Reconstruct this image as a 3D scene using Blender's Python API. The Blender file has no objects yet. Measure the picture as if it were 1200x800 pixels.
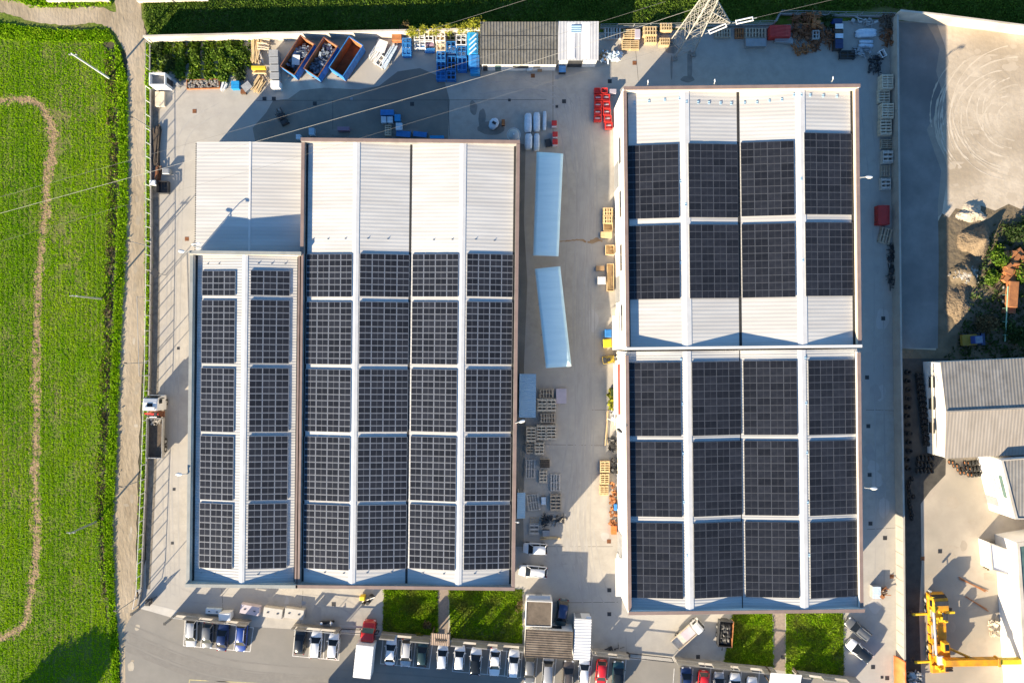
import bpy, bmesh, math, random
import numpy as np
from mathutils import Matrix, Vector
C = bpy.context.scene.collection
R = math.radians
random.seed(7); RNG = np.random.default_rng(11)

# ---------------------------------------------------------------- camera, sky, sun, exposure
KP, HC = 0.135, 108.0                     # metres per photo pixel on the ground, camera height
def W(px, py, z=0.0):                     # a photo pixel at height z -> world point
    s = KP * (HC - z) / HC
    return Vector(((px - 600) * s, (400 - py) * s, z))
sc = bpy.context.scene
cam = bpy.data.cameras.new('camera'); camo = bpy.data.objects.new('camera', cam); C.objects.link(camo)
camo.location = (0, 0, HC); camo.rotation_euler = (0, 0, 0)
cam.sensor_width = 36; cam.lens = 24; cam.clip_end = 3000; cam.clip_start = 1
sc.camera = camo
SUN_EL, SX, SY = R(18.6), -0.655, -0.756  # direction towards the sun in plan
w = bpy.data.worlds.new('World'); sc.world = w; w.use_nodes = True
nt = w.node_tree; nt.nodes.clear()
sky = nt.nodes.new('ShaderNodeTexSky'); sky.sky_type = 'NISHITA'; sky.sun_disc = False
sky.sun_elevation = SUN_EL; sky.sun_rotation = math.atan2(SX, SY)
sky.air_density = 1.0; sky.dust_density = 0.3; sky.ozone_density = 3.0
bg = nt.nodes.new('ShaderNodeBackground'); bg.inputs['Strength'].default_value = 0.08
ow = nt.nodes.new('ShaderNodeOutputWorld')
hs = nt.nodes.new('ShaderNodeHueSaturation'); hs.inputs['Saturation'].default_value = 1.15
nt.links.new(sky.outputs[0], hs.inputs['Color']); nt.links.new(hs.outputs[0], bg.inputs[0]); nt.links.new(bg.outputs[0], ow.inputs[0])
sl = bpy.data.lights.new('sun', 'SUN'); sl.energy = 5.0; sl.angle = R(0.5); sl.color = (1.0, 0.835, 0.60)
so = bpy.data.objects.new('sun', sl); C.objects.link(so)
so.rotation_euler = Vector((SX * math.cos(SUN_EL), SY * math.cos(SUN_EL), math.sin(SUN_EL))).to_track_quat('Z', 'Y').to_euler()
so.location = (-60, -70, 60)
sc.view_settings.view_transform = 'Standard'; sc.view_settings.look = 'None'
sc.view_settings.gamma = 1; sc.view_settings.use_curve_mapping = False
sc.view_settings.exposure = 1.6

# ---------------------------------------------------------------- materials
def _n(nt, t, **k):
    n = nt.nodes.new(t)
    for a, b in k.items(): setattr(n, a, b)
    return n
def mat(name, c1, c2=None, scale=1.0, rough=0.8, metal=0.0, bump=0.0, bscale=None, spec=0.4,
        corr=None, detail=6.0, island=0.0, c3=None, scale3=0.1, corrcol=0.0, stretch=(1, 1, 1), contrast=(0.35, 0.65), coat=0.0, objrand=0):
    """procedural surface: two noise-mixed colours, an optional third broad patch colour, ribs (axis, period, depth)"""
    m = bpy.data.materials.new(name); m.use_nodes = True; t = m.node_tree; L = t.links.new
    b = t.nodes['Principled BSDF']
    b.inputs['Roughness'].default_value = rough; b.inputs['Metallic'].default_value = metal
    b.inputs['Specular IOR Level'].default_value = spec; b.inputs['Coat Weight'].default_value = coat
    if c2 is None: c2 = tuple(min(1, x * 0.82) for x in c1)
    tc = _n(t, 'ShaderNodeTexCoord'); mp = _n(t, 'ShaderNodeMapping'); mp.inputs['Scale'].default_value = stretch
    L(tc.outputs['Object'], mp.inputs['Vector'])
    nz = _n(t, 'ShaderNodeTexNoise'); nz.inputs['Scale'].default_value = scale; nz.inputs['Detail'].default_value = detail
    nz.inputs['Roughness'].default_value = 0.65
    L(mp.outputs[0], nz.inputs['Vector'])
    rp = _n(t, 'ShaderNodeMapRange'); rp.inputs[1].default_value, rp.inputs[2].default_value = contrast
    L(nz.outputs[0], rp.inputs[0])
    mx = _n(t, 'ShaderNodeMix', data_type='RGBA'); mx.inputs[6].default_value = (*c1, 1); mx.inputs[7].default_value = (*c2, 1)
    L(rp.outputs[0], mx.inputs[0]); col = mx.outputs[2]
    if c3 is not None:
        n3 = _n(t, 'ShaderNodeTexNoise'); n3.inputs['Scale'].default_value = scale3; n3.inputs['Detail'].default_value = 5
        L(mp.outputs[0], n3.inputs['Vector'])
        r3 = _n(t, 'ShaderNodeMapRange'); r3.inputs[1].default_value, r3.inputs[2].default_value = 0.45, 0.68
        L(n3.outputs[0], r3.inputs[0])
        m3 = _n(t, 'ShaderNodeMix', data_type='RGBA'); m3.inputs[7].default_value = (*c3, 1)
        L(r3.outputs[0], m3.inputs[0]); L(col, m3.inputs[6]); col = m3.outputs[2]
    if island:
        g = _n(t, 'ShaderNodeNewGeometry'); hs = _n(t, 'ShaderNodeHueSaturation')
        mr = _n(t, 'ShaderNodeMapRange'); mr.inputs[3].default_value, mr.inputs[4].default_value = 1 - island, 1 + island
        L(g.outputs['Random Per Island'], mr.inputs[0]); L(mr.outputs[0], hs.inputs['Value']); L(col, hs.inputs['Color']); col = hs.outputs[0]
    if objrand:
        oi = _n(t, 'ShaderNodeObjectInfo'); hs = _n(t, 'ShaderNodeHueSaturation'); mr = _n(t, 'ShaderNodeMapRange'); mr.inputs[3].default_value, mr.inputs[4].default_value = 1 - objrand, 1 + objrand
        L(oi.outputs['Random'], mr.inputs[0]); L(mr.outputs[0], hs.inputs['Value']); L(col, hs.inputs['Color']); col = hs.outputs[0]
    height = None
    if corr:
        ax, per, dep = corr
        sx = _n(t, 'ShaderNodeSeparateXYZ'); L(tc.outputs['Object'], sx.inputs[0])
        ml = _n(t, 'ShaderNodeMath', operation='MULTIPLY'); ml.inputs[1].default_value = 2 * math.pi / per
        L(sx.outputs[ax], ml.inputs[0])
        sn = _n(t, 'ShaderNodeMath', operation='SINE'); L(ml.outputs[0], sn.inputs[0])
        bp = _n(t, 'ShaderNodeBump'); bp.inputs['Distance'].default_value = dep; bp.inputs['Strength'].default_value = 1
        L(sn.outputs[0], bp.inputs['Height']); L(bp.outputs[0], b.inputs['Normal']); height = bp
        if corrcol:      # darker towards the troughs of the profile
            mr = _n(t, 'ShaderNodeMapRange'); mr.inputs[1].default_value, mr.inputs[2].default_value = -1, 0.2
            mr.inputs[3].default_value, mr.inputs[4].default_value = 1 - corrcol, 1
            L(sn.outputs[0], mr.inputs[0])
            vm = _n(t, 'ShaderNodeMix', data_type='RGBA', blend_type='MULTIPLY'); vm.inputs[0].default_value = 1
            L(col, vm.inputs[6]); L(mr.outputs[0], vm.inputs[7]); col = vm.outputs[2]
    if bump:
        bp = _n(t, 'ShaderNodeBump'); bp.inputs['Distance'].default_value = bump; bp.inputs['Strength'].default_value = 1
        bz = _n(t, 'ShaderNodeTexNoise'); bz.inputs['Scale'].default_value = bscale or scale * 3; bz.inputs['Detail'].default_value = 5
        L(mp.outputs[0], bz.inputs['Vector']); L(bz.outputs[0], bp.inputs['Height'])
        if height: L(height.outputs[0], bp.inputs['Normal'])
        L(bp.outputs[0], b.inputs['Normal'])
    L(col, b.inputs['Base Color'])
    if name.startswith(('grass', 'leaf')):      # thin leaves let part of the light through
        tl = _n(t, 'ShaderNodeBsdfTranslucent'); L(col, tl.inputs['Color']); ms = _n(t, 'ShaderNodeMixShader'); ms.inputs[0].default_value = .35
        L(b.outputs[0], ms.inputs[1]); L(tl.outputs[0], ms.inputs[2]); L(ms.outputs[0], t.nodes['Material Output'].inputs[0])
    return m
M = {}
def A(name, *a, **k): M[name] = mat(name, *a, **k)
# ground
A('earth', (.085, .07, .045), (.05, .055, .025), .3, .95, bump=.05, bscale=2)
A('field_soil', (.12, .17, .015), (.08, .13, .008), .8, .95, bump=.12, bscale=2.5, c3=(.16, .15, .05), scale3=.12)
A('track_soil', (.36, .25, .14), (.22, .15, .08), 1.2, .95, bump=.15, bscale=3)
A('dirt_road', (.38, .31, .215), (.27, .215, .145), .8, .95, bump=.08, bscale=2.5, c3=(.43, .36, .27), scale3=.12, stretch=(1, .35, 1))
A('concrete', (.44, .41, .36), (.355, .33, .29), .6, .85, bump=.01, bscale=6, c3=(.37, .355, .33), scale3=.06)
A('concrete_shade', (.24, .235, .22), (.17, .167, .157), .2, .85, bump=.01, bscale=6, c3=(.13, .13, .125), scale3=.07)  # slab colour darkened with the right hall's shade
A('yard_shade_asphalt', (.25, .235, .20), (.18, .17, .15), .3, .85, bump=.01, bscale=6, c3=(.15, .145, .13), scale3=.09)  # darker yard ground with the hall's shade put into its colour
A('tyre_mark', (.33, .315, .29), (.40, .38, .35), 1.5, .85, stretch=(1, .2, 1))
A('patch_light', (.47, .45, .42), (.42, .40, .37), .6, .85)
A('patch_dark', (.33, .315, .29), (.38, .36, .33), .6, .85)
A('asphalt_mark', (.195, .183, .165), (.225, .212, .19), 1.2, .9)
A('dull_yellow', (.32, .22, .03), (.25, .17, .03), 1, .6)
A('asphalt', (.25, .235, .21), (.215, .205, .185), .3, .9, bump=.012, bscale=8, c3=(.20, .19, .172), scale3=.08)
A('apron', (.52, .50, .46), (.42, .40, .37), .5, .85, bump=.01, bscale=6)
A('paint_line', (.72, .70, .66), (.5, .49, .46), 2.0, .7)
A('paint_yellow', (.6, .5, .2), (.4, .36, .2), 2.0, .7)
A('lot_dirt', (.56, .48, .375), (.44, .37, .28), .35, .95, bump=.04, bscale=1.5, c3=(.36, .295, .215), scale3=.12)
A('lot_shade_mid', (.33, .29, .235), (.26, .23, .19), .4, .95, bump=.02)  # mid tone for the rim of the painted hall shade
A('dirt_pale', (.47, .42, .34), (.40, .35, .27), 1, .95)
A('dirt_dark', (.30, .25, .185), (.36, .31, .235), 1, .95)
A('lot_concrete', (.46, .40, .32), (.36, .31, .25), .2, .9, bump=.012, bscale=5, c3=(.30, .27, .22), scale3=.08)
A('lot_concrete_worn', (.38, .33, .265), (.33, .285, .225), .6, .9)
A('ditch_soil', (.13, .10, .06), (.07, .06, .03), .9, .95, bump=.15, bscale=2.5, c3=(.07, .10, .02), scale3=.35)
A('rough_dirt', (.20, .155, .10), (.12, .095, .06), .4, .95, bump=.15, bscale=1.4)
A('paver', (.30, .24, .19), (.22, .18, .15), 2.5, .9, bump=.01)
A('gravel', (.24, .215, .18), (.14, .125, .10), 1.5, .95, bump=.06, bscale=6)
A('stain', (.17, .165, .15), (.25, .235, .21), .7, .6)
A('rust_stain', (.28, .16, .07), (.33, .25, .16), .9, .8)
A('sand', (.24, .18, .115), (.15, .11, .07), 2.2, .95, bump=.2, bscale=4)
A('rubble', (.42, .38, .33), (.22, .2, .17), 1.5, .95, island=.3)
# greens
A('grass_field', (.24, .47, .002), (.38, .56, .006), .5, .9, island=.4, spec=.0, c3=(.17, .37, .003), scale3=.06, stretch=(1, .25, 1))
A('grass_lawn', (.15, .30, .008), (.27, .39, .02), .6, .9, island=.5, spec=.0, c3=(.15, .19, .03), scale3=.35)
A('tyre_shade_ground', (.075, .07, .06), (.045, .042, .038), .6, .9, bump=.03)  # dirty ground by the tyres, shade put into its colour as well
A('wall_concrete', (.40, .375, .33), (.33, .31, .275), .5, .9, bump=.01)
A('grass_meadow', (.065, .14, .012), (.12, .19, .02), .4, .8, island=.4, spec=.2)
A('grass_dark', (.035, .075, .012), (.06, .10, .015), .4, .8, island=.4, spec=.2)
A('grass_verge', (.20, .40, .006), (.30, .46, .02), .7, .9, island=.45, spec=.0)
A('weeds_dry', (.085, .062, .025), (.16, .115, .05), .6, .85, island=.5, spec=.2)
A('leaf_garden', (.06, .14, .008), (.17, .25, .02), .5, .7, island=.5, spec=.3)
A('leaf_yellow', (.22, .27, .02), (.36, .33, .03), .8, .7, island=.4, spec=.3)
A('leaf_dark', (.03, .06, .012), (.06, .10, .02), .5, .7, island=.5, spec=.3)
A('bark', (.10, .075, .05), (.06, .045, .03), 3, .9)
# buildings
A('roof_white', (.60, .59, .565), (.51, .50, .48), .7, .5, spec=.3, stretch=(.10, 1, 1), corr=(1, .55, .006), corrcol=.05, c3=(.50, .485, .46), scale3=.35)
A('roof_white_b', (.54, .54, .53), (.45, .45, .44), .7, .5, spec=.3, stretch=(.10, 1, 1), corr=(1, .42, .012), corrcol=.12, c3=(.43, .425, .41), scale3=.35)
A('cap_white', (.70, .69, .67), (.62, .61, .59), .8, .45)
A('coping', (.27, .195, .17), (.21, .155, .135), .6, .6, metal=.0)
A('coping_grey', (.33, .34, .32), (.26, .27, .255), .6, .6)
A('gutter', (.035, .035, .035), (.02, .02, .02), 2, .8)
A('wall_cream', (.74, .66, .52), (.66, .585, .46), .4, .8)
A('wall_white', (.78, .76, .72), (.68, .66, .62), .35, .8, bump=.004)
A('wall_block', (.62, .57, .49), (.50, .455, .385), .5, .9, bump=.01, c3=(.42, .37, .3), scale3=.2)
A('wall_grey', (.30, .29, .27), (.21, .20, .185), .6, .9, bump=.01)
A('fibre_cement', (.165, .163, .152), (.10, .10, .094), 1.1, .95, corr=(0, .46, .03), corrcol=.3, c3=(.15, .142, .12), scale3=.5, bump=.03)
A('fibre_brown', (.17, .135, .105), (.10, .08, .062), 1.2, .95, corr=(1, .36, .02), corrcol=.15, c3=(.22, .18, .14), scale3=.4, bump=.03)
A('fibre_beige', (.36, .32, .275), (.29, .255, .215), .8, .9, corr=(0, .5, .010), corrcol=.12, stretch=(1, .25, 1))
A('metal_roof', (.50, .51, .53), (.40, .41, .43), .5, .5, corr=(0, .5, .012), corrcol=.06)
A('metal_roof_pale', (.70, .71, .74), (.62, .63, .66), .5, .5)
A('roof_felt', (.16, .125, .095), (.10, .08, .06), .8, .95, bump=.03, c3=(.20, .16, .12), scale3=.35)
A('canopy_white', (.74, .95, .96), (.66, .88, .90), .8, .85, bump=.03, bscale=1.2, stretch=(.25, 1.8, 1), spec=.1)
A('leanto_shade_blue', (.34, .50, .62), (.28, .43, .55), .5, .5, corr=(1, .3, .02))  # blue of shade on the white lean-to roofs, put into the colour
A('window_glass', (.018, .023, .03), (.012, .016, .02), 1, .12, spec=.3)
A('pane_grey', (.30, .34, .37), (.24, .28, .3), 1, .2)
A('glass_green', (.10, .17, .15), (.07, .12, .11), 1, .1, spec=.6)
A('red_paint_wall', (.55, .08, .05), None, 1, .6)
# panels
A('pv_cell', (.015, .017, .023), (.023, .025, .032), 1.2, .3, spec=.28, objrand=.3)
A('pv_frame', (.55, .56, .58), None, 1, .4, metal=.5)
A('pv_frame_dark', (.15, .155, .17), None, 1, .4, metal=.3)
# things
A('wood', (.72, .62, .47), (.60, .50, .37), 3, .85)
A('wood_pale', (.66, .50, .28), (.52, .38, .2), 2, .8)
A('wood_grey', (.60, .56, .50), (.47, .43, .38), 2.5, .85)
A('wood_brown', (.52, .43, .32), (.40, .32, .23), 2.5, .85)
A('wood_dark', (.12, .09, .065), (.07, .055, .04), 2, .9)
A('cardboard', (.38, .25, .14), None, 1, .85)
A('rust', (.26, .10, .04), (.13, .06, .03), 1.5, .85, bump=.01)
A('rust_orange', (.42, .17, .06), (.25, .10, .04), 1.2, .85)
A('skip_blue', (.04, .24, .62), (.035, .17, .44), .8, .6)
A('rack_blue', (.03, .20, .52), (.03, .15, .4), 1.5, .5)
A('tarp_blue', (.02, .30, .62), (.02, .22, .5), .8, .5, bump=.04, bscale=2)
A('wrap_white', (.62, .72, .80), (.45, .55, .64), 1.2, .3, bump=.06, bscale=3)
A('white_paint', (.78, .78, .77), (.70, .70, .69), .8, .4)
A('grey_metal', (.35, .36, .37), (.27, .28, .29), 1, .5, metal=.3)
A('galv', (.48, .48, .46), (.38, .38, .37), 1.5, .5, metal=.3)
A('pylon_paint', (.38, .36, .32), (.3, .285, .25), 1, .6, metal=.1)
A('dark_metal', (.05, .052, .055), (.03, .03, .032), 1, .5)
A('black_rubber', (.018, .018, .018), (.03, .03, .028), 2, .85)
A('red_plastic', (.60, .04, .035), (.48, .03, .028), 1.5, .5)
A('purple_board', (.30, .20, .28), (.24, .17, .23), 1, .7)
A('lilac_board', (.50, .45, .50), (.43, .39, .44), 1, .7)
A('yellow_paint', (.80, .55, .03), (.7, .47, .03), 1, .5)
A('orange_paint', (.82, .36, .015), (.66, .27, .012), 1.5, .5, c3=(.42, .2, .03), scale3=.9)
A('orange_tarp', (.75, .20, .05), (.62, .15, .04), 1, .7)
A('red_tarp', (.45, .035, .03), (.36, .03, .025), .8, .6, bump=.03)
A('green_paint', (.25, .42, .30), None, 1, .6)
A('chrome', (.6, .6, .6), None, 1, .25, metal=1)
A('light_lens', (.75, .77, .8), None, 1, .15)
A('tail_lens', (.4, .02, .02), None, 1, .2)
A('scrap_blue', (.25, .31, .40), (.12, .15, .2), 1.5, .5, metal=.3, island=.5)
A('wire', (.45, .43, .38), None, 1, .6)
A('wire_dark', (.2, .195, .18), None, 1, .6)
def paint(name, c): A(name, c, tuple(x * .93 for x in c), .5, .28, spec=.5, coat=.6)
paint('car_white', (.80, .81, .82)); paint('car_silver', (.45, .46, .47)); paint('car_grey', (.12, .125, .13))
paint('car_black', (.016, .018, .020)); paint('car_green', (.02, .045, .045)); paint('car_blue', (.02, .06, .28))
paint('car_navy', (.015, .03, .10)); paint('car_red', (.52, .015, .02)); paint('car_teal', (.02, .06, .075))
paint('car_brown', (.09, .075, .065)); paint('car_ltgrey', (.30, .31, .33)); paint('truck_red', (.55, .025, .015))

# ---------------------------------------------------------------- mesh helpers
class MB:
    def __init__(s): s.v = []; s.f = []; s.m = []; s.sm = []
    def add(s, vs, fs, m=0, smooth=False):
        o = len(s.v); s.v += [tuple(v) for v in vs]
        for f in fs: s.f.append([i + o for i in f]); s.m.append(m); s.sm.append(smooth)
        return s
    def box(s, c, d, rz=0, m=0, rot=None):
        x, y, z = d[0] / 2, d[1] / 2, d[2] / 2
        q = rot if rot is not None else Matrix.Rotation(rz, 3, 'Z')
        vs = [Vector(c) + q @ Vector((a * x, b * y, e * z)) for e in (-1, 1) for b in (-1, 1) for a in (-1, 1)]
        return s.add(vs, [(0, 2, 3, 1), (4, 5, 7, 6), (0, 1, 5, 4), (2, 6, 7, 3), (0, 4, 6, 2), (1, 3, 7, 5)], m)
    def b2(s, x0, y0, z0, x1, y1, z1, m=0):
        return s.box(((x0 + x1) / 2, (y0 + y1) / 2, (z0 + z1) / 2), (abs(x1 - x0), abs(y1 - y0), abs(z1 - z0)), 0, m)
    def bar(s, p, q, t=.05, m=0):
        p, q = Vector(p), Vector(q); d = q - p
        if d.length < 1e-6: return s
        return s.box((p + q) / 2, (t, t, d.length), m=m, rot=d.to_track_quat('Z', 'Y').to_matrix())
    def cyl(s, p, q, r0, r1=None, n=10, m=0, caps=True):
        r1 = r0 if r1 is None else r1; p, q = Vector(p), Vector(q)
        t = (q - p).to_track_quat('Z', 'Y').to_matrix(); vs = []
        for c, r in ((p, r0), (q, r1)):
            for i in range(n):
                a = 2 * math.pi * i / n; vs.append(c + t @ Vector((r * math.cos(a), r * math.sin(a), 0)))
        s.add(vs, [(i, (i + 1) % n, n + (i + 1) % n, n + i) for i in range(n)], m, True)
        if caps: s.add(vs, [tuple(range(n - 1, -1, -1)), tuple(range(n, 2 * n))], m)
        return s
    def prism(s, poly, z0, z1, m=0):
        n = len(poly); vs = [(x, y, z0) for x, y in poly] + [(x, y, z1) for x, y in poly]
        return s.add(vs, [tuple(range(n - 1, -1, -1)), tuple(range(n, 2 * n))] + [(i, (i + 1) % n, n + (i + 1) % n, n + i) for i in range(n)], m)
    def loft(s, rings, m=0, closed=True, smooth=True, caps=True):
        n = len(rings[0]); vs = [v for r in rings for v in r]; fs = []
        for k in range(len(rings) - 1):
            for i in range(n if closed else n - 1):
                j = (i + 1) % n; fs.append((k * n + i, k * n + j, (k + 1) * n + j, (k + 1) * n + i))
        s.add(vs, fs, m, smooth)
        if caps: s.add(rings[0], [tuple(range(n - 1, -1, -1))], m); s.add(rings[-1], [tuple(range(n))], m)
        return s
    def build(s, name, mats, parent=None, bevel=0, sub=0, fixn=True, merge=False):
        me = bpy.data.meshes.new(name); me.from_pydata(s.v, [], s.f)
        mats = mats if isinstance(mats, (list, tuple)) else [mats]
        for x in mats: me.materials.append(M[x] if isinstance(x, str) else x)
        me.polygons.foreach_set('material_index', s.m); me.polygons.foreach_set('use_smooth', s.sm)
        if fixn or merge:
            bm = bmesh.new(); bm.from_mesh(me)
            if merge: bmesh.ops.remove_doubles(bm, verts=bm.verts, dist=.0005)
            bmesh.ops.recalc_face_normals(bm, faces=bm.faces); bm.to_mesh(me); bm.free()
        me.update()
        o = bpy.data.objects.new(name, me); C.objects.link(o)
        if parent is not None: o.parent = parent
        if bevel:
            b = o.modifiers.new('bevel', 'BEVEL'); b.width = bevel; b.segments = 2; b.limit_method = 'ANGLE'
        if sub:
            b = o.modifiers.new('subdivision', 'SUBSURF'); b.levels = b.render_levels = sub
        return o
def tag(o, label=None, cat=None, group=None, kind=None):
    if label: o['label'] = label
    if cat: o['category'] = cat
    if group: o['group'] = group
    if kind: o['kind'] = kind
    return o
def thing(name, label, cat, loc=(0, 0, 0), rz=0, group=None):
    o = bpy.data.objects.new(name, None); C.objects.link(o); o.empty_display_size = .5
    o.location = loc; o.rotation_euler = (0, 0, rz); return tag(o, label, cat, group)
def dup(root, loc=None, rz=None, label=None, group=None, mats=None):
    """copy of a thing with its parts and sub-parts; mats: {part name: material} set on the object, not the shared mesh"""
    def cp(o, par):
        c = o.copy(); C.objects.link(c); c.parent = par
        if mats:
            k = o.name.split('.')[0]
            if k in mats and c.type == 'MESH':
                c.material_slots[0].link = 'OBJECT'; c.material_slots[0].material = M[mats[k]]
        for ch in list(o.children): cp(ch, c)
        return c
    r = cp(root, None)
    if loc is not None: r.location = loc
    if rz is not None: r.rotation_euler = (0, 0, rz)
    if label: r['label'] = label
    if group: r['group'] = group
    return r
def flat(name, pts, z, m, kind='structure'):
    ps = [W(x, y) for x, y in pts]
    o = MB().add([(p.x, p.y, z) for p in ps], [tuple(range(len(ps)))]).build(name, m)
    me = o.data
    if me.polygons[0].normal.z < 0: me.flip_normals()
    return tag(o, kind=kind)
def strip(mb, pts, wd, z, m=0):
    for (a, b) in zip(pts[:-1], pts[1:]):
        a, b = W(*a), W(*b); d = (b - a).normalized(); n = Vector((-d.y, d.x, 0)) * wd / 2
        a2, b2 = a - d * wd / 2, b + d * wd / 2
        mb.add([(v.x, v.y, z) for v in (a2 + n, a2 - n, b2 - n, b2 + n)], [(0, 1, 2, 3)], m); z += .0007
    return mb
def inpoly(x, y, poly):
    r = np.zeros(len(x), bool); n = len(poly)
    for i in range(n):
        (x1, y1), (x2, y2) = poly[i], poly[(i + 1) % n]
        if y1 == y2: continue
        c = ((y1 > y) != (y2 > y)) & (x < (x2 - x1) * (y - y1) / (y2 - y1) + x1); r ^= c
    return r
def leaves(P, size, name, m, up=.5, nl=3, parent=None, asp=.5):
    """a tuft of nl small pointed leaf faces at every point of P (N,3)"""
    N = len(P); T = N * nl
    c = np.repeat(P, nl, 0) + RNG.normal(0, 1, (T, 3)) * np.repeat(size, nl)[:, None] * np.array([.45, .45, .15])
    s = np.repeat(size, nl) * RNG.uniform(.6, 1.3, T)
    a = RNG.uniform(0, 2 * np.pi, T); el = RNG.uniform(up - .5, up + .6, T)
    d = np.stack([np.cos(a) * np.cos(el), np.sin(a) * np.cos(el), np.sin(el)], 1)
    t = np.cross(d, RNG.normal(0, 1, (T, 3))); t /= np.linalg.norm(t, axis=1)[:, None] + 1e-9
    L = s[:, None]; v = np.empty((T, 4, 3))
    v[:, 0] = c - d * L * .5; v[:, 1] = c + t * L * asp * .5; v[:, 2] = c + d * L * .5; v[:, 3] = c - t * L * asp * .5
    me = bpy.data.meshes.new(name); me.vertices.add(T * 4); me.vertices.foreach_set('co', v.reshape(-1))
    me.loops.add(T * 4); me.loops.foreach_set('vertex_index', np.arange(T * 4, dtype=np.int32))
    me.polygons.add(T); me.polygons.foreach_set('loop_start', np.arange(0, T * 4, 4, dtype=np.int32))
    me.polygons.foreach_set('loop_total', np.full(T, 4, np.int32))
    me.update(calc_edges=True); me.materials.append(M[m])
    o = bpy.data.objects.new(name, me); C.objects.link(o)
    if parent is not None: o.parent = parent
    return o
def scatter(poly, n, keep=None):
    """n random ground points (world x, y) inside a photo polygon; keep(px, py) -> probability"""
    xs = [p[0] for p in poly]; ys = [p[1] for p in poly]; out = []
    x = RNG.uniform(min(xs), max(xs), n * 3); y = RNG.uniform(min(ys), max(ys), n * 3)
    k = inpoly(x, y, poly)
    if keep is not None: k &= RNG.uniform(0, 1, len(x)) < keep(x, y)
    x, y = x[k][:n], y[k][:n]
    return np.stack([(x - 600) * KP, (400 - y) * KP], 1)
def grass(name, poly, n, size, m, h=.12, up=.7, keep=None, nl=3, z0=.02):
    q = scatter(poly, n, keep); sz = RNG.uniform(.6, 1.35, len(q)) * size
    P = np.concatenate([q, (z0 + sz * h)[:, None]], 1)
    return tag(leaves(P, sz, name, m, up, nl), kind='stuff')
def vnoise(x, y, s, seed=0):
    """cheap smooth noise for scattering"""
    r = np.random.default_rng(seed); v = np.zeros(len(x))
    for i in range(7):
        a = r.uniform(0, 6.28); k = s * r.uniform(.6, 2.2); v += np.sin((np.cos(a) * x + np.sin(a) * y) * k + r.uniform(0, 6.28))
    return v / 4

# ================================================================= THE SETTING: ground sheets
def gsheet():
    o = MB().add([(-500, -500, -.03), (500, -500, -.03), (500, 500, -.03), (-500, 500, -.03)], [(0, 1, 2, 3)]).build('ground', 'earth'); tag(o, kind='structure')
gsheet()
FIELD = [(-80, 44), (60, 47), (118, 50), (128, 60), (137, 100), (134, 240), (128, 330), (124, 470), (120, 610), (124, 720), (138, 770), (137, 900), (-80, 900)]
flat('field', FIELD, 0, 'field_soil')
flat('grass_bank', [(-80, -60), (140, -60), (145, 60), (120, 40), (60, 36), (-80, 44)], -.008, 'field_soil')
flat('meadow', [(165, -80), (1300, -80), (1300, 60), (1090, 30), (560, 44), (178, 52), (165, 20)], -.008, 'field_soil')
# bare tractor track in the field
TR = [(0, 118), (28, 117), (44, 122), (56, 138), (62, 160), (57, 200), (52, 250), (45, 330), (42, 400), (42, 500), (41, 560), (43, 640), (37, 690), (30, 728), (14, 742), (-10, 752)]
def curve_pts(p, n=8):
    out = []
    for i in range(len(p) - 1):
        p0, p1, p2, p3 = p[max(i - 1, 0)], p[i], p[i + 1], p[min(i + 2, len(p) - 1)]
        for k in range(n):
            t = k / n
            out.append(tuple(.5 * (2 * p1[a] + (p2[a] - p0[a]) * t + (2 * p0[a] - 5 * p1[a] + 4 * p2[a] - p3[a]) * t * t + (3 * p1[a] - p0[a] - 3 * p2[a] + p3[a]) * t ** 3) for a in (0, 1)))
    return out + [p[-1]]
TRC = curve_pts(TR, 26)
def ribbon(name, pts, wpx, z, m, jit=0):
    vs = []; n = len(pts)
    for i, (x, y) in enumerate(pts):
        a, b = pts[max(i - 1, 0)], pts[min(i + 1, n - 1)]; d = math.hypot(b[0] - a[0], b[1] - a[1]) or 1
        nx, ny = -(b[1] - a[1]) / d, (b[0] - a[0]) / d; q = wpx[i] if isinstance(wpx, list) else wpx
        for s in (1, -1):
            r = q / 2 + random.uniform(-jit, jit); p = W(x + nx * r * s, y + ny * r * s); vs.append((p.x, p.y, z))
    o = MB().add(vs, [(2 * i, 2 * i + 1, 2 * i + 3, 2 * i + 2) for i in range(n - 1)]).build(name, m)
    if o.data.polygons[0].normal.z < 0: o.data.flip_normals()
    return tag(o, kind='structure')
ribbon('field_track', TRC, [11 + 3 * math.sin(i * .21) + 2 * math.sin(i * .57) for i in range(len(TRC))], .004, 'track_soil', 2.0)
ribbon('ditch', [(float(np.interp(60 + i * 8, [60, 120, 260, 340, 470, 620, 700], [131, 135, 132, 127, 123, 119, 123])) + random.uniform(-.8, .8), 60 + i * 8) for i in range(81)], [7 + 2 * math.sin(i * .5) + 1.5 * math.sin(i * 1.3) for i in range(81)], .003, 'ditch_soil', 1.2)
ribbon('dirt_road', curve_pts([(160, -90), (152, -20), (150, 10), (156, 40), (164, 70), (163, 110), (160, 170), (159, 240), (158, 320), (154, 400), (150, 480), (147, 560), (145, 640), (146, 690), (152, 730), (156, 790), (154, 900)]),
       30, .004, 'dirt_road', 1.0)
ribbon('dirt_road', curve_pts([(-70, -20), (-20, -2), (8, 6), (40, 16), (80, 20), (115, 18), (140, 30), (156, 58)]), 19, .008, 'dirt_road', 1.2)
YARD = [(177, 50), (480, 44), (560, 42), (780, 36), (905, 30), (1043, 22), (1047, 410), (1051, 640), (1052, 830), (1000, 800), (860, 781), (790, 775), (737, 772), (690, 766), (613, 759), (505, 750), (447, 745), (398, 742), (345, 737), (295, 734), (212, 724), (163, 713), (160, 690), (176, 640), (178, 400)]
flat('concrete_yard', YARD, .004, 'concrete')
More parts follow.
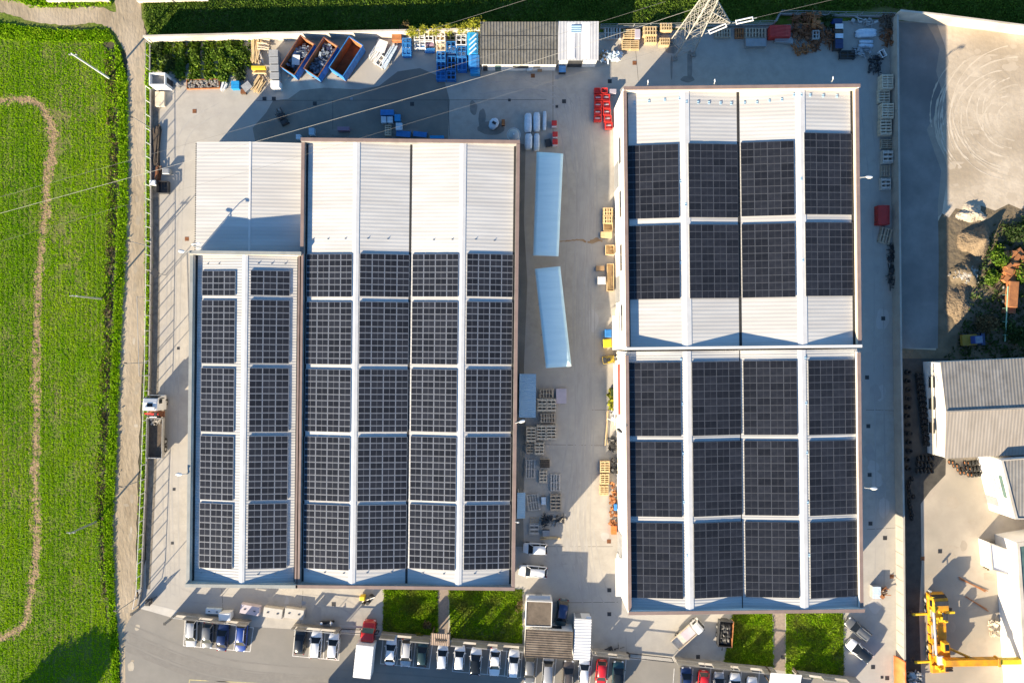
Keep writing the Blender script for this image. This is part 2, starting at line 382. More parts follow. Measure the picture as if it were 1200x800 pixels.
flat('yard_shade_asphalt', [(352, 106), (380, 103), (420, 105), (444, 101), (466, 84), (492, 80), (520, 92), (527, 118), (525, 166), (300, 170), (296, 150), (312, 132), (320, 118), (338, 116)], .0055, 'yard_shade_asphalt')  # darker ground that deepens the hall's shade, edges kept inside the shadow
flat('asphalt_road', [(146, 735), (158, 715), (163, 713), (212, 724), (295, 734), (345, 737), (398, 742), (447, 745), (505, 750), (613, 759), (690, 766), (737, 772), (790, 775), (860, 781), (1000, 800), (1052, 830), (1052, 1000), (150, 1000)], .008, 'asphalt')
flat('entrance_apron', [(163, 712), (172, 706), (212, 716), (204, 724)], .012, 'apron')
flat('entrance_apron', [(398, 742), (398, 732), (447, 733), (447, 745)], .012, 'apron')
flat('entrance_apron', [(738, 772), (740, 765), (789, 769), (790, 775)], .012, 'apron')
flat('gravel_strip', [(177, 105), (187, 106), (187, 400), (183, 560), (176, 690), (171, 690), (172, 500)], .012, 'gravel')
flat('weed_strip', [(170, 50), (178, 50), (177, 400), (173, 520), (164, 690), (160, 690), (166, 520), (170, 400)], .012, 'field_soil')
LOT = [(1052, 25), (1100, 25), (1215, 42), (1400, 60), (1400, 262), (1215, 262), (1107, 262), (1099, 300), (1099, 410), (1056, 412)]
flat('dirt_lot', LOT, .004, 'lot_dirt')
flat('lot_shade_margin', [(1046, 24), (1098, 28), (1106, 50), (1112, 72), (1107, 96), (1113, 118), (1106, 140), (1096, 160), (1106, 182), (1112, 204), (1107, 228), (1104, 250), (1090, 262), (1050, 262)], .006, 'lot_shade_mid')  # soft rim of the hall's shade, laid as darker ground
flat('lot_shade_slab', [(1046, 26), (1086, 28), (1093, 40), (1101, 58), (1097, 84), (1104, 108), (1098, 130), (1086, 152), (1095, 178), (1103, 200), (1099, 240), (1100, 300), (1099, 408), (1056, 408)], .008, 'concrete_shade')  # slab in the south; northwards the hall's shade painted as dark ground
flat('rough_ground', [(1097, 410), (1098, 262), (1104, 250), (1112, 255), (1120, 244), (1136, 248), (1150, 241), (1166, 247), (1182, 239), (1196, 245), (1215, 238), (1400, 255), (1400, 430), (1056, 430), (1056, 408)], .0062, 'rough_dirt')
flat('tyre_shade_ground', [(1055, 420), (1112, 420), (1108, 556), (1090, 575), (1079, 590), (1080, 660), (1077, 720), (1081, 830), (1059, 830)], .008, 'tyre_shade_ground')  # dirty tyre ground, continued south as painted shade along the dividing wall
flat('crane_yard', [(1056, 425), (1400, 420), (1400, 900), (1060, 900)], .004, 'lot_concrete')
# tyre arcs worn in the dirt lot: raised, thin ridges of pushed up dirt
def arcs():
    k = 0
    for r in list(np.arange(22, 98, 2.3)):
        if random.random() < .35: continue
        cx, cy = 1192 + random.uniform(-9, 9), 136 + random.uniform(-9, 9); a0 = R(random.uniform(85, 175)); a1 = R(random.uniform(190, 265))
        pts = [(cx + r * math.cos(a) * 1.0, cy - r * math.sin(a) * .92) for a in np.linspace(a0, a1, 26)]
        pts = [p for p in pts if p[0] > 1054]
        if len(pts) > 4: ribbon('tyre_track', pts, [random.uniform(.3, 2.4) for _ in pts], .009 + k * .0006, random.choice(['arc_pale', 'arc_pale', 'arc_dark']), .35); k += 1
A('arc_pale', (.60, .52, .41), (.51, .435, .335), .9, .95)
A('arc_dark', (.45, .38, .285), (.52, .445, .345), .9, .95)
A('lot_worn', (.49, .415, .32), (.44, .37, .28), .6, .95)
arcs()
# stains and expansion joints in the yards
def blob(name, cx, cy, rx, ry, z, m, seed=0, n=18):
    rr = random.Random(seed + int(cx * 7 + cy)); pts = []
    ks = [rr.uniform(.65, 1.3) for _ in range(n)]
    for i in range(n):
        a = 2 * math.pi * i / n; k = (ks[i - 1] + 2 * ks[i] + ks[(i + 1) % n]) / 4
        pts.append((cx + rx * k * math.cos(a), cy + ry * k * math.sin(a)))
    return flat(name, pts, z, m)
for i, a in enumerate([(787, 57, 9, 7), (787, 78, 1.2, 14), (808, 76, 3, 20), (806, 93, 8, 4), (555, 127, 5, 8), (565, 140, 4, 12), (575, 150, 14, 8), (398, 155, 12, 4), (372, 156, 10, 4), (480, 155, 18, 4)]):
    blob('damp_stain', a[0], a[1], a[2], a[3], .0085 + .0006 * i, 'stain', i)
ribbon('rust_stain', curve_pts([(655, 283), (668, 282), (680, 281), (690, 284), (700, 281), (706, 283)]), [1.2] * 8 + [1.6] * 8 + [2.5] * 10 + [5] * 8 + [2.5] * 7, .0086, 'rust_stain', .4)
def joints():
    mb = MB()
    for p, q in [((190, 100), (300, 104)), ((300, 118), (640, 117)), ((648, 60), (648, 160)), ((525, 118), (527, 160)), ((612, 520), (716, 522)), ((640, 706), (724, 705)), ((690, 480), (716, 480)), ((618, 640), (718, 640)), ((745, 60), (748, 95)), ((1015, 480), (1050, 481)), ((1016, 620), (1050, 618)), ((390, 118), (390, 160)), ((260, 690), (262, 726)), ((355, 692), (352, 735))]:
        strip(mb, [p, q], .05, .0062)
    tag(mb.build('joint_line', 'gutter'), kind='structure')
    mb = MB(); z = .0064
    for y in range(205, 720, 46): strip(mb, [(617, y), (716, y + 1)], .035, z); strip(mb, [(182, y - 6), (222, y - 5)], .035, z); strip(mb, [(1014, y + 9), (1047, y + 8)], .035, z); z += .00002
    for a, b in (((650, 205), (646, 700)), ((684, 205), (682, 720)), ((205, 110), (196, 700)), ((1031, 100), (1034, 790))): strip(mb, [a, b], .03, z); z += .00002
    tag(mb.build('joint_line', 'patch_dark'), kind='structure')
joints()
flat('wall_shade_strip', [(609, 168), (616, 170), (614, 260), (618, 330), (614, 430), (616, 500), (613, 600), (614, 640), (602, 640), (604, 400)], .0058, 'yard_shade_asphalt')  # deep shade at the foot of the hall wall, painted as a dark strip
def wear():
    rr = random.Random(3); z = .0066
    for k in range(46):
        y = rr.uniform(60, 790); x = np.interp(y, [60, 110, 240, 400, 560, 640, 730, 790], [164, 163, 159, 154, 147, 145, 152, 156]) + rr.uniform(-11, 11); blob('pothole', x, y, rr.uniform(1, 3.2), rr.uniform(1.2, 6), .0086 + k * .00005, rr.choice(['dirt_pale', 'dirt_dark', 'dirt_dark']), k, 16)
    for k in range(30): blob('pothole', rr.uniform(1112, 1200), rr.uniform(45, 240), rr.uniform(2, 10), rr.uniform(1.5, 6), .0068 + k * .00004, 'lot_worn', k, 26)
    for k in range(16): blob('worn_patch', rr.uniform(1085, 1160), rr.uniform(570, 790), rr.uniform(2, 12), rr.uniform(2, 8), .0068 + k * .00004, 'lot_concrete_worn', k, 20)
    def tm(p, m='tyre_mark', w_=1.7, gap=11):
        nonlocal z
        c = curve_pts(p, 10)
        for s in (-gap / 2, gap / 2):
            q = []
            for i, (x, y) in enumerate(c):
                a, b = c[max(i - 1, 0)], c[min(i + 1, len(c) - 1)]; d = math.hypot(b[0] - a[0], b[1] - a[1]) or 1; q.append((x - (b[1] - a[1]) / d * s, y + (b[0] - a[0]) / d * s))
            ribbon('tyre_mark', q, [w_ * rr.uniform(.4, 1.2) for _ in q], z, m, .15); z += .00012
    for k in range(9):
        o = rr.uniform(-18, 18); tm([(672 + o, 100 + rr.uniform(0, 40)), (684 + o * .7, 220), (680 + o * .8, 360), (682 + o * .6, 500), (672 + o, 620), (690 + o * .5, 700)])
    tm([(600, 95), (640, 110), (668, 140), (678, 200)]); tm([(560, 105), (630, 100), (670, 130), (676, 190)]); tm([(690, 720), (680, 660), (650, 655), (625, 645)]); tm([(740, 768), (735, 730), (705, 690), (690, 620)]); tm([(200, 700), (196, 560), (200, 400), (203, 250), (215, 160), (260, 125)]); tm([(205, 700), (203, 520), (206, 330), (210, 190)]); tm([(186, 712), (200, 690), (230, 700), (330, 702)]); tm([(1030, 700), (1032, 600), (1030, 440), (1028, 260), (1010, 90)]); tm([(420, 735), (415, 715), (380, 703), (300, 704)])
    for k in range(8): o = rr.uniform(-14, 14); z = max(z, .0095); tm([(150, 745 + o), (260, 785 + o), (420, 800 + o), (620, 815 + o), (800, 830 + o)], 'asphalt_mark', 2.2, 12)
    zz = .0062
    for k in range(26):
        x, y = rr.choice([(rr.uniform(625, 712), rr.uniform(90, 700)), (rr.uniform(190, 240), rr.uniform(110, 700)), (rr.uniform(1018, 1040), rr.uniform(300, 780)), (rr.uniform(250, 440), rr.uniform(693, 722))]); blob('worn_patch', x, y, rr.uniform(2, 9), rr.uniform(2, 14), zz, rr.choice(['patch_light', 'patch_dark', 'patch_dark']), k, 22); zz += .000012
wear()
# asphalt road: bay lines and lane line
def lines():
    mb = MB(); z = .012
    def box_(pts, inner, close=True):
        nonlocal z
        strip(mb, pts + [pts[0]] if close else pts, .12, z); z += .004
        for a, b in inner: strip(mb, [a, b], .12, z); z += .001
    box_([(217, 727), (297, 735), (293, 763), (215, 756)], [((238, 729), (235, 758)), ((257, 731), (254, 760)), ((277, 733), (274, 761))])
    box_([(346, 738), (399, 743), (397, 773), (343, 768)], [((364, 740), (362, 770)), ((381, 741), (379, 771))])
    box_([(449, 748), (507, 753), (503, 783), (446, 777)], [((467, 749), (465, 779)), ((487, 751), (484, 781))])
    box_([(533, 757), (612, 764), (610, 793), (530, 786)], [((553, 758), (550, 788)), ((574, 760), (571, 790)), ((594, 762), (591, 792))])
    for x in (630, 652, 674, 694, 714, 734): strip(mb, [(x, 769), (x - 3, 800)], .12, z); z += .001
    for x in (790, 812, 833, 848, 869, 890): strip(mb, [(x, 783), (x - 2, 812)], .12, z); z += .001
    tag(mb.build('bay_line', 'paint_line'), kind='structure')
    mb = MB(); strip(mb, [(222, 796), (300, 800), (500, 812)], .12, .012); strip(mb, [(222, 796), (220, 830)], .12, .014)
    tag(mb.build('lane_line', 'paint_yellow'), kind='structure')
lines()
# garden beds behind the south hall ends
LAWNS = [[(450, 690), (513, 690), (513, 742), (504, 747), (449, 742)], [(526, 690), (612, 690), (612, 756), (528, 749)], [(859, 718), (905, 718), (906, 783), (848, 778)], [(921, 718), (988, 718), (989, 797), (921, 789)]]
for l in LAWNS: flat('lawn', l, .010, 'field_soil')
flat('garden_path', [(513, 690), (526, 690), (525, 742), (513, 741)], .014, 'paver')
flat('garden_path', [(906, 718), (920, 718), (920, 786), (907, 784)], .014, 'paver')

# ================================================================= grass
def fieldkeep(x, y):
    d = np.full(len(x), 1e9)
    for a, b in TRC[::2]: d = np.minimum(d, np.hypot(x - a, y - b))
    k = 1 - .99 * np.exp(-(d / (4.2 + 2.2 * vnoise(x, y, .3, 8))) ** 2)
    k *= np.where(vnoise(x, y, .16, 3) + .5 * vnoise(x, y, .5, 4) > -.55, 1, .45)
    k *= 1 - .5 * (np.abs(((x + .012 * y) % 21) - 10) < .9); k *= .70 + .30 * np.sin(x * 1.05 + .5 * np.sin(y * .05)); dl = np.interp(y, [60, 120, 260, 340, 470, 620, 700], [131, 135, 132, 127, 123, 119, 123]); k *= 1 - .9 * np.exp(-((x - dl) / 3.5) ** 2) * (y > 58) * (y < 705)
    band = np.exp(-((x - 70 + .02 * y) / 7) ** 2) * (y > 100) * (y < 260); k *= 1 - .5 * band
    k *= np.where((x > 50) & (x < 84) & (y > 130) & (y < 330) & (vnoise(x * 2, y, .2, 12) > .1), .3, 1)
    return np.clip(k, 0, 1)
grass('field_grass', FIELD, 190000, .14, 'grass_field', .2, .25, fieldkeep)
grass('ditch_weeds', [(122, 56), (134, 60), (140, 120), (137, 260), (131, 340), (128, 470), (124, 620), (128, 700), (120, 700), (112, 600), (118, 420), (124, 300), (128, 180)], 2200, .24, 'weeds_dry', .3, .6, lambda x, y: .25 + .75 * (vnoise(x * 1.5, y, .12, 5) > -.3))
grass('ditch_grass', [(124, 56), (136, 60), (141, 120), (138, 260), (132, 340), (129, 470), (125, 620), (128, 700), (120, 700), (113, 600), (119, 420), (125, 300), (129, 180)], 1700, .28, 'grass_verge', .3, .5, lambda x, y: .2 + .8 * (vnoise(x, y, .15, 6) > -.2))
grass('verge_grass', [(134, 48), (141, 60), (150, 100), (150, 240), (145, 340), (141, 420), (137, 520), (132, 620), (135, 700), (140, 770), (139, 820), (133, 800), (128, 720), (122, 620), (129, 480), (135, 340), (140, 240), (140, 120)], 9000, .30, 'grass_verge', .4, .6)
grass('verge_grass', [(0, 28), (60, 36), (128, 36), (134, 48), (120, 50), (0, 46), (-40, 40)], 4500, .28, 'grass_verge', .3, .5)
grass('bank_grass', [(-40, -30), (125, -20), (132, 6), (60, 8), (40, 8), (20, 2), (-40, -10)], 2200, .45, 'grass_verge', .3)
grass('meadow_grass', [(168, 4), (176, 0), (1215, -8), (1215, 36), (1100, 16), (1040, 8), (905, 22), (560, 34), (470, 36), (176, 42), (172, 30)], 24000, .30, 'grass_meadow', .25, .4)
grass('fence_weeds', [(171, 50), (177, 50), (176, 400), (172, 520), (164, 690), (161, 690), (167, 520), (171, 400)], 1800, .3, 'grass_verge', .3)
for i, l in enumerate(LAWNS): grass('lawn_grass', l, 6500, .23, 'grass_lawn', .3, .5, lambda x, y: .55 + .45 * (vnoise(x, y, .35, 2) > -.5))
GARDEN = [(180, 50), (292, 46), (294, 80), (270, 94), (220, 92), (203, 92), (200, 84), (181, 84)]
grass('garden_plants', GARDEN, 2600, .55, 'leaf_garden', .45, .6, lambda x, y: (np.abs((x % 17) - 8) < 5.2) * 1.0)
grass('brambles', [(1130, 370), (1150, 300), (1165, 262), (1230, 255), (1230, 430), (1110, 420)], 1300, .5, 'leaf_dark', .4, .5, lambda x, y: .4 + .5 * (vnoise(x, y, .2, 9) > 0))

# ================================================================= the five halls
class Hall:
    def __init__(s, name, label, nw, z, th):
        p = W(*nw, z); s.o = Vector((p.x, p.y, 0)); s.th = R(th); s.c, s.s = math.cos(s.th), math.sin(s.th); s.prof = None
        s.root = thing(name, label, 'hall' if 'shed' not in name else 'shed', (p.x, p.y, 0), s.th)
    def loc(s, px, py, z):
        d = W(px, py, z) - s.o; return (d.x * s.c + d.y * s.s, -d.x * s.s + d.y * s.c)
    def world(s, x, y, z=0): return Vector((s.o.x + x * s.c - y * s.s, s.o.y + x * s.s + y * s.c, z))
    def z(s, x):
        for (a, za), (b, zb) in zip(s.prof[:-1], s.prof[1:]):
            if a <= x <= b: return za + (zb - za) * (x - a) / (b - a)
        return s.prof[-1][1]
    def slope(s, x):
        for (a, za), (b, zb) in zip(s.prof[:-1], s.prof[1:]):
            if a <= x <= b: return (zb - za) / (b - a)
        return 0
    def roof(s, y0, y1, m, ridges, capw, valleys=(), thick=.25, gw=.17):
        for (a, za), (b, zb) in zip(s.prof[:-1], s.prof[1:]):
            MB().add([(a, y0, za), (b, y0, zb), (b, y1, zb), (a, y1, za), (a, y0, za - thick), (b, y0, zb - thick), (b, y1, zb - thick), (a, y1, za - thick)],
                     [(3, 2, 1, 0), (4, 5, 6, 7), (0, 1, 5, 4), (2, 3, 7, 6), (0, 4, 7, 3), (1, 2, 6, 5)]).build('roof', m, s.root, fixn=False)
        for r in ridges:
            z = s.z(r); h = capw / 2; k = abs(s.slope(r - .01)) * h
            MB().add([(r - h, y0, z - k + .05), (r, y0, z + .06), (r + h, y0, z - k + .05), (r + h, y1, z - k + .05), (r, y1, z + .06), (r - h, y1, z - k + .05), (r - h, y0, z - k - .03), (r + h, y0, z - k - .03), (r + h, y1, z - k - .03), (r - h, y1, z - k - .03)],
                     [(0, 1, 4, 5), (1, 2, 3, 4), (0, 5, 9, 6), (2, 7, 8, 3), (0, 6, 7, 2, 1), (5, 4, 3, 8, 9)]).build('ridge_cap', 'cap_white', s.root)
        for v in valleys:
            MB().b2(v - gw, y1 + .02, s.z(v) - .1, v + gw, y0 - .02, s.z(v) + gw * abs(s.slope(v + .3)) + .012).build('gutter', 'gutter', s.root)
    def wall(s, wd, ln, t, tops, m, cop, copm, cw=.5, skip='', copsides='NSWE'):
        """outer walls as a ring with mitre free butt joints; tops = heights of N, S, W, E"""
        N, S, Wt, E = tops
        mb = MB()
        if 'N' not in skip: mb.b2(0, -t, 0, wd, 0, N)
        if 'S' not in skip: mb.b2(0, -ln, 0, wd, -ln + t, S)
        if 'W' not in skip: mb.b2(0, -ln + t, 0, t, -t, Wt)
        if 'E' not in skip: mb.b2(wd - t, -ln + t, 0, wd, -t, E)
        mb.build('wall', m, s.root)
        e = .06
        if 'N' in copsides and 'N' not in skip: MB().b2(-e, -cw + e, N + .003, wd + e, e, N + .09).build('coping', copm, s.root, bevel=.01)
        if 'S' in copsides and 'S' not in skip: MB().b2(-e, -ln - e, S + .003, wd + e, -ln + cw - e, S + .09).build('coping', copm, s.root, bevel=.01)
        if 'W' in copsides and 'W' not in skip: MB().b2(-e, -ln + cw, Wt + .003, cw - e, -cw, Wt + .09).build('coping', copm, s.root, bevel=.01)
        if 'E' in copsides and 'E' not in skip: MB().b2(wd - cw + e, -ln + cw, E + .003, wd + e, -cw, E + .09).build('coping', copm, s.root, bevel=.01)
    def opening(s, name, side, a, b, z0, z1, m, depth=.06, frame='grey_metal', off=0):
        """a door or window on a wall face, leaf inside a proud frame; a..b along the wall"""
        f = MB(); l = MB(); k = .1
        def bx(mb, u0, u1, q0, q1, d0, d1):
            if side == 'W': mb.b2(-d1 + off, u0, q0, -d0 + off, u1, q1)
            elif side == 'E': mb.b2(off + d0, u0, q0, off + d1, u1, q1)
            elif side == 'S': mb.b2(u0, -s.len - d1, q0, u1, -s.len - d0, q1)
            else: mb.b2(u0, d0, q0, u1, d1, q1)
        bx(l, a + k, b - k, z0 + k * (z0 > .3), z1 - k, -.02, depth * .5)
        bx(f, a, a + k, z0, z1, -.02, depth); bx(f, b - k, b, z0, z1, -.02, depth); bx(f, a + k, b - k, z1 - k, z1, -.02, depth)
        if z0 > .3: bx(f, a + k, b - k, z0, z0 + k, -.02, depth)
        o = l.build(name, m, s.root); f.build('frame', frame, o)

TA = -.65
HA = Hall('factory_hall', 'largest hall, with two long white gables full of solar arrays, left of the lane', (353, 162), 7.35, TA)
HA.len = 66.2; HA.wid = 32.2
HA.prof = [(.5, 6.4), (8.2, 7.3), (16.1, 6.4), (23.9, 7.3), (31.7, 6.4)]
HA.roof(-.45, -65.75, 'roof_white', (8.2, 23.9), .95, (16.1,))
HA.wall(32.2, 66.2, .5, (7.36, 7.36, 7.0, 7.36), 'wall_grey', .5, 'coping')
MB().b2(.5, -65.6, 6.3, .82, -.6, 6.455).build('gutter', 'gutter', HA.root); MB().b2(31.38, -65.6, 6.3, 31.7, -.6, 6.455).build('gutter', 'gutter', HA.root)
for y in (-12, -22, -30, -45, -58): HA.opening('loading_door', 'E', y - 2, y + 2, 0, 4.2, 'grey_metal', off=32.2)
for y in (-6, -17, -26, -37, -51): HA.opening('window', 'E', y - 1.2, y + 1.2, 3.2, 4.6, 'window_glass', off=32.2)
for x in (4, 9, 20, 26): HA.opening('window', 'S', x - 1.4, x + 1.4, 3.0, 4.6, 'window_glass')
HA.opening('door', 'S', 13, 14.4, 0, 2.3, 'grey_metal')
for x in (6, 14, 22, 29): HA.opening('window', 'N', x - 1.4, x + 1.4, 3.0, 4.6, 'window_glass')

HB = Hall('factory_hall', 'lower left hall with grey ribbed gable roof and two narrow columns of solar arrays', (222, 294), 7.35, TA)
wB = HB.loc(353, 294, 7.35)[0] - .03; HB.len = 49.3; HB.wid = wB
# line its south wall up with the big hall's
HB.len = -HB.loc(216, 687, 7.35)[1]
HB.prof = [(.5, 6.35), (wB * .5, 7.3), (wB - .5, 6.35)]
HB.roof(-.45, -HB.len + .45, 'roof_white_b', (wB * .5,), .8)
HB.wall(wB, HB.len, .5, (7.36, 7.36, 7.0, 7.0), 'wall_block', .5, 'coping_grey', copsides='NSW')
MB().b2(.5, -HB.len + .6, 6.3, .82, -.6, 6.42).build('gutter', 'gutter', HB.root); MB().b2(wB - .82, -HB.len + .6, 6.3, wB - .5, -.6, 6.42).build('gutter', 'gutter', HB.root)
MB().b2(wB - .48, -HB.len + .5, 7.003, wB - .06, -.5, 7.09).build('coping', 'coping', HB.root)
for y in (-8, -18, -28, -38): HB.opening('window', 'W', y - 1.5, y + 1.5, 3.4, 4.8, 'window_glass')
HB.opening('loading_door', 'W', -45, -41, 0, 4.2, 'grey_metal')
for x in (4, 11): HB.opening('window', 'S', x - 1.2, x + 1.2, 3.0, 4.4, 'window_glass')

HS = Hall('storage_shed', 'low plain white roofed shed without panels at the north end of the left hall', (230, 167), 4.9, TA)
xs = (HA.world(0, -2) - HS.o); wS = xs.x * HS.c + xs.y * HS.s - .02
ys = HB.world(2, 0) - HS.o; lS = -(-ys.x * HS.s + ys.y * HS.c) - .02; HS.len = lS
rS = HS.loc(293, 230, 5.1)[0]
HS.prof = [(0, 4.75), (rS, 5.15), (wS, 4.75)]
HS.roof(.12, -lS, 'roof_white', (rS,), .3, thick=.12)
HS.wall(wS, lS, .25, (4.6, 4.6, 4.6, 4.6), 'wall_white', .3, 'coping', copsides='')
mbE = MB()
for i in range(48): mbE.b2(-.16, -.1 - i * .34, 4.58, -.002, -.27 - i * .34, 4.76)
mbE.build('eaves_bracket', 'dark_metal', HS.root)
for y in (-4, -10): HS.opening('loading_door', 'W', y - 1.8, y + 1.8, 0, 3.8, 'grey_metal')

TD = .65
HD = Hall('factory_hall', 'right north hall with bare white roof at both ends of its eight solar arrays', (731, 102), 10.0, TD)
HD.len = 37.75; HD.wid = 33.9
HD.prof = [(.35, 8.9), (8.75, 9.75), (16.7, 8.95), (25.4, 9.75), (33.3, 8.9)]
HD.roof(-.4, -37.6, 'roof_white', (8.75, 25.4), 1.35, (16.7,), gw=.2)
HD.wall(33.9, 37.75, .4, (9.95, 9.8, 9.75, 9.5), 'wall_white', .27, 'coping', copsides='NWE')
MB().b2(.4, -37.3, 8.7, .75, -.5, 8.97).build('gutter', 'gutter', HD.root); MB().b2(33.02, -37.3, 8.7, 33.5, -.5, 8.97).build('gutter', 'gutter', HD.root)
MB().b2(.42, -.55, 9.0, 33.48, -.402, 9.94).build('parapet_lining', 'wall_cream', HD.root)
MB().b2(33.35, -37.3, 9.0, 33.498, -.56, 9.49).build('parapet_lining', 'wall_cream', HD.root)
MB().b2(.02, -37.74, 9.803, 33.88, -37.36, 9.87).build('coping', 'cap_white', HD.root)
for y in (-8, -16, -24, -33): HD.opening('window', 'W', y - 2, y + 2, 5.2, 6.8, 'window_glass')
HD.opening('loading_door', 'W', -30.5, -26.5, 0, 4.5, 'grey_metal'); HD.opening('loading_door', 'W', -13, -9, 0, 4.5, 'grey_metal')

HE = Hall('factory_hall', 'right south hall fully covered by eight tall dark solar arrays', (733.5, 412), 9.9, TD)
HE.len = 37.75; HE.wid = 33.85
HE.prof = [(.35, 8.95), (8.8, 9.8), (16.65, 8.95), (25.3, 9.8), (33.3, 8.95)]
HE.roof(-.02, -37.35, 'roof_white_b', (8.8, 25.3), 1.15, (16.65,), gw=.07)
HE.wall(33.85, 37.75, .4, (8.7, 9.85, 9.6, 9.5), 'wall_white', .27, 'coping', copsides='SWE')
MB().b2(33.35, -37.3, 9.0, 33.448, -.4, 9.49).build('parapet_lining', 'wall_white', HE.root)
MB().b2(.4, -37.3, 8.7, .6, -.5, 8.995).build('gutter', 'leanto_shade_blue', HE.root)
for y in (-5, -30): HE.opening('loading_door', 'W', y - 2, y + 2, 0, 4.5, 'grey_metal')
for x in (5, 12, 20, 28): HE.opening('window', 'S', x - 1.5, x + 1.5, 4.5, 6.0, 'window_glass')
for y in (-10, -20, -30): HE.opening('window', 'E', y - 1.5, y + 1.5, 4.5, 6.0, 'window_glass', off=33.85)
# red edged lean-to porch along the lane side of the south hall
MB().b2(-1.0, -9.6, 4.2, -.02, -2.0, 4.35).build('porch_roof', 'cap_white', HE.root); MB().b2(-.33, -9.6, 4.36, -.02, -2.0, 4.42).build('porch_edge', 'red_paint_wall', HE.root)
MB().b2(-1.0, -37.3, 3.9, -.02, -31.5, 4.05).build('porch_roof', 'cap_white', HE.root)
MB().b2(-1.1, 0.2, 4.2, -.02, 5.4, 4.35).build('porch_roof', 'cap_white', HE.root)
# downpipes along the halls
for h, xs_ in ((HA, (4, 12, 20, 28)), (HD, ()), (HE, (6, 14, 22, 30))):
    for x in xs_: MB().cyl((x, -h.len - .1, 0), (x, -h.len - .1, 6.3), .07, n=8).build('downpipe', 'galv', h.root)

# ---------------------------------------------------------------- solar arrays
def panel_mesh(nm, w_, h_, fm, ncell):
    mb = MB(); f = .035
    mb.b2(-w_ / 2, -h_ / 2, 0, w_ / 2, h_ / 2, .04, 1)
    mb.add([(-w_ / 2 + f, -h_ / 2 + f, .043), (w_ / 2 - f, -h_ / 2 + f, .043), (w_ / 2 - f, h_ / 2 - f, .043), (-w_ / 2 + f, h_ / 2 - f, .043)], [(0, 1, 2, 3)], 0)
    if ncell: mb.add([(-.012, -h_ / 2 + f, .046), (.012, -h_ / 2 + f, .046), (.012, h_ / 2 - f, .046), (-.012, h_ / 2 - f, .046)], [(0, 1, 2, 3)], 1)
    return mb
PROTO = {}
ORD = ['first', 'second', 'third', 'fourth', 'fifth', 'sixth', 'seventh', 'eighth']
def array(h, x0, x1, y0, y1, nc, nr, kind, label, group):
    """x0..x1 across the slope, y0 (north) .. y1 (south) in the hall's own metres"""
    sx = h.slope((x0 + x1) / 2); zc = h.z(x0); L = (x1 - x0) * math.sqrt(1 + sx * sx); pw, ph = L / nc, (y0 - y1) / nr
    g = .065 if kind == 'silver' else .03
    root = thing('solar_array', label, 'solar panels', h.world(x0, y0, zc + .13), h.th, group); root.rotation_euler = (0, -math.atan(sx), h.th)
    key = (kind, round(pw, 2), round(ph, 2))
    if key not in PROTO:
        t = panel_mesh('panel', pw - g, ph - g, 0, True).build('panel', ['pv_cell', 'pv_frame' if kind == 'silver' else 'pv_frame_dark'], root, fixn=False); PROTO[key] = t.data; bpy.data.objects.remove(t)
    rl = MB()
    for j in range(nc + 1): rl.b2(j * pw - .03 if j else .02, -.05, -.11, j * pw + .03 if j < nc else L - .02, -(y0 - y1) + .05, -.004)
    rl.build('mounting_rail', 'galv', root)
    for i in range(nr):
        for j in range(nc):
            o = bpy.data.objects.new('panel', PROTO[key]); C.objects.link(o); o.parent = root
            o.location = ((j + .5) * pw, -(i + .5) * ph, 0); o.rotation_euler = (RNG.normal(0, .004), RNG.normal(0, .004), 0)
def arrays(h, zr, cols, rows_by_col, yref, xref, nc, kind, hallname, slopes, group):
    for ci, (a, b) in enumerate(cols):
        xa = h.loc(a, yref, zr)[0]; xb = h.loc(b, yref, zr)[0]; xr = (a + b) / 2
        rows = rows_by_col[ci]
        for ri, (p, q, n) in enumerate(rows):
            ya = h.loc(xref[ci], p, zr)[1]; yb = h.loc(xref[ci], q, zr)[1]
            array(h, xa, xb, ya, yb, nc, n, kind, f"{ORD[ri]} solar array from north on the {slopes[ci]} slope of the {hallname}", group)
SL4 = ['westmost', 'second from west', 'third from west', 'eastmost']
rA = [(297.5, 348, 7), (353.5, 427, 10), (432.5, 506, 10), (511.5, 587, 10), (591, 667, 10)]
arrays(HA, 6.95, [(357.6, 413.3), (421.8, 479), (482.3, 537.3), (546.8, 601)], [rA] * 4, 350, (385, 450, 510, 574), 4, 'silver', 'largest hall', SL4, 'solar arrays on the largest hall')
rB = [(317, 346.5, 4), (351.5, 426, 10), (431, 506, 10), (510.5, 586, 10), (589.5, 666, 10)]
arrays(HB, 6.95, [(235.5, 277), (294.5, 339)], [rB] * 2, 340, (256, 316), 3, 'silver', 'lower left hall', ['west', 'east'], 'solar arrays on the lower left hall')
arrays(HD, 9.5, [(735.5, 795.3), (806.5, 866), (869.8, 930.3), (942, 1001)],
       [[(169.5, 256, 10), (264, 350.5, 10)], [(168.5, 255, 10), (263, 349.5, 10)], [(166, 253, 10), (262, 348.5, 10)], [(156, 251.5, 11), (260.5, 347, 10)]], 250, (765, 836, 900, 971), 4, 'dark', 'right north hall', SL4, 'solar arrays on the right north hall')
rE = [(424.5, 511, 10), (517.5, 605.5, 10), (612.5, 701, 10)]
arrays(HE, 9.55, [(736.8, 797.5), (810.3, 869.7), (872.3, 933.3), (946.3, 1006.5)], [rE, [(423.5, 510, 10), (517, 604.5, 10), (612, 700, 10)], [(422.5, 509.5, 10), (516.5, 604, 10), (611.5, 700, 10)], [(421.5, 509, 10), (516, 603.5, 10), (611, 700, 10)]], 470, (767, 840, 903, 976), 4, 'dark', 'right south hall', SL4, 'solar arrays on the right south hall')
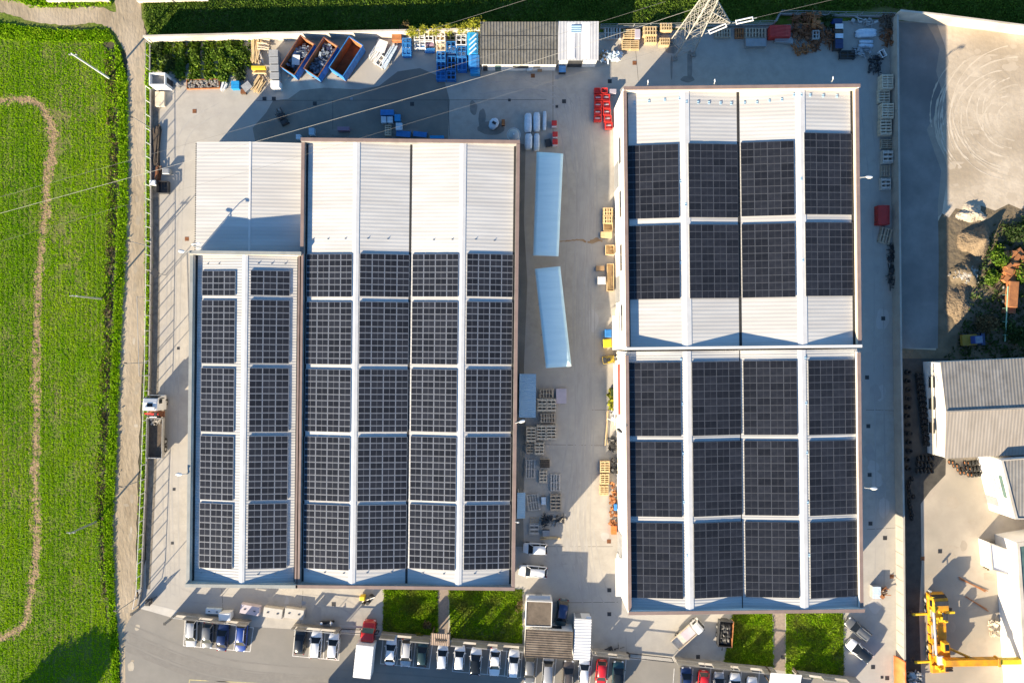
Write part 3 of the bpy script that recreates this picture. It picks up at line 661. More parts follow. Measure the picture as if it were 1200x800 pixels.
# small roof fittings: anchor brackets, vents
def fittings(h, zr, pts, kind='vent'):
    for px, py in pts:
        x, y = h.loc(px, py, zr); z = h.z(x); mb = MB()
        if kind == 'vent': mb.b2(x - .14, y - .22, z + .01, x + .14, y + .22, z + .07)
        else: mb.b2(x - .12, y - .06, z + .01, x + .12, y + .06, z + .06); mb.cyl((x, y, z + .06), (x, y, z + .16), .05, n=6)
        mb.build('roof_vent' if kind == 'vent' else 'anchor_bracket', 'leanto_shade_blue' if kind == 'vent' else 'grey_metal', h.root)
fittings(HA, 7, [(x, y) for x, y in ((366, 280), (384, 280), (405, 280), (431, 280), (454, 280), (508, 281), (530, 281), (557, 281), (579, 282))], 'anchor')
fittings(HA, 7, [(360, 670), (380, 671), (403, 671), (430, 671), (458, 671), (495, 672), (520, 672), (556, 672), (585, 672)], 'anchor')
fittings(HB, 7, [(242, 309), (256, 309), (303, 309), (318, 309), (333, 309), (234, 672), (250, 673), (302, 673), (322, 673)], 'anchor')
fittings(HD, 9.5, [(744, 119), (761, 118), (779, 117), (796, 116), (804, 120), (818, 120), (831, 120), (845, 120), (858, 120), (874, 119), (888, 119), (902, 118), (916, 117), (930, 112), (938, 112), (949, 112), (965, 112), (982, 112), (797, 213), (803, 240), (797, 308), (938, 210), (940, 305)])
fittings(HE, 9.6, [(798, 421), (799, 473), (800, 531), (801, 588), (943, 419), (944, 472), (945, 530), (946, 588), (948, 650), (805, 650)])

# ---------------------------------------------------------------- smaller buildings
def rectxy(x0, y0, x1, y1, z):
    a, b = W(x0, y1, z), W(x1, y0, z); return a.x, a.y, b.x, b.y
def slopedroof(mb, x0, y0, x1, y1, zs, zn, t=.12):
    mb.add([(x0, y0, zs), (x1, y0, zs), (x1, y1, zn), (x0, y1, zn), (x0, y0, zs - t), (x1, y0, zs - t), (x1, y1, zn - t), (x0, y1, zn - t)],
           [(0, 1, 2, 3), (7, 6, 5, 4), (0, 4, 5, 1), (2, 6, 7, 3), (1, 5, 6, 2), (0, 3, 7, 4)])
    return mb
def shed(name, label, cat, r, zs, zn, wallm, roofm, feat=()):
    x0, y0, x1, y1 = rectxy(*r, (zs + zn) / 2); cx, cy = (x0 + x1) / 2, (y0 + y1) / 2
    t = thing(name, label, cat, (cx, cy, 0)); w2, l2 = (x1 - x0) / 2, (y1 - y0) / 2
    slopedroof(MB(), -w2, -l2, w2, l2, zs, zn).build('roof', roofm, t)
    q = .18; zl = min(zs, zn) - .13
    mb = MB(); mb.b2(-w2 + q, -l2 + q, 0, w2 - q, -l2 + q + .2, zl); mb.b2(-w2 + q, l2 - q - .2, 0, w2 - q, l2 - q, max(zs, zn) - .18 if zn > zs else zl)
    mb.b2(-w2 + q, -l2 + q + .2, 0, -w2 + q + .2, l2 - q - .2, zl); mb.b2(w2 - q - .2, -l2 + q + .2, 0, w2 - q, l2 - q - .2, zl); mb.build('wall', wallm, t)
    for nm, a, b, z0, z1, m in feat: MB().b2(a - w2, -l2 + q - .05, z0, b - w2, -l2 + q + .02, z1).build(nm, m, t)
    return t
t = shed('workshop_shed', 'grey corrugated shed with weathered roof against the north wall', 'shed', (563, 27, 653.5, 74.5), 2.9, 3.6, 'wall_white', 'fibre_cement',
         [('door', .3, 1.0, 0, 2.1, 'dark_metal'), ('door', 2.2, 3.1, 0, 2.1, 'glass_green'), ('window', 5, 7.4, 1.0, 2.0, 'dark_metal'), ('window', 8.2, 9.2, 1, 2, 'wall_grey')])
for y_, z_ in ((-.95, 3.14), (1.05, 3.37)): MB().box((0, y_, z_ + .02), (11.6, .07, .03)).build('roof_lap', 'gutter', t)
t = shed('workshop_shed', 'pale metal roofed shed with white strips beside the grey corrugated shed', 'shed', (654, 26, 701.5, 70), 3.1, 3.5, 'wall_white', 'metal_roof',
         [('door', 1.6, 3.9, 0, 2.6, 'dark_metal')])
slopedroof(MB(), -1.7, -2.7, -.55, 2.7, 3.3 - .12 + .03, 3.3 + .20, .03).build('roof_sheet', 'metal_roof_pale', t); slopedroof(MB(), .45, -2.7, 1.8, 2.72, 3.15, 3.5, .03).build('roof_sheet', 'metal_roof_pale', t)
slopedroof(MB(), -1.1, 1.2, .4, 2.3, 3.43, 3.55, .1).build('roof_patch', 'leanto_shade_blue', t)
def flatbuilding(name, label, cat, r, h, wallm, roofm, rim=.25, rimh=.18, cop='wall_white', rz=0, sub=()):
    c = W((r[0] + r[2]) / 2, (r[1] + r[3]) / 2, h); s = KP * (HC - h) / HC
    w2, l2 = (r[2] - r[0]) / 2 * s, (r[3] - r[1]) / 2 * s
    t = thing(name, label, cat, (c.x, c.y, 0), rz)
    MB().b2(-w2 + .02, -l2 + .02, 0, w2 - .02, l2 - .02, h - rimh - .1).build('wall', wallm, t)
    MB().b2(-w2 + rim, -l2 + rim, h - rimh - .097, w2 - rim, l2 - rim, h - rimh).build('roof', roofm, t)
    mb = MB(); mb.b2(-w2, l2 - rim, h - rimh - .097, w2, l2, h); mb.b2(-w2, -l2, h - rimh - .097, w2, -l2 + rim, h)
    mb.b2(-w2, -l2 + rim, h - rimh - .097, -w2 + rim, l2 - rim, h); mb.b2(w2 - rim, -l2 + rim, h - rimh - .097, w2, l2 - rim, h)
    mb.build('parapet', cop, t, bevel=.02)
    for nm, side, a, b, z0, z1, m in sub:
        if side == 'E': MB().b2(w2 - .03, a, z0, w2 + .03, b, z1).build(nm, m, t)
        if side == 'N': MB().b2(a, l2 - .03, z0, b, l2 + .03, z1).build(nm, m, t)
        if side == 'W': MB().b2(-w2 - .03, a, z0, -w2 + .03, b, z1).build(nm, m, t)
        if side == 'S': MB().b2(a, -l2 - .03, z0, b, -l2 + .03, z1).build(nm, m, t)
    return t
flatbuilding('gatehouse', 'square gatehouse with gravelled brown roof and white rim beside the lawn', 'gatehouse', (616, 704, 647, 734), 3.0, 'wall_white', 'roof_felt', .12, .08, 'wall_white', R(-2), [('window', 'E', -1, 1, 1, 2.1, 'window_glass'), ('door', 'N', -.5, .5, 0, 2.1, 'grey_metal')])
MB().b2(-2.0, 1.95, 2.2, 1.7, 2.55, 2.3).build('porch_roof', 'cap_white', bpy.data.objects['gatehouse'])
flatbuilding('porters_lodge', 'wider lodge with blotched brown felt roof above the parked cars', 'lodge', (615, 738.5, 671, 771), 2.9, 'wall_white', 'fibre_brown', .1, .05, 'roof_felt', R(-3), [('window', 'S', -2, 1, 1, 2, 'window_glass'), ('window', 'N', 0, 2, 1, 2, 'window_glass')])
def cabin():
    c = W(682.5, 749, 2.7); t = thing('site_cabin', 'long white metal cabin standing beside the brown roofed lodge', 'cabin', (c.x, c.y, 0), R(-2))
    MB().b2(-1.25, -3.1, .15, 1.25, 3.1, 2.6).build('wall', 'white_paint', t); mb = MB()
    for y0, y1 in ((-3.13, .35), (.4, 3.13)): mb.b2(-1.3, y0, 2.602, 1.3, y1, 2.72)
    mb.build('roof', mat('cabin_roof', (.78, .78, .78), (.7, .7, .7), .6, .5, corr=(1, .45, .02), corrcol=.15), t)
    MB().b2(-1.1, 3.102, .2, -.2, 3.14, 2.2).build('door', 'grey_metal', t); MB().b2(1.252, -1.8, 1.1, 1.28, -.4, 2.1).build('window', 'window_glass', t)
    mb = MB()
    for x in (-1.1, 1.1):
        for y in (-2.9, 0, 2.9): mb.b2(x - .15, y - .15, 0, x + .15, y + .15, .149)
    mb.build('footing', 'wall_grey', t)
    MB().b2(.5, 3.14, 2.3, 1.25, 3.5, 2.5).build('lamp_hood', 'white_paint', t)
cabin()
def booth():
    c = W(184, 92.5, 2.4); t = thing('transformer_booth', 'small white booth with sunken open roof at the plot corner', 'booth', (c.x, c.y, 0))
    w2, l2 = 1.25, .95; mb = MB()
    mb.b2(-w2, -l2, 0, w2, -l2 + .15, 2.4); mb.b2(-w2, l2 - .15, 0, w2, l2, 2.4); mb.b2(-w2, -l2 + .15, 0, -w2 + .15, l2 - .15, 2.4); mb.b2(w2 - .15, -l2 + .15, 0, w2, l2 - .15, 2.4); mb.build('wall', 'white_paint', t)
    MB().b2(-w2 + .15, -l2 + .15, 1.5, w2 - .15, l2 - .15, 1.65).build('roof', 'wall_grey', t)
    MB().b2(w2 + .002, -.45, .1, w2 + .04, .45, 1.9).build('door', 'dark_metal', t)
booth()
def leanto(r, h, label):
    x0, y0, x1, y1 = rectxy(*r, h); t = thing('lean_to', label, 'lean-to', ((x0 + x1) / 2, (y0 + y1) / 2, 0), HA.th); w2, l2 = (x1 - x0) / 2, (y1 - y0) / 2
    MB().add([(-w2, -l2, h + .25), (w2, -l2, h - .1), (w2, l2, h - .1), (-w2, l2, h + .25), (-w2, -l2, h + .17), (w2, -l2, h - .18), (w2, l2, h - .18), (-w2, l2, h + .17)], [(0, 1, 2, 3), (7, 6, 5, 4), (0, 4, 5, 1), (2, 6, 7, 3), (1, 5, 6, 2), (0, 3, 7, 4)]).build('roof', 'leanto_shade_blue', t)
    for y in (-l2 + .2, l2 - .2): MB().b2(w2 - .25, y - .06, 0, w2 - .13, y + .06, h - .19).build('post', 'galv', t)
    MB().b2(-w2 + .1, -l2 + .1, 0, -w2 + .2, l2 - .1, h - .2).build('wall', 'wall_white', t)
leanto((608.5, 438, 628, 489), 3.0, 'larger lean-to with shade-blue roof on the lane side of the big hall'); leanto((606, 577, 615.5, 607), 3.0, 'small lean-to with shade-blue roof near the south end of the big hall')
def canopy(cs, label):
    z = 3.5; P = [W(x, y, z) for x, y in cs]; o = sum(P, Vector()) / 4; t = thing('tunnel_canopy', label, 'canopy', (o.x, o.y, 0))
    p = [q - o for q in P]; mid = [(p[0] + p[1]) / 2, (p[3] + p[2]) / 2]; n = 16; rg = []
    for k in range(n + 1):
        f = k / n; a = p[0].lerp(p[3], f); b = p[1].lerp(p[2], f); r = []; sag = .05 * math.cos(k * math.pi)
        for j in range(9):
            g = j / 8; q = a.lerp(b, g); r.append((q.x, q.y, z - .12 + (.10 + sag * .5) * math.sin(math.pi * g)))
        rg.append(r)
    vs = [v for r in rg for v in r]; fs = [(k * 9 + j, k * 9 + j + 1, k * 9 + j + 10, k * 9 + j + 9) for k in range(n) for j in range(8)]
    s = MB().add(vs, fs, 0, True).build('canopy_sheet', 'canopy_white', t, fixn=False); so_ = s.modifiers.new('thickness', 'SOLIDIFY'); so_.thickness = .04
    fr = MB()
    for a, b in ((0, 1), (1, 2), (2, 3), (3, 0)): fr.bar(p[a] + Vector((0, 0, z - .30)), p[b] + Vector((0, 0, z - .30)), .09)
    fr.build('frame', 'white_paint', t)
    for f in (0.02, .35, .67, .98):
        for a, b in ((0, 3), (1, 2)):
            q = p[a].lerp(p[b], f); q = q * .985; MB().bar((q.x, q.y, 0), (q.x, q.y, z - .36), .12).build('post', 'galv', t)
canopy([(629, 178), (660, 180), (654.5, 300), (625, 299)], 'pale blue roofed loading canopy beside the upper part of the lane, set straight')
canopy([(627, 315), (656.5, 312), (669.5, 429), (640, 431)], 'pale blue roofed loading canopy lying askew below the straight one')

# ---------------------------------------------------------------- neighbours on the right
def gablehall():
    h1, h2 = 4.6, 5.5; a = W(1102, 424, h1); b = W(1107.5, 537, h1); r = W(1109, 482, h2)
    t = thing('gable_building', 'white gable building with grey and beige corrugated roof at the right edge', 'building', (a.x, b.y, 0))
    L_ = 46.0; k = .045   # runs east, its eaves drawn a little towards north
    def P(v, dx, z): return (v.x - a.x + dx, v.y - b.y + dx * k, z)
    for nm, u, v, z0, z1, m in (('roof', a, r, h1, h2, 'roof_n'), ('roof', r, b, h2, h1, 'fibre_beige')):
        MB().add([P(u, 0, z0), P(v, 0, z1), P(v, L_, z1), P(u, L_, z0), P(u, 0, z0 - .12), P(v, 0, z1 - .12), P(v, L_, z1 - .12), P(u, L_, z0 - .12)],
                 [(0, 3, 2, 1), (4, 5, 6, 7), (0, 1, 5, 4), (2, 3, 7, 6), (0, 4, 7, 3), (1, 2, 6, 5)]).build(nm, m, t)
    MB().bar(P(r, .05, h2 + .03), P(r, L_, h2 + .03), .22).build('ridge_cap', 'wall_grey', t)
    i = .12; q = []
    for dx in (i, L_ - i):
        q += [(a.x - a.x + dx, a.y - b.y - i + dx * k, 0), (r.x - a.x + dx, r.y - b.y + dx * k, 0), (dx + b.x - a.x, i + dx * k, 0), (dx, a.y - b.y - i + dx * k, h1 - .14), (r.x - a.x + dx, r.y - b.y + dx * k, h2 - .14), (b.x - a.x + dx, i + dx * k, h1 - .14)]
    MB().add(q, [(0, 1, 4, 3), (1, 2, 5, 4), (6, 9, 10, 7), (7, 10, 11, 8), (0, 3, 9, 6), (2, 8, 11, 5)]).build('wall', 'wall_white', t)
    Y = a.y - b.y
    for y in (Y * .78, Y * .55, Y * .3):
        o = MB().b2(-.06, y - .8, 1.9, .2, y + .8, 3.0).build('window', 'window_glass', t); MB().b2(-.10, y - .9, 1.78, .2, y + .9, 1.89).build('sill', 'wall_grey', o)
    MB().bar((-.25, Y * .95, 2.9), (.02, .3, 2.9), .16).build('pipe', 'wall_block', t)
A('roof_n', (.34, .32, .29), (.22, .205, .185), .5, .95, corr=(0, .5, .014), corrcol=.2, c3=(.27, .25, .22), scale3=.2)
gablehall()
def polybuilding(name, label, base, h, roofm, wallm, rim=.3):
    z = h; pts = [W(x, y, z) for x, y in base]; o = pts[0]; t = thing(name, label, 'building', (o.x, o.y, 0))
    pl = [(p.x - o.x, p.y - o.y) for p in pts]; MB().prism(pl, 0, h - .25).build('wall', wallm, t)
    c = Vector((sum(p[0] for p in pl) / len(pl), sum(p[1] for p in pl) / len(pl)))
    inn = [tuple(Vector(p) + (c - Vector(p)).normalized() * rim * 1.4) for p in pl]
    MB().prism(inn, h - .247, h - .12).build('roof', roofm, t)
    n = len(pl); vs = []
    for p, q in zip(pl, inn): vs += [(*p, h - .247), (*p, h), (*q, h), (*q, h - .247)]
    fs = []
    for i in range(n):
        j = (i + 1) % n
        for k in range(4): fs.append((i * 4 + k, i * 4 + (k + 1) % 4, j * 4 + (k + 1) % 4, j * 4 + k))
    MB().add(vs, fs).build('parapet', 'wall_block', t)
    return t, pl
t, pl = polybuilding('white_building', 'white walled building with gridded window south of the gable building', [(1173, 539), (1400, 520), (1400, 612), (1190, 608)], 5.6, 'roof_n', 'wall_white')
d = Vector((pl[3][0], pl[3][1], 0)); u = d.normalized(); nrm = Vector((u.y, -u.x, 0)); nrm = nrm if nrm.x < 0 else -nrm
def onwall(nm, s0, s1, z0, z1, m, th=.06, par=t):
    p = u * s0 + nrm * th / 2; q = u * s1 + nrm * th / 2
    return MB().box(((p.x + q.x) / 2, (p.y + q.y) / 2, (z0 + z1) / 2), (s1 - s0, th, z1 - z0), math.atan2(u.y, u.x)).build(nm, m, par)
wn = onwall('window', 2.6, 6.0, 2.2, 4.2, 'pane_grey', .05); mb = MB()
for i in range(7):
    p = u * (2.6 + i * .566) + nrm * .07; mb.box((p.x, p.y, 3.2), (.08, .05, 2.0), math.atan2(u.y, u.x))
for z in (2.2, 2.87, 3.53, 4.2):
    p = u * 4.3 + nrm * .074; mb.box((p.x, p.y, z), (3.4, .05, .08), math.atan2(u.y, u.x))
mb.build('frame', 'white_paint', wn); onwall('door', 6.6, 7.9, 0, 2.6, 'grey_metal'); onwall('shutter', 2.6, 6.0, 4.35, 4.95, 'glass_green', .1)
t, pl = polybuilding('white_building', 'long white walled building with glazed roof edge beside the yellow crane', [(1192, 636), (1400, 600), (1400, 900), (1206, 860), (1199, 760)], 4.8, 'glass_green', 'wall_white', .5)
t, pl = polybuilding('garden_annex', 'low white walled annex with slanting roof edge north of the crane', [(1160, 636), (1188, 646), (1190, 676), (1163, 668)], 2.6, 'metal_roof_pale', 'wall_white', .15)

# ---------------------------------------------------------------- walls and fences
def longwall(name, label, base, h, t_, m, capm=None, joint=None):
    P = [W(x, y) for x, y in base]; o = P[0]; root = thing(name, label, 'wall', (o.x, o.y, 0)); mb = MB(); cp = MB(); jm = MB()
    for a, b in zip(P[:-1], P[1:]):
        d = b - a; L_ = d.length; an = math.atan2(d.y, d.x); c = (a + b) / 2 - o
        mb.box((c.x, c.y, h / 2), (L_, t_, h), an); cp.box((c.x, c.y, h + .043), (L_ + .02, t_ + .1, .08), an)
        if joint:
            n = int(L_ / joint)
            for i in range(n + 1):
                q = a - o + d * (i / max(n, 1)); jm.box((q.x, q.y, h / 2 - .02), (.10, t_ + .08, h), an)
    mb.build('wall', m, root); cp.build('coping', capm or m, root)
    if joint: jm.build('pilaster', capm or m, root)
    return root
longwall('boundary_wall', 'long pale concrete wall along the north side behind the skips and garden', [(177, 50.5), (320, 47), (470, 44), (563, 42)], 2.35, .2, 'wall_block')
longwall('boundary_wall', 'pale concrete wall along the north side of the dirt lot', [(1044, 22), (1092, 27), (1200, 41), (1400, 66)], 2.6, .2, 'wall_block')
longwall('dividing_wall', 'cream concrete panel wall between the right halls and the dirt lot', [(1043, 25), (1047, 410), (1050, 600), (1052, 860)], 2.1, .18, 'wall_concrete', 'wall_concrete', 2.0)
longwall('garden_wall', 'low white wall below the road junction at the top left', [(58, 3), (130, 2)], .7, .3, 'wall_block')
longwall('garden_wall', 'low white wall right of the road junction at the top', [(163, 3), (245, 1)], .7, .3, 'wall_block')
def fence(name, label, base, h, step, wallh, m='galv', rails=(1.0,), wallm='wall_grey', mesh=False):
    P = [W(x, y) for x, y in base]; o = P[0]; root = thing(name, label, 'fence', (o.x, o.y, 0)); wl = MB(); rl = MB()
    for si, (a, b) in enumerate(zip(P[:-1], P[1:])):
        d = b - a; L_ = d.length; an = math.atan2(d.y, d.x); c = (a + b) / 2 - o
        if wallh: wl.box((c.x, c.y, wallh / 2), (L_, .2, wallh), an)
        for f in rails: rl.box((c.x, c.y, wallh + (h - wallh) * f - .03), (L_, .05, .05), an)
        n = max(1, int(round(L_ / step)))
        for i in range(n + (si == len(P) - 2)):
            q = a - o + d * (i / n); MB().box((q.x, q.y, wallh + (h - wallh) / 2), (.09, .09, h - wallh), an).build('post', m, root)
    if wallh: wl.build('base_wall', wallm, root)
    rl.build('rail', m, root)
    return root
fence('boundary_fence', 'long post and rail fence on a low wall beside the dirt road', [(178, 54), (177.5, 84)], 1.9, 2.2, .6)
fence('boundary_fence', 'longest post and rail fence on a low wall between dirt road and left hall', [(178, 106), (178.5, 300), (176.5, 440), (172.5, 560), (167, 688), (163, 708)], 1.9, 2.25, .5, 'white_paint')
fence('north_fence', 'blue grey railing on a low wall behind the pallets at the north edge', [(703, 34), (780, 33), (905, 30)], 1.6, 2.4, .5, 'grey_metal', (1.0, .5))
fence('north_fence', 'stepped grey railing behind the rusty scrap at the north edge', [(906, 30), (912, 18), (1043, 21)], 1.6, 2.4, .5, 'grey_metal', (1.0, .5))
def southwall(label, base, panels, solid=1.2, tall=2.2, rail=True):
    P = [W(x, y - 6.5) for x, y in base]; o = P[0]; root = thing('front_wall', label, 'wall', (o.x, o.y, 0)); d = P[1] - P[0]; L_ = d.length; an = math.atan2(d.y, d.x); u = d.normalized(); n_ = Vector((-u.y, u.x, 0))
    MB().box((d.x / 2, d.y / 2, solid / 2), (L_, .22, solid), an).build('base_wall', 'wall_grey', root)
    MB().box((d.x / 2, d.y / 2, solid + .05), (L_, .34, .09), an).build('coping', 'wall_block', root)
    for a, b in panels:
        p = u * (a + b) * L_ / 2; MB().box((p.x, p.y, (solid + .1 + tall) / 2), ((b - a) * L_, .18, tall - solid - .1), an).build('panel', 'wall_grey', root)
    if rail:
        mb = MB(); c = d / 2; mb.box((c.x, c.y, tall - .05), (L_, .07, .1), an)
        for i in range(int(L_ / 2.2) + 1):
            q = u * min(L_, i * 2.2); mb.box((q.x, q.y, (solid + tall) / 2), (.06, .06, tall - solid - .1), an)
        mb.build('rail', 'galv', root)
southwall('dark grey front wall behind the four leftmost parked cars', [(208, 723.5), (295, 733)], [(.0, .03), (.16, .34), (.52, .70), (.86, 1)])
southwall('grey front wall behind the black car and two white cars', [(346, 737), (399, 741.5)], [(0, .06), (.1, .3), (.94, 1)])
southwall('pale front wall between the red truck and the tiled gate canopy', [(448, 746), (505, 751)], [(.0, .3), (.62, 1)], 1.1, 2.7, False)
southwall('pale front wall along the second lawn above five white cars', [(530, 754), (613, 761)], [(0, .16), (.34, .5), (.64, .72), (.94, 1)], 1.1, 2.7, False)
southwall('dark front wall behind the red and green parked cars', [(693, 766), (735, 771)], [(.0, .06), (.1, .42), (.68, 1)])
southwall('stepped brown front wall behind the cars at the lower right', [(790, 776), (905, 788)], [(.0, .22), (.36, .54), (.62, .74), (.86, 1)], 1.2, 2.5)
southwall('short stepped front wall at the lower right plot corner', [(928, 791), (1002, 800)], [(.0, .2), (.4, .6), (.8, 1)], 1.3, 2.4, False)
def slidegate(label, a, b, h):
    p, q = W(*a), W(*b); d = q - p; L_ = d.length; t = thing('sliding_gate', label, 'gate', (p.x, p.y, 0), math.atan2(d.y, d.x))
    f = MB(); f.b2(0, -.05, .1, L_, .05, .22); f.b2(0, -.05, h - .1, L_, .05, h); f.b2(0, -.05, .22, .1, .05, h - .1); f.b2(L_ - .1, -.05, .22, L_, .05, h - .1); f.build('frame', 'dark_metal', t)
    g = MB()
    for i in range(1, int(L_ / .16)): g.b2(i * .16 - .012, -.012, .22, i * .16 + .012, .012, h - .1)
    g.build('bars', 'dark_metal', t)
slidegate('long dark sliding gate drawn back over the entrance near the red car', (693, 760), (787, 770), 1.7)
slidegate('sliding gate across the entrance by the red truck', (400, 736), (445, 738), 1.6)
slidegate('open swing leaf of the entrance gate at the far left', (172, 707), (184, 698), 1.9)
for (x, y), lb in (((163, 713), 'gate post at the road side of the far left entrance'), ((201, 724), 'gate post beside the four leftmost parked cars')):
    p = W(x, y); t = thing('gate_post', lb, 'gate post', p); MB().b2(-.14, -.14, 0, .14, .14, 2.1).build('post', 'wall_grey', t); MB().b2(-.2, -.2, 2.102, .2, .2, 2.2).build('cap', 'dark_metal', t)
def gatecanopy(label, r, h, roofm, tiles):
    x0, y0, x1, y1 = rectxy(*r, h); t = thing('gate_canopy', label, 'canopy', ((x0 + x1) / 2, (y0 + y1) / 2, 0), R(-4)); w2, l2 = (x1 - x0) / 2, (y1 - y0) / 2
    slopedroof(MB(), -w2, -l2, w2, l2, h, h + .35).build('roof', roofm, t)
    for x in (-w2 + .2, w2 - .2):
        for y in (-l2 + .2, l2 - .2): MB().b2(x - .09, y - .09, 0, x + .09, y + .09, h - .13).build('post', 'wood_dark', t)
    if tiles:
        mb = MB()
        for i in range(6): mb.box((-w2 * .45 + i * w2 * .2, -.05 + .05 * (i % 2), h + .22), (.12, .75 - .06 * abs(i - 3), .05), .25)
        mb.build('ridge_ornament', 'wood_dark', t)
gatecanopy('small timber roofed gate canopy with dark ornament at the garden path', (505, 741, 527, 756), 2.5, mat('shingle', (.36, .27, .21), (.25, .19, .15), 3, .9, corr=(0, .3, .03), corrcol=.3), True)
gatecanopy('white flat gate canopy at the lower right garden path', (902, 788, 938, 803), 2.5, 'metal_roof_pale', False)

# ================================================================= vehicles
def car_proto(kind):
    """small road car, nose towards +y; kinds: hatch, saloon, estate, van, pickup"""
    S = {'hatch': dict(L=4.1, W_=1.76, H=1.48, ws=(1.05, .30), rr=(-1.42, -1.88), hood=.92),
         'saloon': dict(L=4.55, W_=1.80, H=1.43, ws=(1.0, .25), rr=(-1.0, -1.65), hood=.92),
         'estate': dict(L=4.5, W_=1.80, H=1.52, ws=(1.1, .35), rr=(-1.75, -2.12), hood=.95),
         'van': dict(L=4.3, W_=1.80, H=1.85, ws=(1.35, .75), rr=(-1.9, -2.06), hood=1.05),
         'mini': dict(L=3.85, W_=1.74, H=1.52, ws=(1.0, .28), rr=(-1.55, -1.84), hood=.95),
         'suv': dict(L=4.4, W_=1.86, H=1.66, ws=(1.1, .40), rr=(-1.6, -2.02), hood=1.02)}[kind]
    h = S['L'] / 2; w = S['W_'] / 2; H = S['H']; hd = S['hood']; t = thing('parked_car', 'x', 'car')
    st = [(h, .60, hd * .62), (h - .12, .80, hd * .76), (h - .45, .93, hd * .88), (S['ws'][0] + .1, .985, hd), (S['ws'][1], 1, hd + .03), (-h * .45, 1, hd + .04), (S['rr'][1] + .15, .97, hd + .02), (-h + .12, .86, hd - .02), (-h, .68, hd * .78)]
    rings = []
    for y, k, z in st:
        q = w * k; rings.append([(-q * .90, y, .22), (-q, y, .42), (-q, y, z - .16), (-q * .90, y, z - .02), (-q * .5, y, z + .035), (0, y, z + .05), (q * .5, y, z + .035), (q * .90, y, z - .02), (q, y, z - .16), (q, y, .42), (q * .90, y, .22), (0, y, .2)])
    b = MB().loft(rings).build('body', 'car_white', t, merge=True)
    for p in b.data.polygons: p.use_smooth = True
    b.modifiers.new('subdivision', 'SUBSURF').levels = 1
    (f0, f1), (r0, r1) = S['ws'], S['rr']; zb = hd + .02; zt = H - .05; wb, wt = w * .90, w * .72
    # roof: crowned slab with rounded corners, standing proud of the glass
    rg = []
    for y, k, dz in ((f1 + .06, .86, -.05), (f1 - .1, .97, -.01), (f1 * .3 + r0 * .7, 1.0, .02), (r0 + .1, .96, -.01), (r0 - .06, .84, -.06)):
        q = wt * 1.05 * k; rg.append([(-q, y, H - .07 + dz), (-q * .93, y, H - .015 + dz), (0, y, H + .02 + dz), (q * .93, y, H - .015 + dz), (q, y, H - .07 + dz), (0, y, H - .09 + dz)])
    MB().loft(rg).build('roof', 'car_white', t)
    # pillars
    pl = MB()
    for sx in (-1, 1):
        pl.bar((sx * (wb - .02), f0, zb - .02), (sx * (wt - .02), f1 + .03, zt), .075); pl.bar((sx * (wb - .02), r1, zb - .02), (sx * (wt - .02), r0 - .02, zt), .10)
        m_ = (f1 + r0) / 2 - .1; pl.bar((sx * wb, m_, zb - .02), (sx * (wt + .0), m_, zt), .07)
    pl.build('pillar', 'car_white', t)
    def q4(n, a): return MB().add(a, [(0, 1, 2, 3)]).build(n, 'window_glass', t)
    q4('windscreen', [(-wb, f0 + .06, zb), (wb, f0 + .06, zb), (wt, f1, zt), (-wt, f1, zt)]); q4('rear_window', [(wb, r1 - .04, zb), (-wb, r1 - .04, zb), (-wt, r0, zt), (wt, r0, zt)])
    for s in (-1, 1):
        q4('side_window', [(s * wb, f0, zb), (s * wb, r1, zb), (s * wt, r0, zt), (s * wt, f1, zt)])
        MB().box((s * (w + .07), f0 - .22, hd + .06), (.17, .1, .13)).build('mirror', 'car_white', t, bevel=.03)
        MB().box((s * w * .66, h - .16, hd * .70), (.30, .22, .13), rot=Matrix.Rotation(-s * .35, 3, 'Z') @ Matrix.Rotation(-.45, 3, 'X')).build('headlight', 'light_lens', t, bevel=.03)
        MB().box((s * w * .72, -h + .07, hd * .84), (.22, .14, .2)).build('tail_light', 'tail_lens', t, bevel=.03)
        for y in (h * .62, -h * .62):
            o = MB().cyl((s * (w - .2), y, .31), (s * (w - .005), y, .31), .31, n=18).build('wheel', 'black_rubber', t)
            MB().cyl((s * (w - .03), y, .31), (s * (w + .008), y, .31), .19, n=12).build('rim', 'chrome', o)
    MB().box((0, -h - .004, .55), (.5, .02, .12)).build('number_plate', 'white_paint', t); MB().box((0, h + .004, .45), (.5, .02, .11)).build('number_plate', 'white_paint', t)
    MB().box((0, h - .03, hd * .55), (w * 1.0, .1, .14)).build('grille', 'dark_metal', t)
    if kind == 'estate':
        for s in (-1, 1): MB().bar((s * wt * .9, f1 - .2, H + .05), (s * wt * .9, r0 + .2, H + .05), .045).build('roof_rail', 'galv', t)
    return t
PC = {k: car_proto(k) for k in ('hatch', 'saloon', 'estate', 'van', 'suv', 'mini')}
USED = set()
def car(kind, px, py, ang, paint_, label, roof=None, rail=None):
    """ang: compass-like heading in degrees, 0 = nose to the top of the photo, clockwise"""
    p = W(px, py, .7); p.z = .008 if py > 735 else .005; mt = {'body': paint_, 'roof': roof or paint_, 'pillar': paint_, 'mirror': paint_}
    if rail: mt['roof_rail'] = rail
    return dup(PC[kind], p, R(-ang), label, 'cars parked around the plant', mt)
car('estate', 224.5, 741, 183, 'car_silver', 'silver estate car leftmost in the first bay, nose outward')
car('hatch', 243.5, 744, 184, 'car_grey', 'dark grey hatchback second from left in the first bay')
car('saloon', 261, 745, 4, 'car_navy', 'dark blue black saloon between the grey hatchback and the bright blue car')
car('estate', 283, 746.5, 185, 'car_blue', 'bright blue car with pale roof rails at the right end of the first bay', None, 'white_paint')
car('hatch', 352, 750.5, 3, 'car_black', 'black hatchback beside two white cars in the second bay')
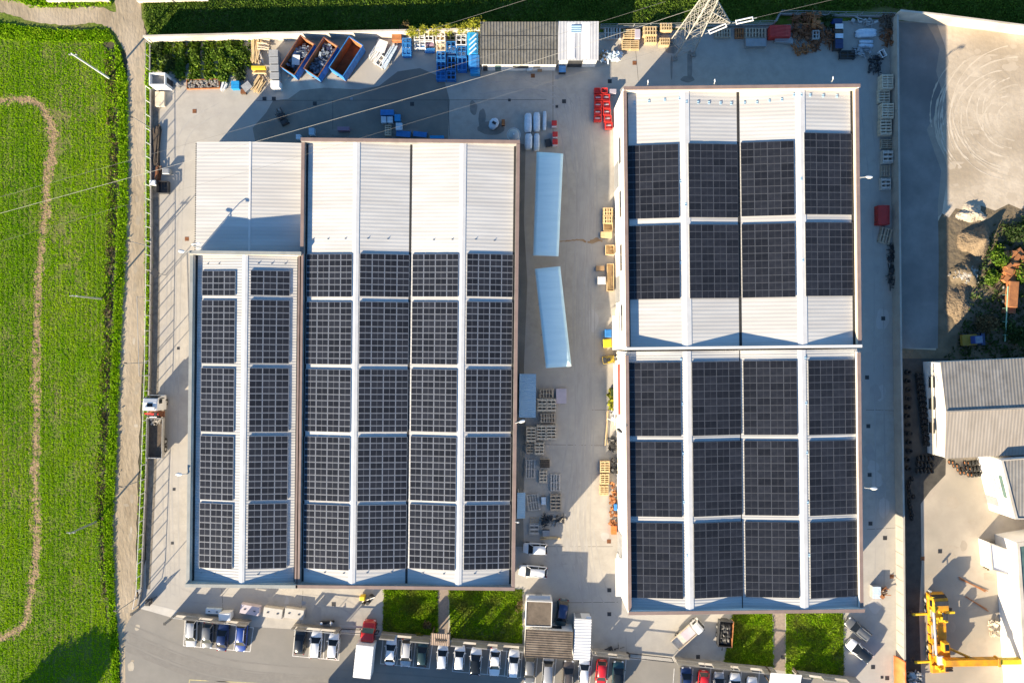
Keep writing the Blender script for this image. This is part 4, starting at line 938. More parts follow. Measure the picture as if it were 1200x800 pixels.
car('estate', 370.5, 754, 4, 'car_white', 'white car in the middle of the second bay beside the black hatchback', None, 'car_white')
car('hatch', 390.5, 756.5, 5, 'car_white', 'white hatchback at the right end of the second bay')
car('saloon', 458, 762, 5, 'car_white', 'white car with pale bonnet next to the red truck, first in its bay')
car('estate', 476, 764.5, 184, 'car_silver', 'silver grey car with long pale roof between white and dark green cars')
car('hatch', 495, 765, 4, 'car_green', 'dark green hatchback left of the tiled gate canopy')
car('mini', 518.5, 768.5, 4, 'car_white', 'small white car parked directly below the timber roofed gate canopy')
car('mini', 538.5, 769.5, 4, 'car_white', 'small white car with bluish bonnet, first right of the gate canopy')
car('suv', 557.5, 774, 4, 'car_white', 'white car with large dark glass roof among the white cars', 'window_glass')
car('saloon', 580, 775, 183, 'car_white', 'white car with dark front and rear glass, right of the glass roofed car')
car('estate', 602, 777, 4, 'car_white', 'white estate car at the left side of the brown roofed lodge', None, 'car_white')
car('suv', 620.5, 784, 183, 'car_grey', 'dark grey car parked at the left below the brown roofed lodge')
car('van', 642, 783, 3, 'car_ltgrey', 'light grey van in the middle below the brown roofed lodge')
car('estate', 666, 790, 3, 'car_brown', 'brown grey car parked at the right below the brown roofed lodge', None, 'galv')
car('mini', 684.5, 785, 3, 'car_white', 'white hatchback parked below the white cabin')
car('hatch', 704.5, 788, 184, 'car_red', 'red hatchback between the white hatchback and the dark teal car')
car('suv', 724.5, 790, 2, 'car_teal', 'dark teal car right of the red hatchback', 'window_glass')
car('hatch', 804, 796, 2, 'car_navy', 'dark blue hatchback leftmost at the stepped wall')
car('hatch', 824, 801, 183, 'car_red', 'bright red car at the stepped wall beside the dark blue hatchback')
car('hatch', 842, 802, 3, 'car_ltgrey', 'blue grey car at the stepped wall right of the red car')
car('estate', 861, 805, 3, 'car_white', 'white estate car half cut by the frame at the stepped wall', None, 'car_white')
car('hatch', 881, 808, 3, 'car_white', 'small white car cut by the frame, rightmost at the stepped wall')
car('hatch', 930, 810, 3, 'car_navy', 'dark car mostly hidden under the white gate canopy')
car('mini', 627, 642.5, 273, 'car_white', 'small white car at right angles to the big hall, the upper of two')
car('estate', 624.5, 669, 275, 'car_white', 'white estate car at right angles to the big hall, the lower of two', None, 'galv')
car('suv', 658.5, 718, 188, 'car_teal', 'dark people carrier parked beside the gatehouse', 'car_navy')
car('estate', 1005.5, 737, 309, 'car_grey', 'dark grey estate car parked slantwise at the corner of the south hall', None, 'galv')
car('suv', 1007, 762, 309, 'car_white', 'white car with black roof parked slantwise below the grey estate', 'car_black')
for r_ in PC.values():
    def rm(o):
        for c in list(o.children): rm(c)
        bpy.data.objects.remove(o)
    rm(r_)
def wheels(t, pts, r=.48, w_=.3):
    for x, y in pts:
        s = 1 if x > 0 else -1; o = MB().cyl((x - s * w_ / 2, y, r), (x + s * w_ / 2, y, r), r, n=18).build('wheel', 'black_rubber', t); MB().cyl((x + s * (w_ / 2 - .05), y, r), (x + s * (w_ / 2 + .01), y, r), r * .5, n=10).build('rim', 'galv', o)
def cab(t, y0, y1, w_, h, m, glass=True, visor=False):
    """lorry cab, nose at y1"""
    w2 = w_ / 2; rg = []
    for y, k, zt in ((y0, 1, h), (y0 + (y1 - y0) * .55, 1, h), (y1 - .35, .98, h - .18), (y1 - .05, .95, h * .60), (y1, .92, h * .5)):
        q = w2 * k; rg.append([(-q, y, .5), (-q, y, zt * .62), (-q * .93, y, zt - .06), (-q * .8, y, zt), (q * .8, y, zt), (q * .93, y, zt - .06), (q, y, zt * .62), (q, y, .5)])
    MB().loft(rg, smooth=False).build('cab', m, t, bevel=.05)
    g = MB().add([(-w2 * .86, y1 + .0, h * .58), (w2 * .86, y1 + .0, h * .58), (w2 * .84, y1 - .30, h - .2), (-w2 * .84, y1 - .30, h - .2)], [(0, 1, 2, 3)]).build('windscreen', 'window_glass', t)
    for s in (-1, 1):
        MB().b2(s * w2 - .02, y1 - 1.15, h * .6, s * w2 + .02, y1 - .5, h * .86).build('side_window', 'window_glass', t); MB().b2(s * (w2 + .1) - .08, y1 - .42, h * .5, s * (w2 + .1) + .08, y1 - .3, h * .82).build('mirror', 'dark_metal', t)
        MB().b2(s * w2 * .75 - .18, y1 - .02, .75, s * w2 * .75 + .18, y1 + .05, .98).build('headlight', 'light_lens', t)
    if glass: MB().b2(-.42, y0 + .45, h + .002, .42, y0 + 1.15, h + .04).build('roof_hatch', 'window_glass', t)
# red cabbed box truck by the entrance
def boxtruck():
    p = W(432, 752, 0); p.z = .008; t = thing('box_truck', 'red cabbed truck with long white box body in the entrance', 'truck', p, R(-6))
    MB().b2(-.45, -4.0, .5, .45, 3.7, .78).build('chassis', 'dark_metal', t)
    w2 = 1.08; rg = []
    for y, k, zt in ((1.0, 1, 2.15), (1.9, 1, 2.2), (2.35, .97, 2.08), (2.9, .96, 1.42), (3.6, .93, 1.25), (3.85, .84, 1.0)):
        q = w2 * k; rg.append([(-q, y, .45), (-q, y, zt * .62), (-q * .9, y, zt - .08), (-q * .7, y, zt), (q * .7, y, zt), (q * .9, y, zt - .08), (q, y, zt * .62), (q, y, .45)])
    MB().loft(rg, smooth=True).build('cab', 'truck_red', t, bevel=.03)
    MB().add([(-.92, 2.88, 1.46), (.92, 2.88, 1.46), (.86, 2.36, 2.11), (-.86, 2.36, 2.11)], [(0, 1, 2, 3)]).build('windscreen', 'glass_green', t)
    for s in (-1, 1):
        MB().b2(s * w2 - .02, 1.5, 1.4, s * w2 + .02, 2.4, 1.95).build('side_window', 'window_glass', t); MB().b2(s * 1.28 - .1, 2.5, 1.35, s * 1.28 + .1, 2.6, 1.7).build('mirror', 'dark_metal', t)
        MB().b2(s * .75 - .15, 3.72, .7, s * .75 + .15, 3.86, .95).build('headlight', 'light_lens', t)
    MB().b2(-1.35, -4.2, .85, 1.35, .85, 3.1).build('box_body', mat('box_white', (.8, .8, .79), (.73, .73, .72), .7, .4, corr=(1, .5, .006)), t, bevel=.03)
    MB().b2(-1.28, -4.23, .95, 1.28, -4.203, 3.0).build('rear_door', 'grey_metal', t)
    wheels(t, [(-.95, 2.9), (.95, 2.9), (-.95, -2.7), (.95, -2.7)], .42, .28)
boxtruck()
def cranetruck():
    p = W(185, 500, 0); p.z = .012; t = thing('flatbed_truck', 'white cabbed crane truck with open tipping bed beside the left hall', 'truck', p, R(-1.2))
    p.x += .35; t.location = p
    MB().b2(-.45, -4.6, .55, .45, 4.9, .85).build('chassis', 'dark_metal', t); cab(t, 2.9, 5.1, 2.45, 3.2, 'white_paint')
    MB().b2(-.8, 3.0, 3.2, .8, 3.5, 3.45).build('wind_deflector', 'white_paint', t, bevel=.05)
    # loader crane folded behind the cab
    b = MB().b2(-1.15, 1.75, .86, 1.15, 2.65, 1.15).build('crane_base', 'rust', t); MB().cyl((.1, 2.2, 1.15), (.1, 2.2, 2.5), .2, n=10).build('crane_column', 'red_plastic', t)
    MB().bar((-1.05, 2.35, 2.6), (1.1, 2.3, 2.75), .22).build('crane_arm', 'red_plastic', t); MB().bar((-1.1, 2.0, 2.35), (1.1, 2.02, 2.5), .18).build('crane_arm', 'dark_metal', t)
    MB().cyl((-.5, 1.85, 2.2), (.6, 1.85, 2.2), .08, n=8).build('hydraulic_ram', 'chrome', t); MB().b2(.5, 2.0, 2.5, .9, 2.6, 2.9).build('valve_block', 'dark_metal', t)
    MB().b2(-1.25, -4.7, .95, 1.25, 1.6, 1.05).build('bed_floor', 'wood_dark', t)
    for nm, a in (('headboard', (-1.25, 1.5, 1.052, 1.25, 1.6, 1.9)), ('side_board', (-1.25, -4.6, 1.052, -1.19, 1.498, 1.75)), ('side_board', (1.19, -4.6, 1.052, 1.25, 1.498, 1.75)), ('tailboard', (-1.25, -4.7, 1.052, 1.25, -4.602, 1.75))): MB().b2(*a).build(nm, 'galv', t)
    wheels(t, [(-1.05, 4.0), (1.05, 4.0), (-1.05, -2.2), (1.05, -2.2), (-1.05, -3.4), (1.05, -3.4)], .5, .34)
    s = thing('sand_heap', 'small heap of pale rubble in the front of the tipping bed', 'rubble', p + Vector((0, .9, 1.055)));
    mb = MB()
    for i in range(26): mb.box((random.uniform(-.8, .8), random.uniform(-.5, .45), random.uniform(.05, .18)), (random.uniform(.12, .3),) * 3, random.uniform(0, 3))
    mb.build('stones', 'rubble', s)
cranetruck()
def smalltruck():
    p = W(805, 738.5, 0); p.z = .005; t = thing('pickup_truck', 'small flatbed truck with white cab parked aslant at the south hall', 'truck', p, R(-48))
    MB().b2(-.4, -2.6, .4, .4, 2.4, .6).build('chassis', 'dark_metal', t); cab(t, 1.1, 2.6, 1.75, 1.95, 'white_paint', False)
    MB().b2(-.95, -2.9, .75, .95, 1.0, .84).build('bed_floor', 'wood_grey', t)
    for a in ((-.98, -2.9, .843, -.92, 1.0, 1.2), (.92, -2.9, .843, .98, 1.0, 1.2)): MB().b2(*a).build('side_board', 'wood', t)
    MB().b2(-.918, -2.9, .843, .918, -2.84, 1.2).build('tailboard', 'galv', t); MB().b2(-.918, .95, .843, .918, 1.0, 1.35).build('headboard', 'galv', t)
    wheels(t, [(-.75, 1.8), (.75, 1.8), (-.75, -1.6), (.75, -1.6)], .34, .24)
    q = thing('steel_plate', 'pale plate lying on the bed of the small flatbed truck', 'plate', p + Matrix.Rotation(R(-48), 3, 'Z') @ Vector((.05, -.1, .846)), R(-48)); MB().b2(-.78, -.95, 0, .78, .95, .05).build('plate', 'lilac_board', q)
smalltruck()
def tipper():
    p = W(846.5, 737, 0); p.z = .005; t = thing('tipping_trailer', 'rusty sided trailer heaped with black scrap beside the lawn', 'trailer', p, R(-4))
    MB().b2(-.5, -2.2, .5, .5, 2.0, .75).build('chassis', 'dark_metal', t); w2, l2 = 1.1, 2.0
    for a in ((w2 - .08, -l2, .8, w2, l2, 1.9), (-w2, -l2, .8, -w2 + .08, l2, 1.9), (-w2 + .08, -l2, .8, w2 - .08, -l2 + .08, 1.9), (-w2 + .08, l2 - .08, .8, w2 - .08, l2, 1.9)): MB().b2(*a).build('side_board', 'dark_metal' if a[0] < 0 else 'rust_orange', t)
    MB().b2(-w2 + .082, -l2 + .082, .8, w2 - .082, l2 - .082, .9).build('bed_floor', 'rust', t); wheels(t, [(-.9, -.7), (.9, -.7), (-.9, .5), (.9, .5)], .42, .26); MB().bar((0, -2.2, .6), (0, -3.1, .5), .12).build('drawbar', 'dark_metal', t)
    s = thing('scrap_heap', 'black covered scrap heap filling the rusty trailer', 'scrap', p + Vector((0, 0, .905)), R(-4)); heap(s, 1.02, 1.9, 1.25, 'dark_metal', .12)
def heap(par, rx, ry, h, m, rough=.12, n=14, name='heap', box=True):
    """one lumpy mound"""
    vs = []; rr = random.Random(int(rx * 100 + ry * 37 + h * 11))
    for i in range(n + 1):
        for j in range(n + 1):
            u, v = 2 * i / n - 1, 2 * j / n - 1
            z = h * ((1 - u ** 6) * (1 - v ** 6) if box else max(0, 1 - (u * u + v * v)) ** .7) * (.78 + rr.uniform(-rough, rough) * 2); vs.append((u * rx, v * ry, z if abs(u) < 1 and abs(v) < 1 else 0))
    fs = [(i * (n + 1) + j, (i + 1) * (n + 1) + j, (i + 1) * (n + 1) + j + 1, i * (n + 1) + j + 1) for i in range(n) for j in range(n)]
    return MB().add(vs, fs, 0, False).build(name, m, par)
tipper()
def crane():
    z0 = .006; p = W(1093, 737, 0); p.z = z0; t = thing('mobile_crane', 'yellow mobile crane with long boom reaching over the white building', 'crane', p, R(3))
    MB().b2(-1.3, -6.2, .9, 1.3, 6.0, 1.35).build('chassis', 'orange_paint', t, bevel=.05)
    for a, m in (((-1.25, 2.6, 1.352, 1.25, 3.9, 1.55), 'orange_paint'), ((-1.25, -.8, 1.352, 1.25, 2.5, 1.5), 'orange_paint'), ((-1.28, -6.1, 1.352, 1.28, -4.9, 1.6), 'orange_paint')): MB().b2(*a).build('deck_cover', m, t, bevel=.04)
    # carrier cab at the front
    rg = []
    for y, zt in ((3.9, 2.6), (5.3, 2.65), (5.8, 2.45), (6.15, 1.7), (6.25, 1.3)): rg.append([(-1.25, y, .8), (-1.25, y, zt * .7), (-1.1, y, zt), (1.1, y, zt), (1.25, y, zt * .7), (1.25, y, .8)])
    MB().loft(rg, smooth=False).build('cab', 'orange_paint', t, bevel=.05); MB().add([(-1.1, 6.17, 1.72), (1.1, 6.17, 1.72), (1.05, 5.84, 2.42), (-1.05, 5.84, 2.42)], [(0, 1, 2, 3)]).build('windscreen', 'window_glass', t)
    MB().b2(-1.05, 4.75, 2.655, 1.05, 5.45, 2.72).build('roof_panel', 'dark_metal', t)
    for s in (-1, 1): MB().b2(s * 1.26 - .02, 4.5, 1.7, s * 1.26 + .02, 5.4, 2.3).build('side_window', 'window_glass', t)
    for y in (4.9, 3.3, -2.5, -3.9): wheels(t, [(-1.1, y), (1.1, y)], .62, .4)
    for y in (2.9, -4.6):
        for s in (-1, 1):
            if s > 0 and y < 0: continue
            L_ = 3.6 if s < 0 else 3.0
            o = MB().b2(s * 1.2, y - .16, .75, s * L_, y + .16, 1.05).build('outrigger', 'yellow_paint', t); MB().cyl((s * (L_ - .15), y, .06), (s * (L_ - .15), y, .8), .1, n=8).build('jack', 'chrome', o); MB().b2(s * (L_ - .15) - .35, y - .35, 0, s * (L_ - .15) + .35, y + .35, .06).build('foot_plate', 'wood_dark', o)
    # silver walkway and tool boxes along the left side
    MB().b2(-1.15, -3.6, 1.553, -.75, 4.2, 1.7).build('walkway', 'galv', t)
    for k in range(4): MB().b2(-1.45, -4.2 + k * 1.5, 1.0, -1.303, -3.2 + k * 1.5, 1.5).build('tool_box', 'orange_paint', t)
    mb = MB()
    for i in range(16): mb.box((random.uniform(-.6, 1.1), random.uniform(1.9, 3.6), 1.75 + random.uniform(0, .4)), (random.uniform(.15, .55), random.uniform(.15, .5), random.uniform(.15, .4)), random.uniform(-.2, .2))
    mb.b2(-.7, 1.9, 1.56, 1.2, 3.7, 1.8); mb.build('engine_housing', 'yellow_paint', t); MB().b2(.45, 2.3, 1.556, 1.15, 3.3, 2.2).build('exhaust_box', 'dark_metal', t); MB().cyl((.2, 3.5, 1.556), (.2, 3.5, 2.5), .12, n=10).build('exhaust_pipe', 'chrome', t)
    # turntable and superstructure, boom swung to the right
    MB().cyl((.3, -2.6, 1.36), (.3, -2.6, 1.75), 1.05, n=20).build('turntable', 'dark_metal', t); MB().b2(-.9, -4.3, 1.756, 1.2, -1.5, 2.3).build('superstructure', 'orange_paint', t, bevel=.06)
    MB().b2(-.35, -2.2, 2.303, .5, -.7, 3.3).build('operator_cab', 'orange_paint', t, bevel=.08); MB().b2(-.2, -1.9, 3.303, .38, -1.0, 3.34).build('roof_window', 'window_glass', t)
    MB().b2(-1.0, -4.4, 2.303, -.1, -3.0, 2.6).build('ballast', 'galv', t)
    for i in range(5): MB().b2(-.95 + i * .17, -4.35, 2.603, -.88 + i * .17, -3.05, 2.66).build('ballast_slat', 'white_paint', t)
    MB().b2(.1, -5.6, 1.6, 1.35, -4.45, 2.4).build('winch_housing', 'orange_paint', t, bevel=.05)
    for y in (-5.35, -4.95): MB().cyl((.2, y, 2.5), (1.25, y, 2.5), .17, n=12).build('winch_drum', 'dark_metal', t)
    mb = MB()
    for i in range(9): mb.box((random.uniform(-.9, .5), random.uniform(-5.6, -4.5), random.uniform(1.7, 2.3)), (random.uniform(.2, .6), random.uniform(.2, .5), .3))
    mb.build('machinery', 'yellow_paint', t)
    bz = 3.1; y = -3.7; up = .075
    B = lambda x0, x1, s, m, nm: MB().box(((x0 + x1) / 2, y + .0 * x0, bz + up * (x0 + x1) / 2), (x1 - x0, s, s * 1.05), rot=Matrix.Rotation(-math.atan(up), 3, 'Y')).build(nm, m, t, bevel=.05)
    B(-.4, 7.6, 1.0, 'orange_paint', 'boom'); B(7.603, 11.8, .8, 'yellow_paint', 'boom_section'); B(11.803, 16, .66, 'galv', 'boom_section'); B(16.003, 27, .55, 'yellow_paint', 'boom_section')
    B(7.25, 7.6, 1.25, 'orange_paint', 'boom_collar'); B(11.5, 11.8, .95, 'grey_metal', 'boom_collar')
    MB().cyl((1.0, -2.0, 2.4), (3.6, -3.2, 3.1), .2, n=12).build('lift_cylinder', 'orange_paint', t); MB().cyl((3.6, -3.2, 3.1), (5.6, -3.75, 3.2), .11, n=10).build('cylinder_rod', 'dark_metal', t)
    MB().b2(-1.35, 5.9, 2.0, -1.27, 7.0, 2.06).build('mirror_arm', 'dark_metal', t); MB().b2(-1.5, 6.8, 1.7, -1.2, 7.0, 2.3).build('mirror', 'galv', t)
    MB().cyl((-.9, 5.95, 2.1), (-1.2, 3.8, 2.75), .22, n=10).build('hook_block', 'yellow_paint', t); MB().cyl((-.9, 3.7, 2.0), (-.9, -3, 2.15), .2, n=10).build('jib', 'galv', t)
    mb = MB()
    for i in range(22): mb.box((random.uniform(-1.35, -.5), random.uniform(-4, 4), random.uniform(1.5, 2.0)), (random.uniform(.1, .5), random.uniform(.15, .6), random.uniform(.1, .35)), random.uniform(-.3, .3))
    mb.build('side_fittings', 'orange_paint', t)
crane()
def forklift(label, px, py, ang, m):
    p = W(px, py, 0); p.z = .006; t = thing('forklift', label, 'forklift', p, R(-ang))
    MB().b2(-.55, -1.0, .3, .55, .8, 1.0).build('body', m, t, bevel=.08); MB().b2(-.5, -1.05, 1.002, .5, -.45, 1.25).build('counterweight', 'dark_metal', t, bevel=.06)
    mb = MB()
    for x in (-.48, .48):
        for y in (-.5, .55): mb.bar((x, y, .95), (x, y * .9, 2.05), .06)
    mb.build('guard_post', 'dark_metal', t); mb = MB()
    for i in range(6): mb.b2(-.5, -.5 + i * .19, 2.05, .5, -.44 + i * .19, 2.1)
    mb.b2(-.54, -.52, 2.05, -.503, .55, 2.11); mb.b2(.503, -.52, 2.05, .54, .55, 2.11); mb.build('roof_guard', 'dark_metal', t); MB().b2(-.25, -.35, 1.003, .25, .15, 1.2).build('seat', 'black_rubber', t)
    mb = MB()
    for x in (-.3, .3): mb.b2(x - .05, .85, .1, x + .05, 1.0, 2.2)
    mb.b2(-.25, .87, 1.0, .25, .98, 1.1); mb.build('mast', 'grey_metal', t)
    for x in (-.3, .3): MB().b2(x - .06, 1.002, .08, x + .06, 2.1, .13).build('fork', 'dark_metal', t)
    wheels(t, [(-.5, .55), (.5, .55), (-.5, -.65), (.5, -.65)], .3, .2)
forklift('dark forklift standing in the shaded yard north of the shed', 333, 141, 335, 'dark_metal')
forklift('yellow forklift by the white wall just below the yellow bin', 713, 421, 80, 'yellow_paint')
def loader():
    p = W(1135, 398, 0); t = thing('wheel_loader', 'small yellow and blue loader in the shade above the gable building', 'loader', p, R(-86))
    MB().b2(-.85, -1.7, .5, .85, .6, 1.15).build('body', 'dull_yellow', t, bevel=.08); MB().b2(-.6, -.5, 1.152, .6, .75, 2.2).build('cab', 'car_blue', t, bevel=.08); MB().b2(-.5, -.4, 2.203, .5, .65, 2.25).build('roof', 'scrap_blue', t)
    MB().b2(-.95, 1.5, .15, .95, 2.1, .75).build('bucket', 'car_navy', t); wheels(t, [(-.85, .9), (.85, .9), (-.85, -1.1), (.85, -1.1)], .5, .35)
    for x in (-.55, .55): MB().bar((x, .5, 1.0), (x, 1.6, .5), .14).build('lift_arm', 'dull_yellow', t)
loader()

# ================================================================= skips, pallets, crates, stock
def skip(px, py, ang, label, rim, ln=5.7, wd=2.55, h=2.4):
    p = W(px, py, h); p.z = .006; t = thing('roll_off_skip', label, 'skip', p, R(-ang), 'open skips by the north wall'); w2, l2 = wd / 2, ln / 2
    MB().b2(-w2, -l2, .2, w2, l2, .35).build('floor', 'rust', t); e = .06
    for a in ((-w2, -l2, .352, -w2 + e, l2, h), (w2 - e, -l2, .352, w2, l2, h), (-w2 + e + .002, -l2, .352, w2 - e - .002, -l2 + e, h), (-w2 + e + .002, l2 - e, .352, w2 - e - .002, l2, h)): MB().b2(*a).build('side', ['skip_blue'], t)
    li = MB(); i = e + .012     # rust worn lining
    for a in ((-w2 + e + .002, -l2 + i, .36, -w2 + i, l2 - i, h - .05), (w2 - i, -l2 + i, .36, w2 - e - .002, l2 - i, h - .05), (-w2 + i, -l2 + e + .002, .36, w2 - i, -l2 + i, h - .05), (-w2 + i, l2 - i, .36, w2 - i, l2 - e - .002, h - .05)): li.b2(*a)
    li.build('lining', 'rust_orange', t); r = MB(); q = .06
    r.b2(-w2 - q, -l2 - q, h, -w2 + q, l2 + q, h + .1); r.b2(w2 - q, -l2 - q, h, w2 + q, l2 + q, h + .1); r.b2(-w2 + q, -l2 - q, h, w2 - q, -l2 + q, h + .1); r.b2(-w2 + q, l2 - q, h, w2 - q, l2 + q, h + .1); r.build('rim', rim, t)
    rb = MB()
    for k in range(8):
        y = -l2 + .4 + k * (ln - .8) / 7
        for s in (-1, 1): rb.b2(s * w2, y - .05, .4, s * (w2 + .07), y + .05, h - .002)
    rb.build('rib', 'skip_blue', t); MB().bar((0, -l2 - .05, .6), (0, -l2 - .3, 1.2), .1).build('hook', 'rust', t)
    for x in (-.8, .8): MB().cyl((x - .12, -l2 + .3, .12), (x + .12, -l2 + .3, .12), .12, n=10).build('roller', 'dark_metal', t)
    return p
def litter(par, rx, ry, h, n, m, s=(.15, .6), name='pieces'):
    mb = MB()
    for i in range(n):
        x, y = random.uniform(-1, 1), random.uniform(-1, 1); q = Matrix.Rotation(random.uniform(0, 6.3), 3, 'Z') @ Matrix.Rotation(random.uniform(-.7, .7), 3, 'X') @ Matrix.Rotation(random.uniform(-.6, .6), 3, 'Y')
        mb.box((x * rx, y * ry, random.uniform(.1, h)), (random.uniform(*s), random.uniform(*s) * 1.4, random.uniform(.02, .08)), rot=q)
    return mb.build(name, m, par)
rot3 = lambda a: Matrix.Rotation(R(-a), 3, 'Z')
p = skip(348.5, 65, 33, 'leftmost open skip holding a white sheet over crumpled scrap', 'rust'); s = thing('scrap_heap', 'crumpled grey blue scrap with a white sheet in the leftmost skip', 'scrap', p + Vector((0, 0, .36)), R(-33)); litter(s, 1.0, 2.2, 1.2, 120, 'scrap_blue')
MB().box((-.2, -.6, 1.25), (1.2, 1.5, .04), rot=Matrix.Rotation(.5, 3, 'Z') @ Matrix.Rotation(.12, 3, 'X')).build('sheet', 'white_paint', s)
p = skip(376, 67.5, 33, 'middle open skip filled with blue grey pallets and scrap', 'rust'); s = thing('scrap_heap', 'broken blue grey scrap filling the middle skip', 'scrap', p + Vector((0, 0, .36)), R(-33)); litter(s, 1.0, 2.4, 1.5, 210, 'scrap_blue')
p = skip(405.5, 66.5, 33, 'rightmost open skip with pale blue rim and a dark empty floor', 'rack_blue')

def pallet_mb(w_, l_, h=.14, slats=7, m=0):
    """pallet: deck boards across, three stringers, bottom boards"""
    mb = MB(); p = l_ / slats
    for i in range(slats): y = -l_ / 2 + p * (i + .5); mb.b2(-w_ / 2, y - p * .21, h - .022, w_ / 2, y + p * .21, h)
    for x in (-w_ / 2 + .06, 0, w_ / 2 - .06): mb.b2(x - .05, -l_ / 2, .022, x + .05, l_ / 2, h - .023)
    for y in (-l_ / 2 + .06, 0, l_ / 2 - .06): mb.b2(-w_ / 2, y - .05, 0, w_ / 2, y + .05, .021)
    return mb
PM = {}
NTH = ['topmost', 'second down', 'third down', 'fourth down', 'fifth down', 'sixth down', 'seventh down', 'eighth down', 'ninth down', 'tenth down']
def pallets(r, n, m, desc, group, long_y=None, slats=7, ang=0, step=.15, jit=.03, base=.006):
    """a stack of n pallets whose TOP outline is the photo rectangle r"""
    h = n * step; c = W((r[0] + r[2]) / 2, (r[1] + r[3]) / 2, h); s = KP * (HC - h) / HC; wx, ly = (r[2] - r[0]) * s, (r[3] - r[1]) * s
    slats = slats - 1 if slats > 0 else slats + 1; key = (round(wx, 2), round(ly, 2), m, slats)
    for i in range(n):
        if key not in PM:
            if slats > 0: o = pallet_mb(wx, ly, .14, slats).build('pallet', m)
            else:
                mb = pallet_mb(ly, wx, .14, -slats); mb.v = [(-y, x, z) for x, y, z in mb.v]; o = mb.build('pallet', m)
            PM[key] = o.data
        else: o = bpy.data.objects.new('pallet', PM[key]); C.objects.link(o)
        k = n - 1 - i
        o.location = (c.x + random.uniform(-jit, jit) * (k > 0), c.y + random.uniform(-jit, jit) * .3 * (k > 0), base + i * step); o.rotation_euler = (0, 0, R(-ang + random.uniform(-.8, .8)))
        tag(o, (f'{desc}, {NTH[k]}' if n > 1 else desc), 'pallet', group)
G1 = 'pallets stored along the lane'; G2 = 'pallets stacked by the north fence'; G3 = 'pallets stacked along the dividing wall'
# along the lane by the big hall
pallets((632, 456, 649, 466.5), 5, 'wood_brown', 'dark slatted pallet with pale rim nearest the big blue lean-to', G1, slats=-6)
pallets((630, 467, 640.5, 482.5), 7, 'wood', 'weathered pallet, left one of the pair right of the big blue lean-to', G1, slats=5); pallets((641, 467, 651.5, 482.5), 7, 'wood', 'weathered pallet, right one of the pair beside the big blue lean-to', G1, slats=5)
pallets((633, 484, 651.5, 495), 6, 'wood_brown', 'dark slatted pallet below the pair beside the big blue lean-to', G1, slats=-7)
pallets((617, 500, 628, 518), 7, 'wood', 'weathered pallet, left of the row of three south of the big blue lean-to', G1, slats=6); pallets((629, 498, 640, 515.5), 7, 'wood', 'weathered pallet, middle of the row of three south of the big blue lean-to', G1, slats=6); pallets((640.5, 498, 651.8, 515.5), 7, 'wood', 'weathered pallet, right of the row of three south of the big blue lean-to', G1, slats=6)
pallets((617, 519, 625.5, 532), 4, 'wood_brown', 'small dark pallet below the row of three', G1, slats=5); pallets((626.5, 518, 637.5, 533), 5, 'wood', 'pale pallet beside the small dark one below the row of three', G1, slats=5)
pallets((615.5, 538.5, 627.5, 560), 2, 'wood_grey', 'large grey pallet with wide gaps near the hall wall', G1, slats=-5)
pallets((632, 551, 641, 566), 2, 'wood', 'small pale pallet below the brown crate', G1, slats=5)
pallets((644.5, 555.5, 657, 575), 2, 'wood_grey', 'large grey gapped pallet standing alone on the lane', G1, slats=-5)
pallets((617.5, 579, 632.5, 598), 2, 'wood_grey', 'grey gapped pallet lying askew beside the small blue lean-to', G1, slats=-6, ang=-8)
pallets((645, 579, 657.5, 599), 3, 'wood_brown', 'dark pallet with pale end posts right of the askew pallet', G1, slats=6)
pallets((620.5, 613, 631.5, 627), 2, 'wood_grey', 'pale grey pallet above the upper white van', G1, slats=4); pallets((621, 606, 632, 612.5), 1, 'wood_brown', 'narrow dark pallet above the pale grey one near the white vans', G1, slats=-5)
pallets((703.5, 540, 714.5, 553.5), 6, 'wood_pale', 'sunlit pale pallet, uppermost of three by the white wall', G1, slats=6); pallets((703.5, 555, 714, 567.5), 6, 'wood_pale', 'sunlit pale pallet, middle of three by the white wall', G1, slats=6); pallets((703, 569, 713, 580.5), 5, 'wood_pale', 'sunlit pale pallet, lowest of three by the white wall', G1, slats=6)
pallets((707, 243.5, 718.5, 252.5), 7, 'wood_pale', 'honey coloured pallet, upper of two by the north hall wall', G1, slats=-5); pallets((707, 253, 718, 261.5), 7, 'wood_pale', 'honey coloured pallet, lower of two by the north hall wall', G1, slats=-5)
# yellowish ones in the sun by the pylon, and shaded ones right of it
pallets((708, 31.5, 728, 45.5), 3, 'wood_grey', 'wide grey pallet right of the pale metal roofed shed', G2, slats=-7)
pallets((731, 34, 750, 45), 5, 'wood_pale', 'yellow pallet under a grey sheet at the north fence', G2, slats=6); pallets((729, 47, 749, 58), 4, 'wood_pale', 'yellow pallet with open slats in front of the sheet covered one', G2, slats=6)
pallets((754, 31, 770, 41), 9, 'wood_pale', 'yellow pallet of the tall middle stack at the north fence', G2, slats=-6); pallets((756, 42, 770, 50), 7, 'wood_pale', 'yellow pallet in front of the tall middle stack at the north fence', G2, slats=-6)
pallets((774, 27, 788, 35.5), 9, 'wood_pale', 'yellow pallet of the rightmost stack left of the pylon', G2, slats=-6); pallets((773, 44.5, 785.5, 53), 6, 'wood_pale', 'yellow pallet in front of the rightmost stack left of the pylon', G2, slats=-6)
pallets((838, 33.5, 857, 44), 3, 'wood_brown', 'shaded brown pallet under the white insulators', G2, slats=-7); pallets((861.5, 33, 872, 44.5), 3, 'rust_orange', 'shaded orange brown pallet right of the insulators', G2, slats=-5); pallets((873, 33, 898.5, 44.5), 3, 'wood_brown', 'long shaded pallet with white rim left of the red box', G2, slats=-8)
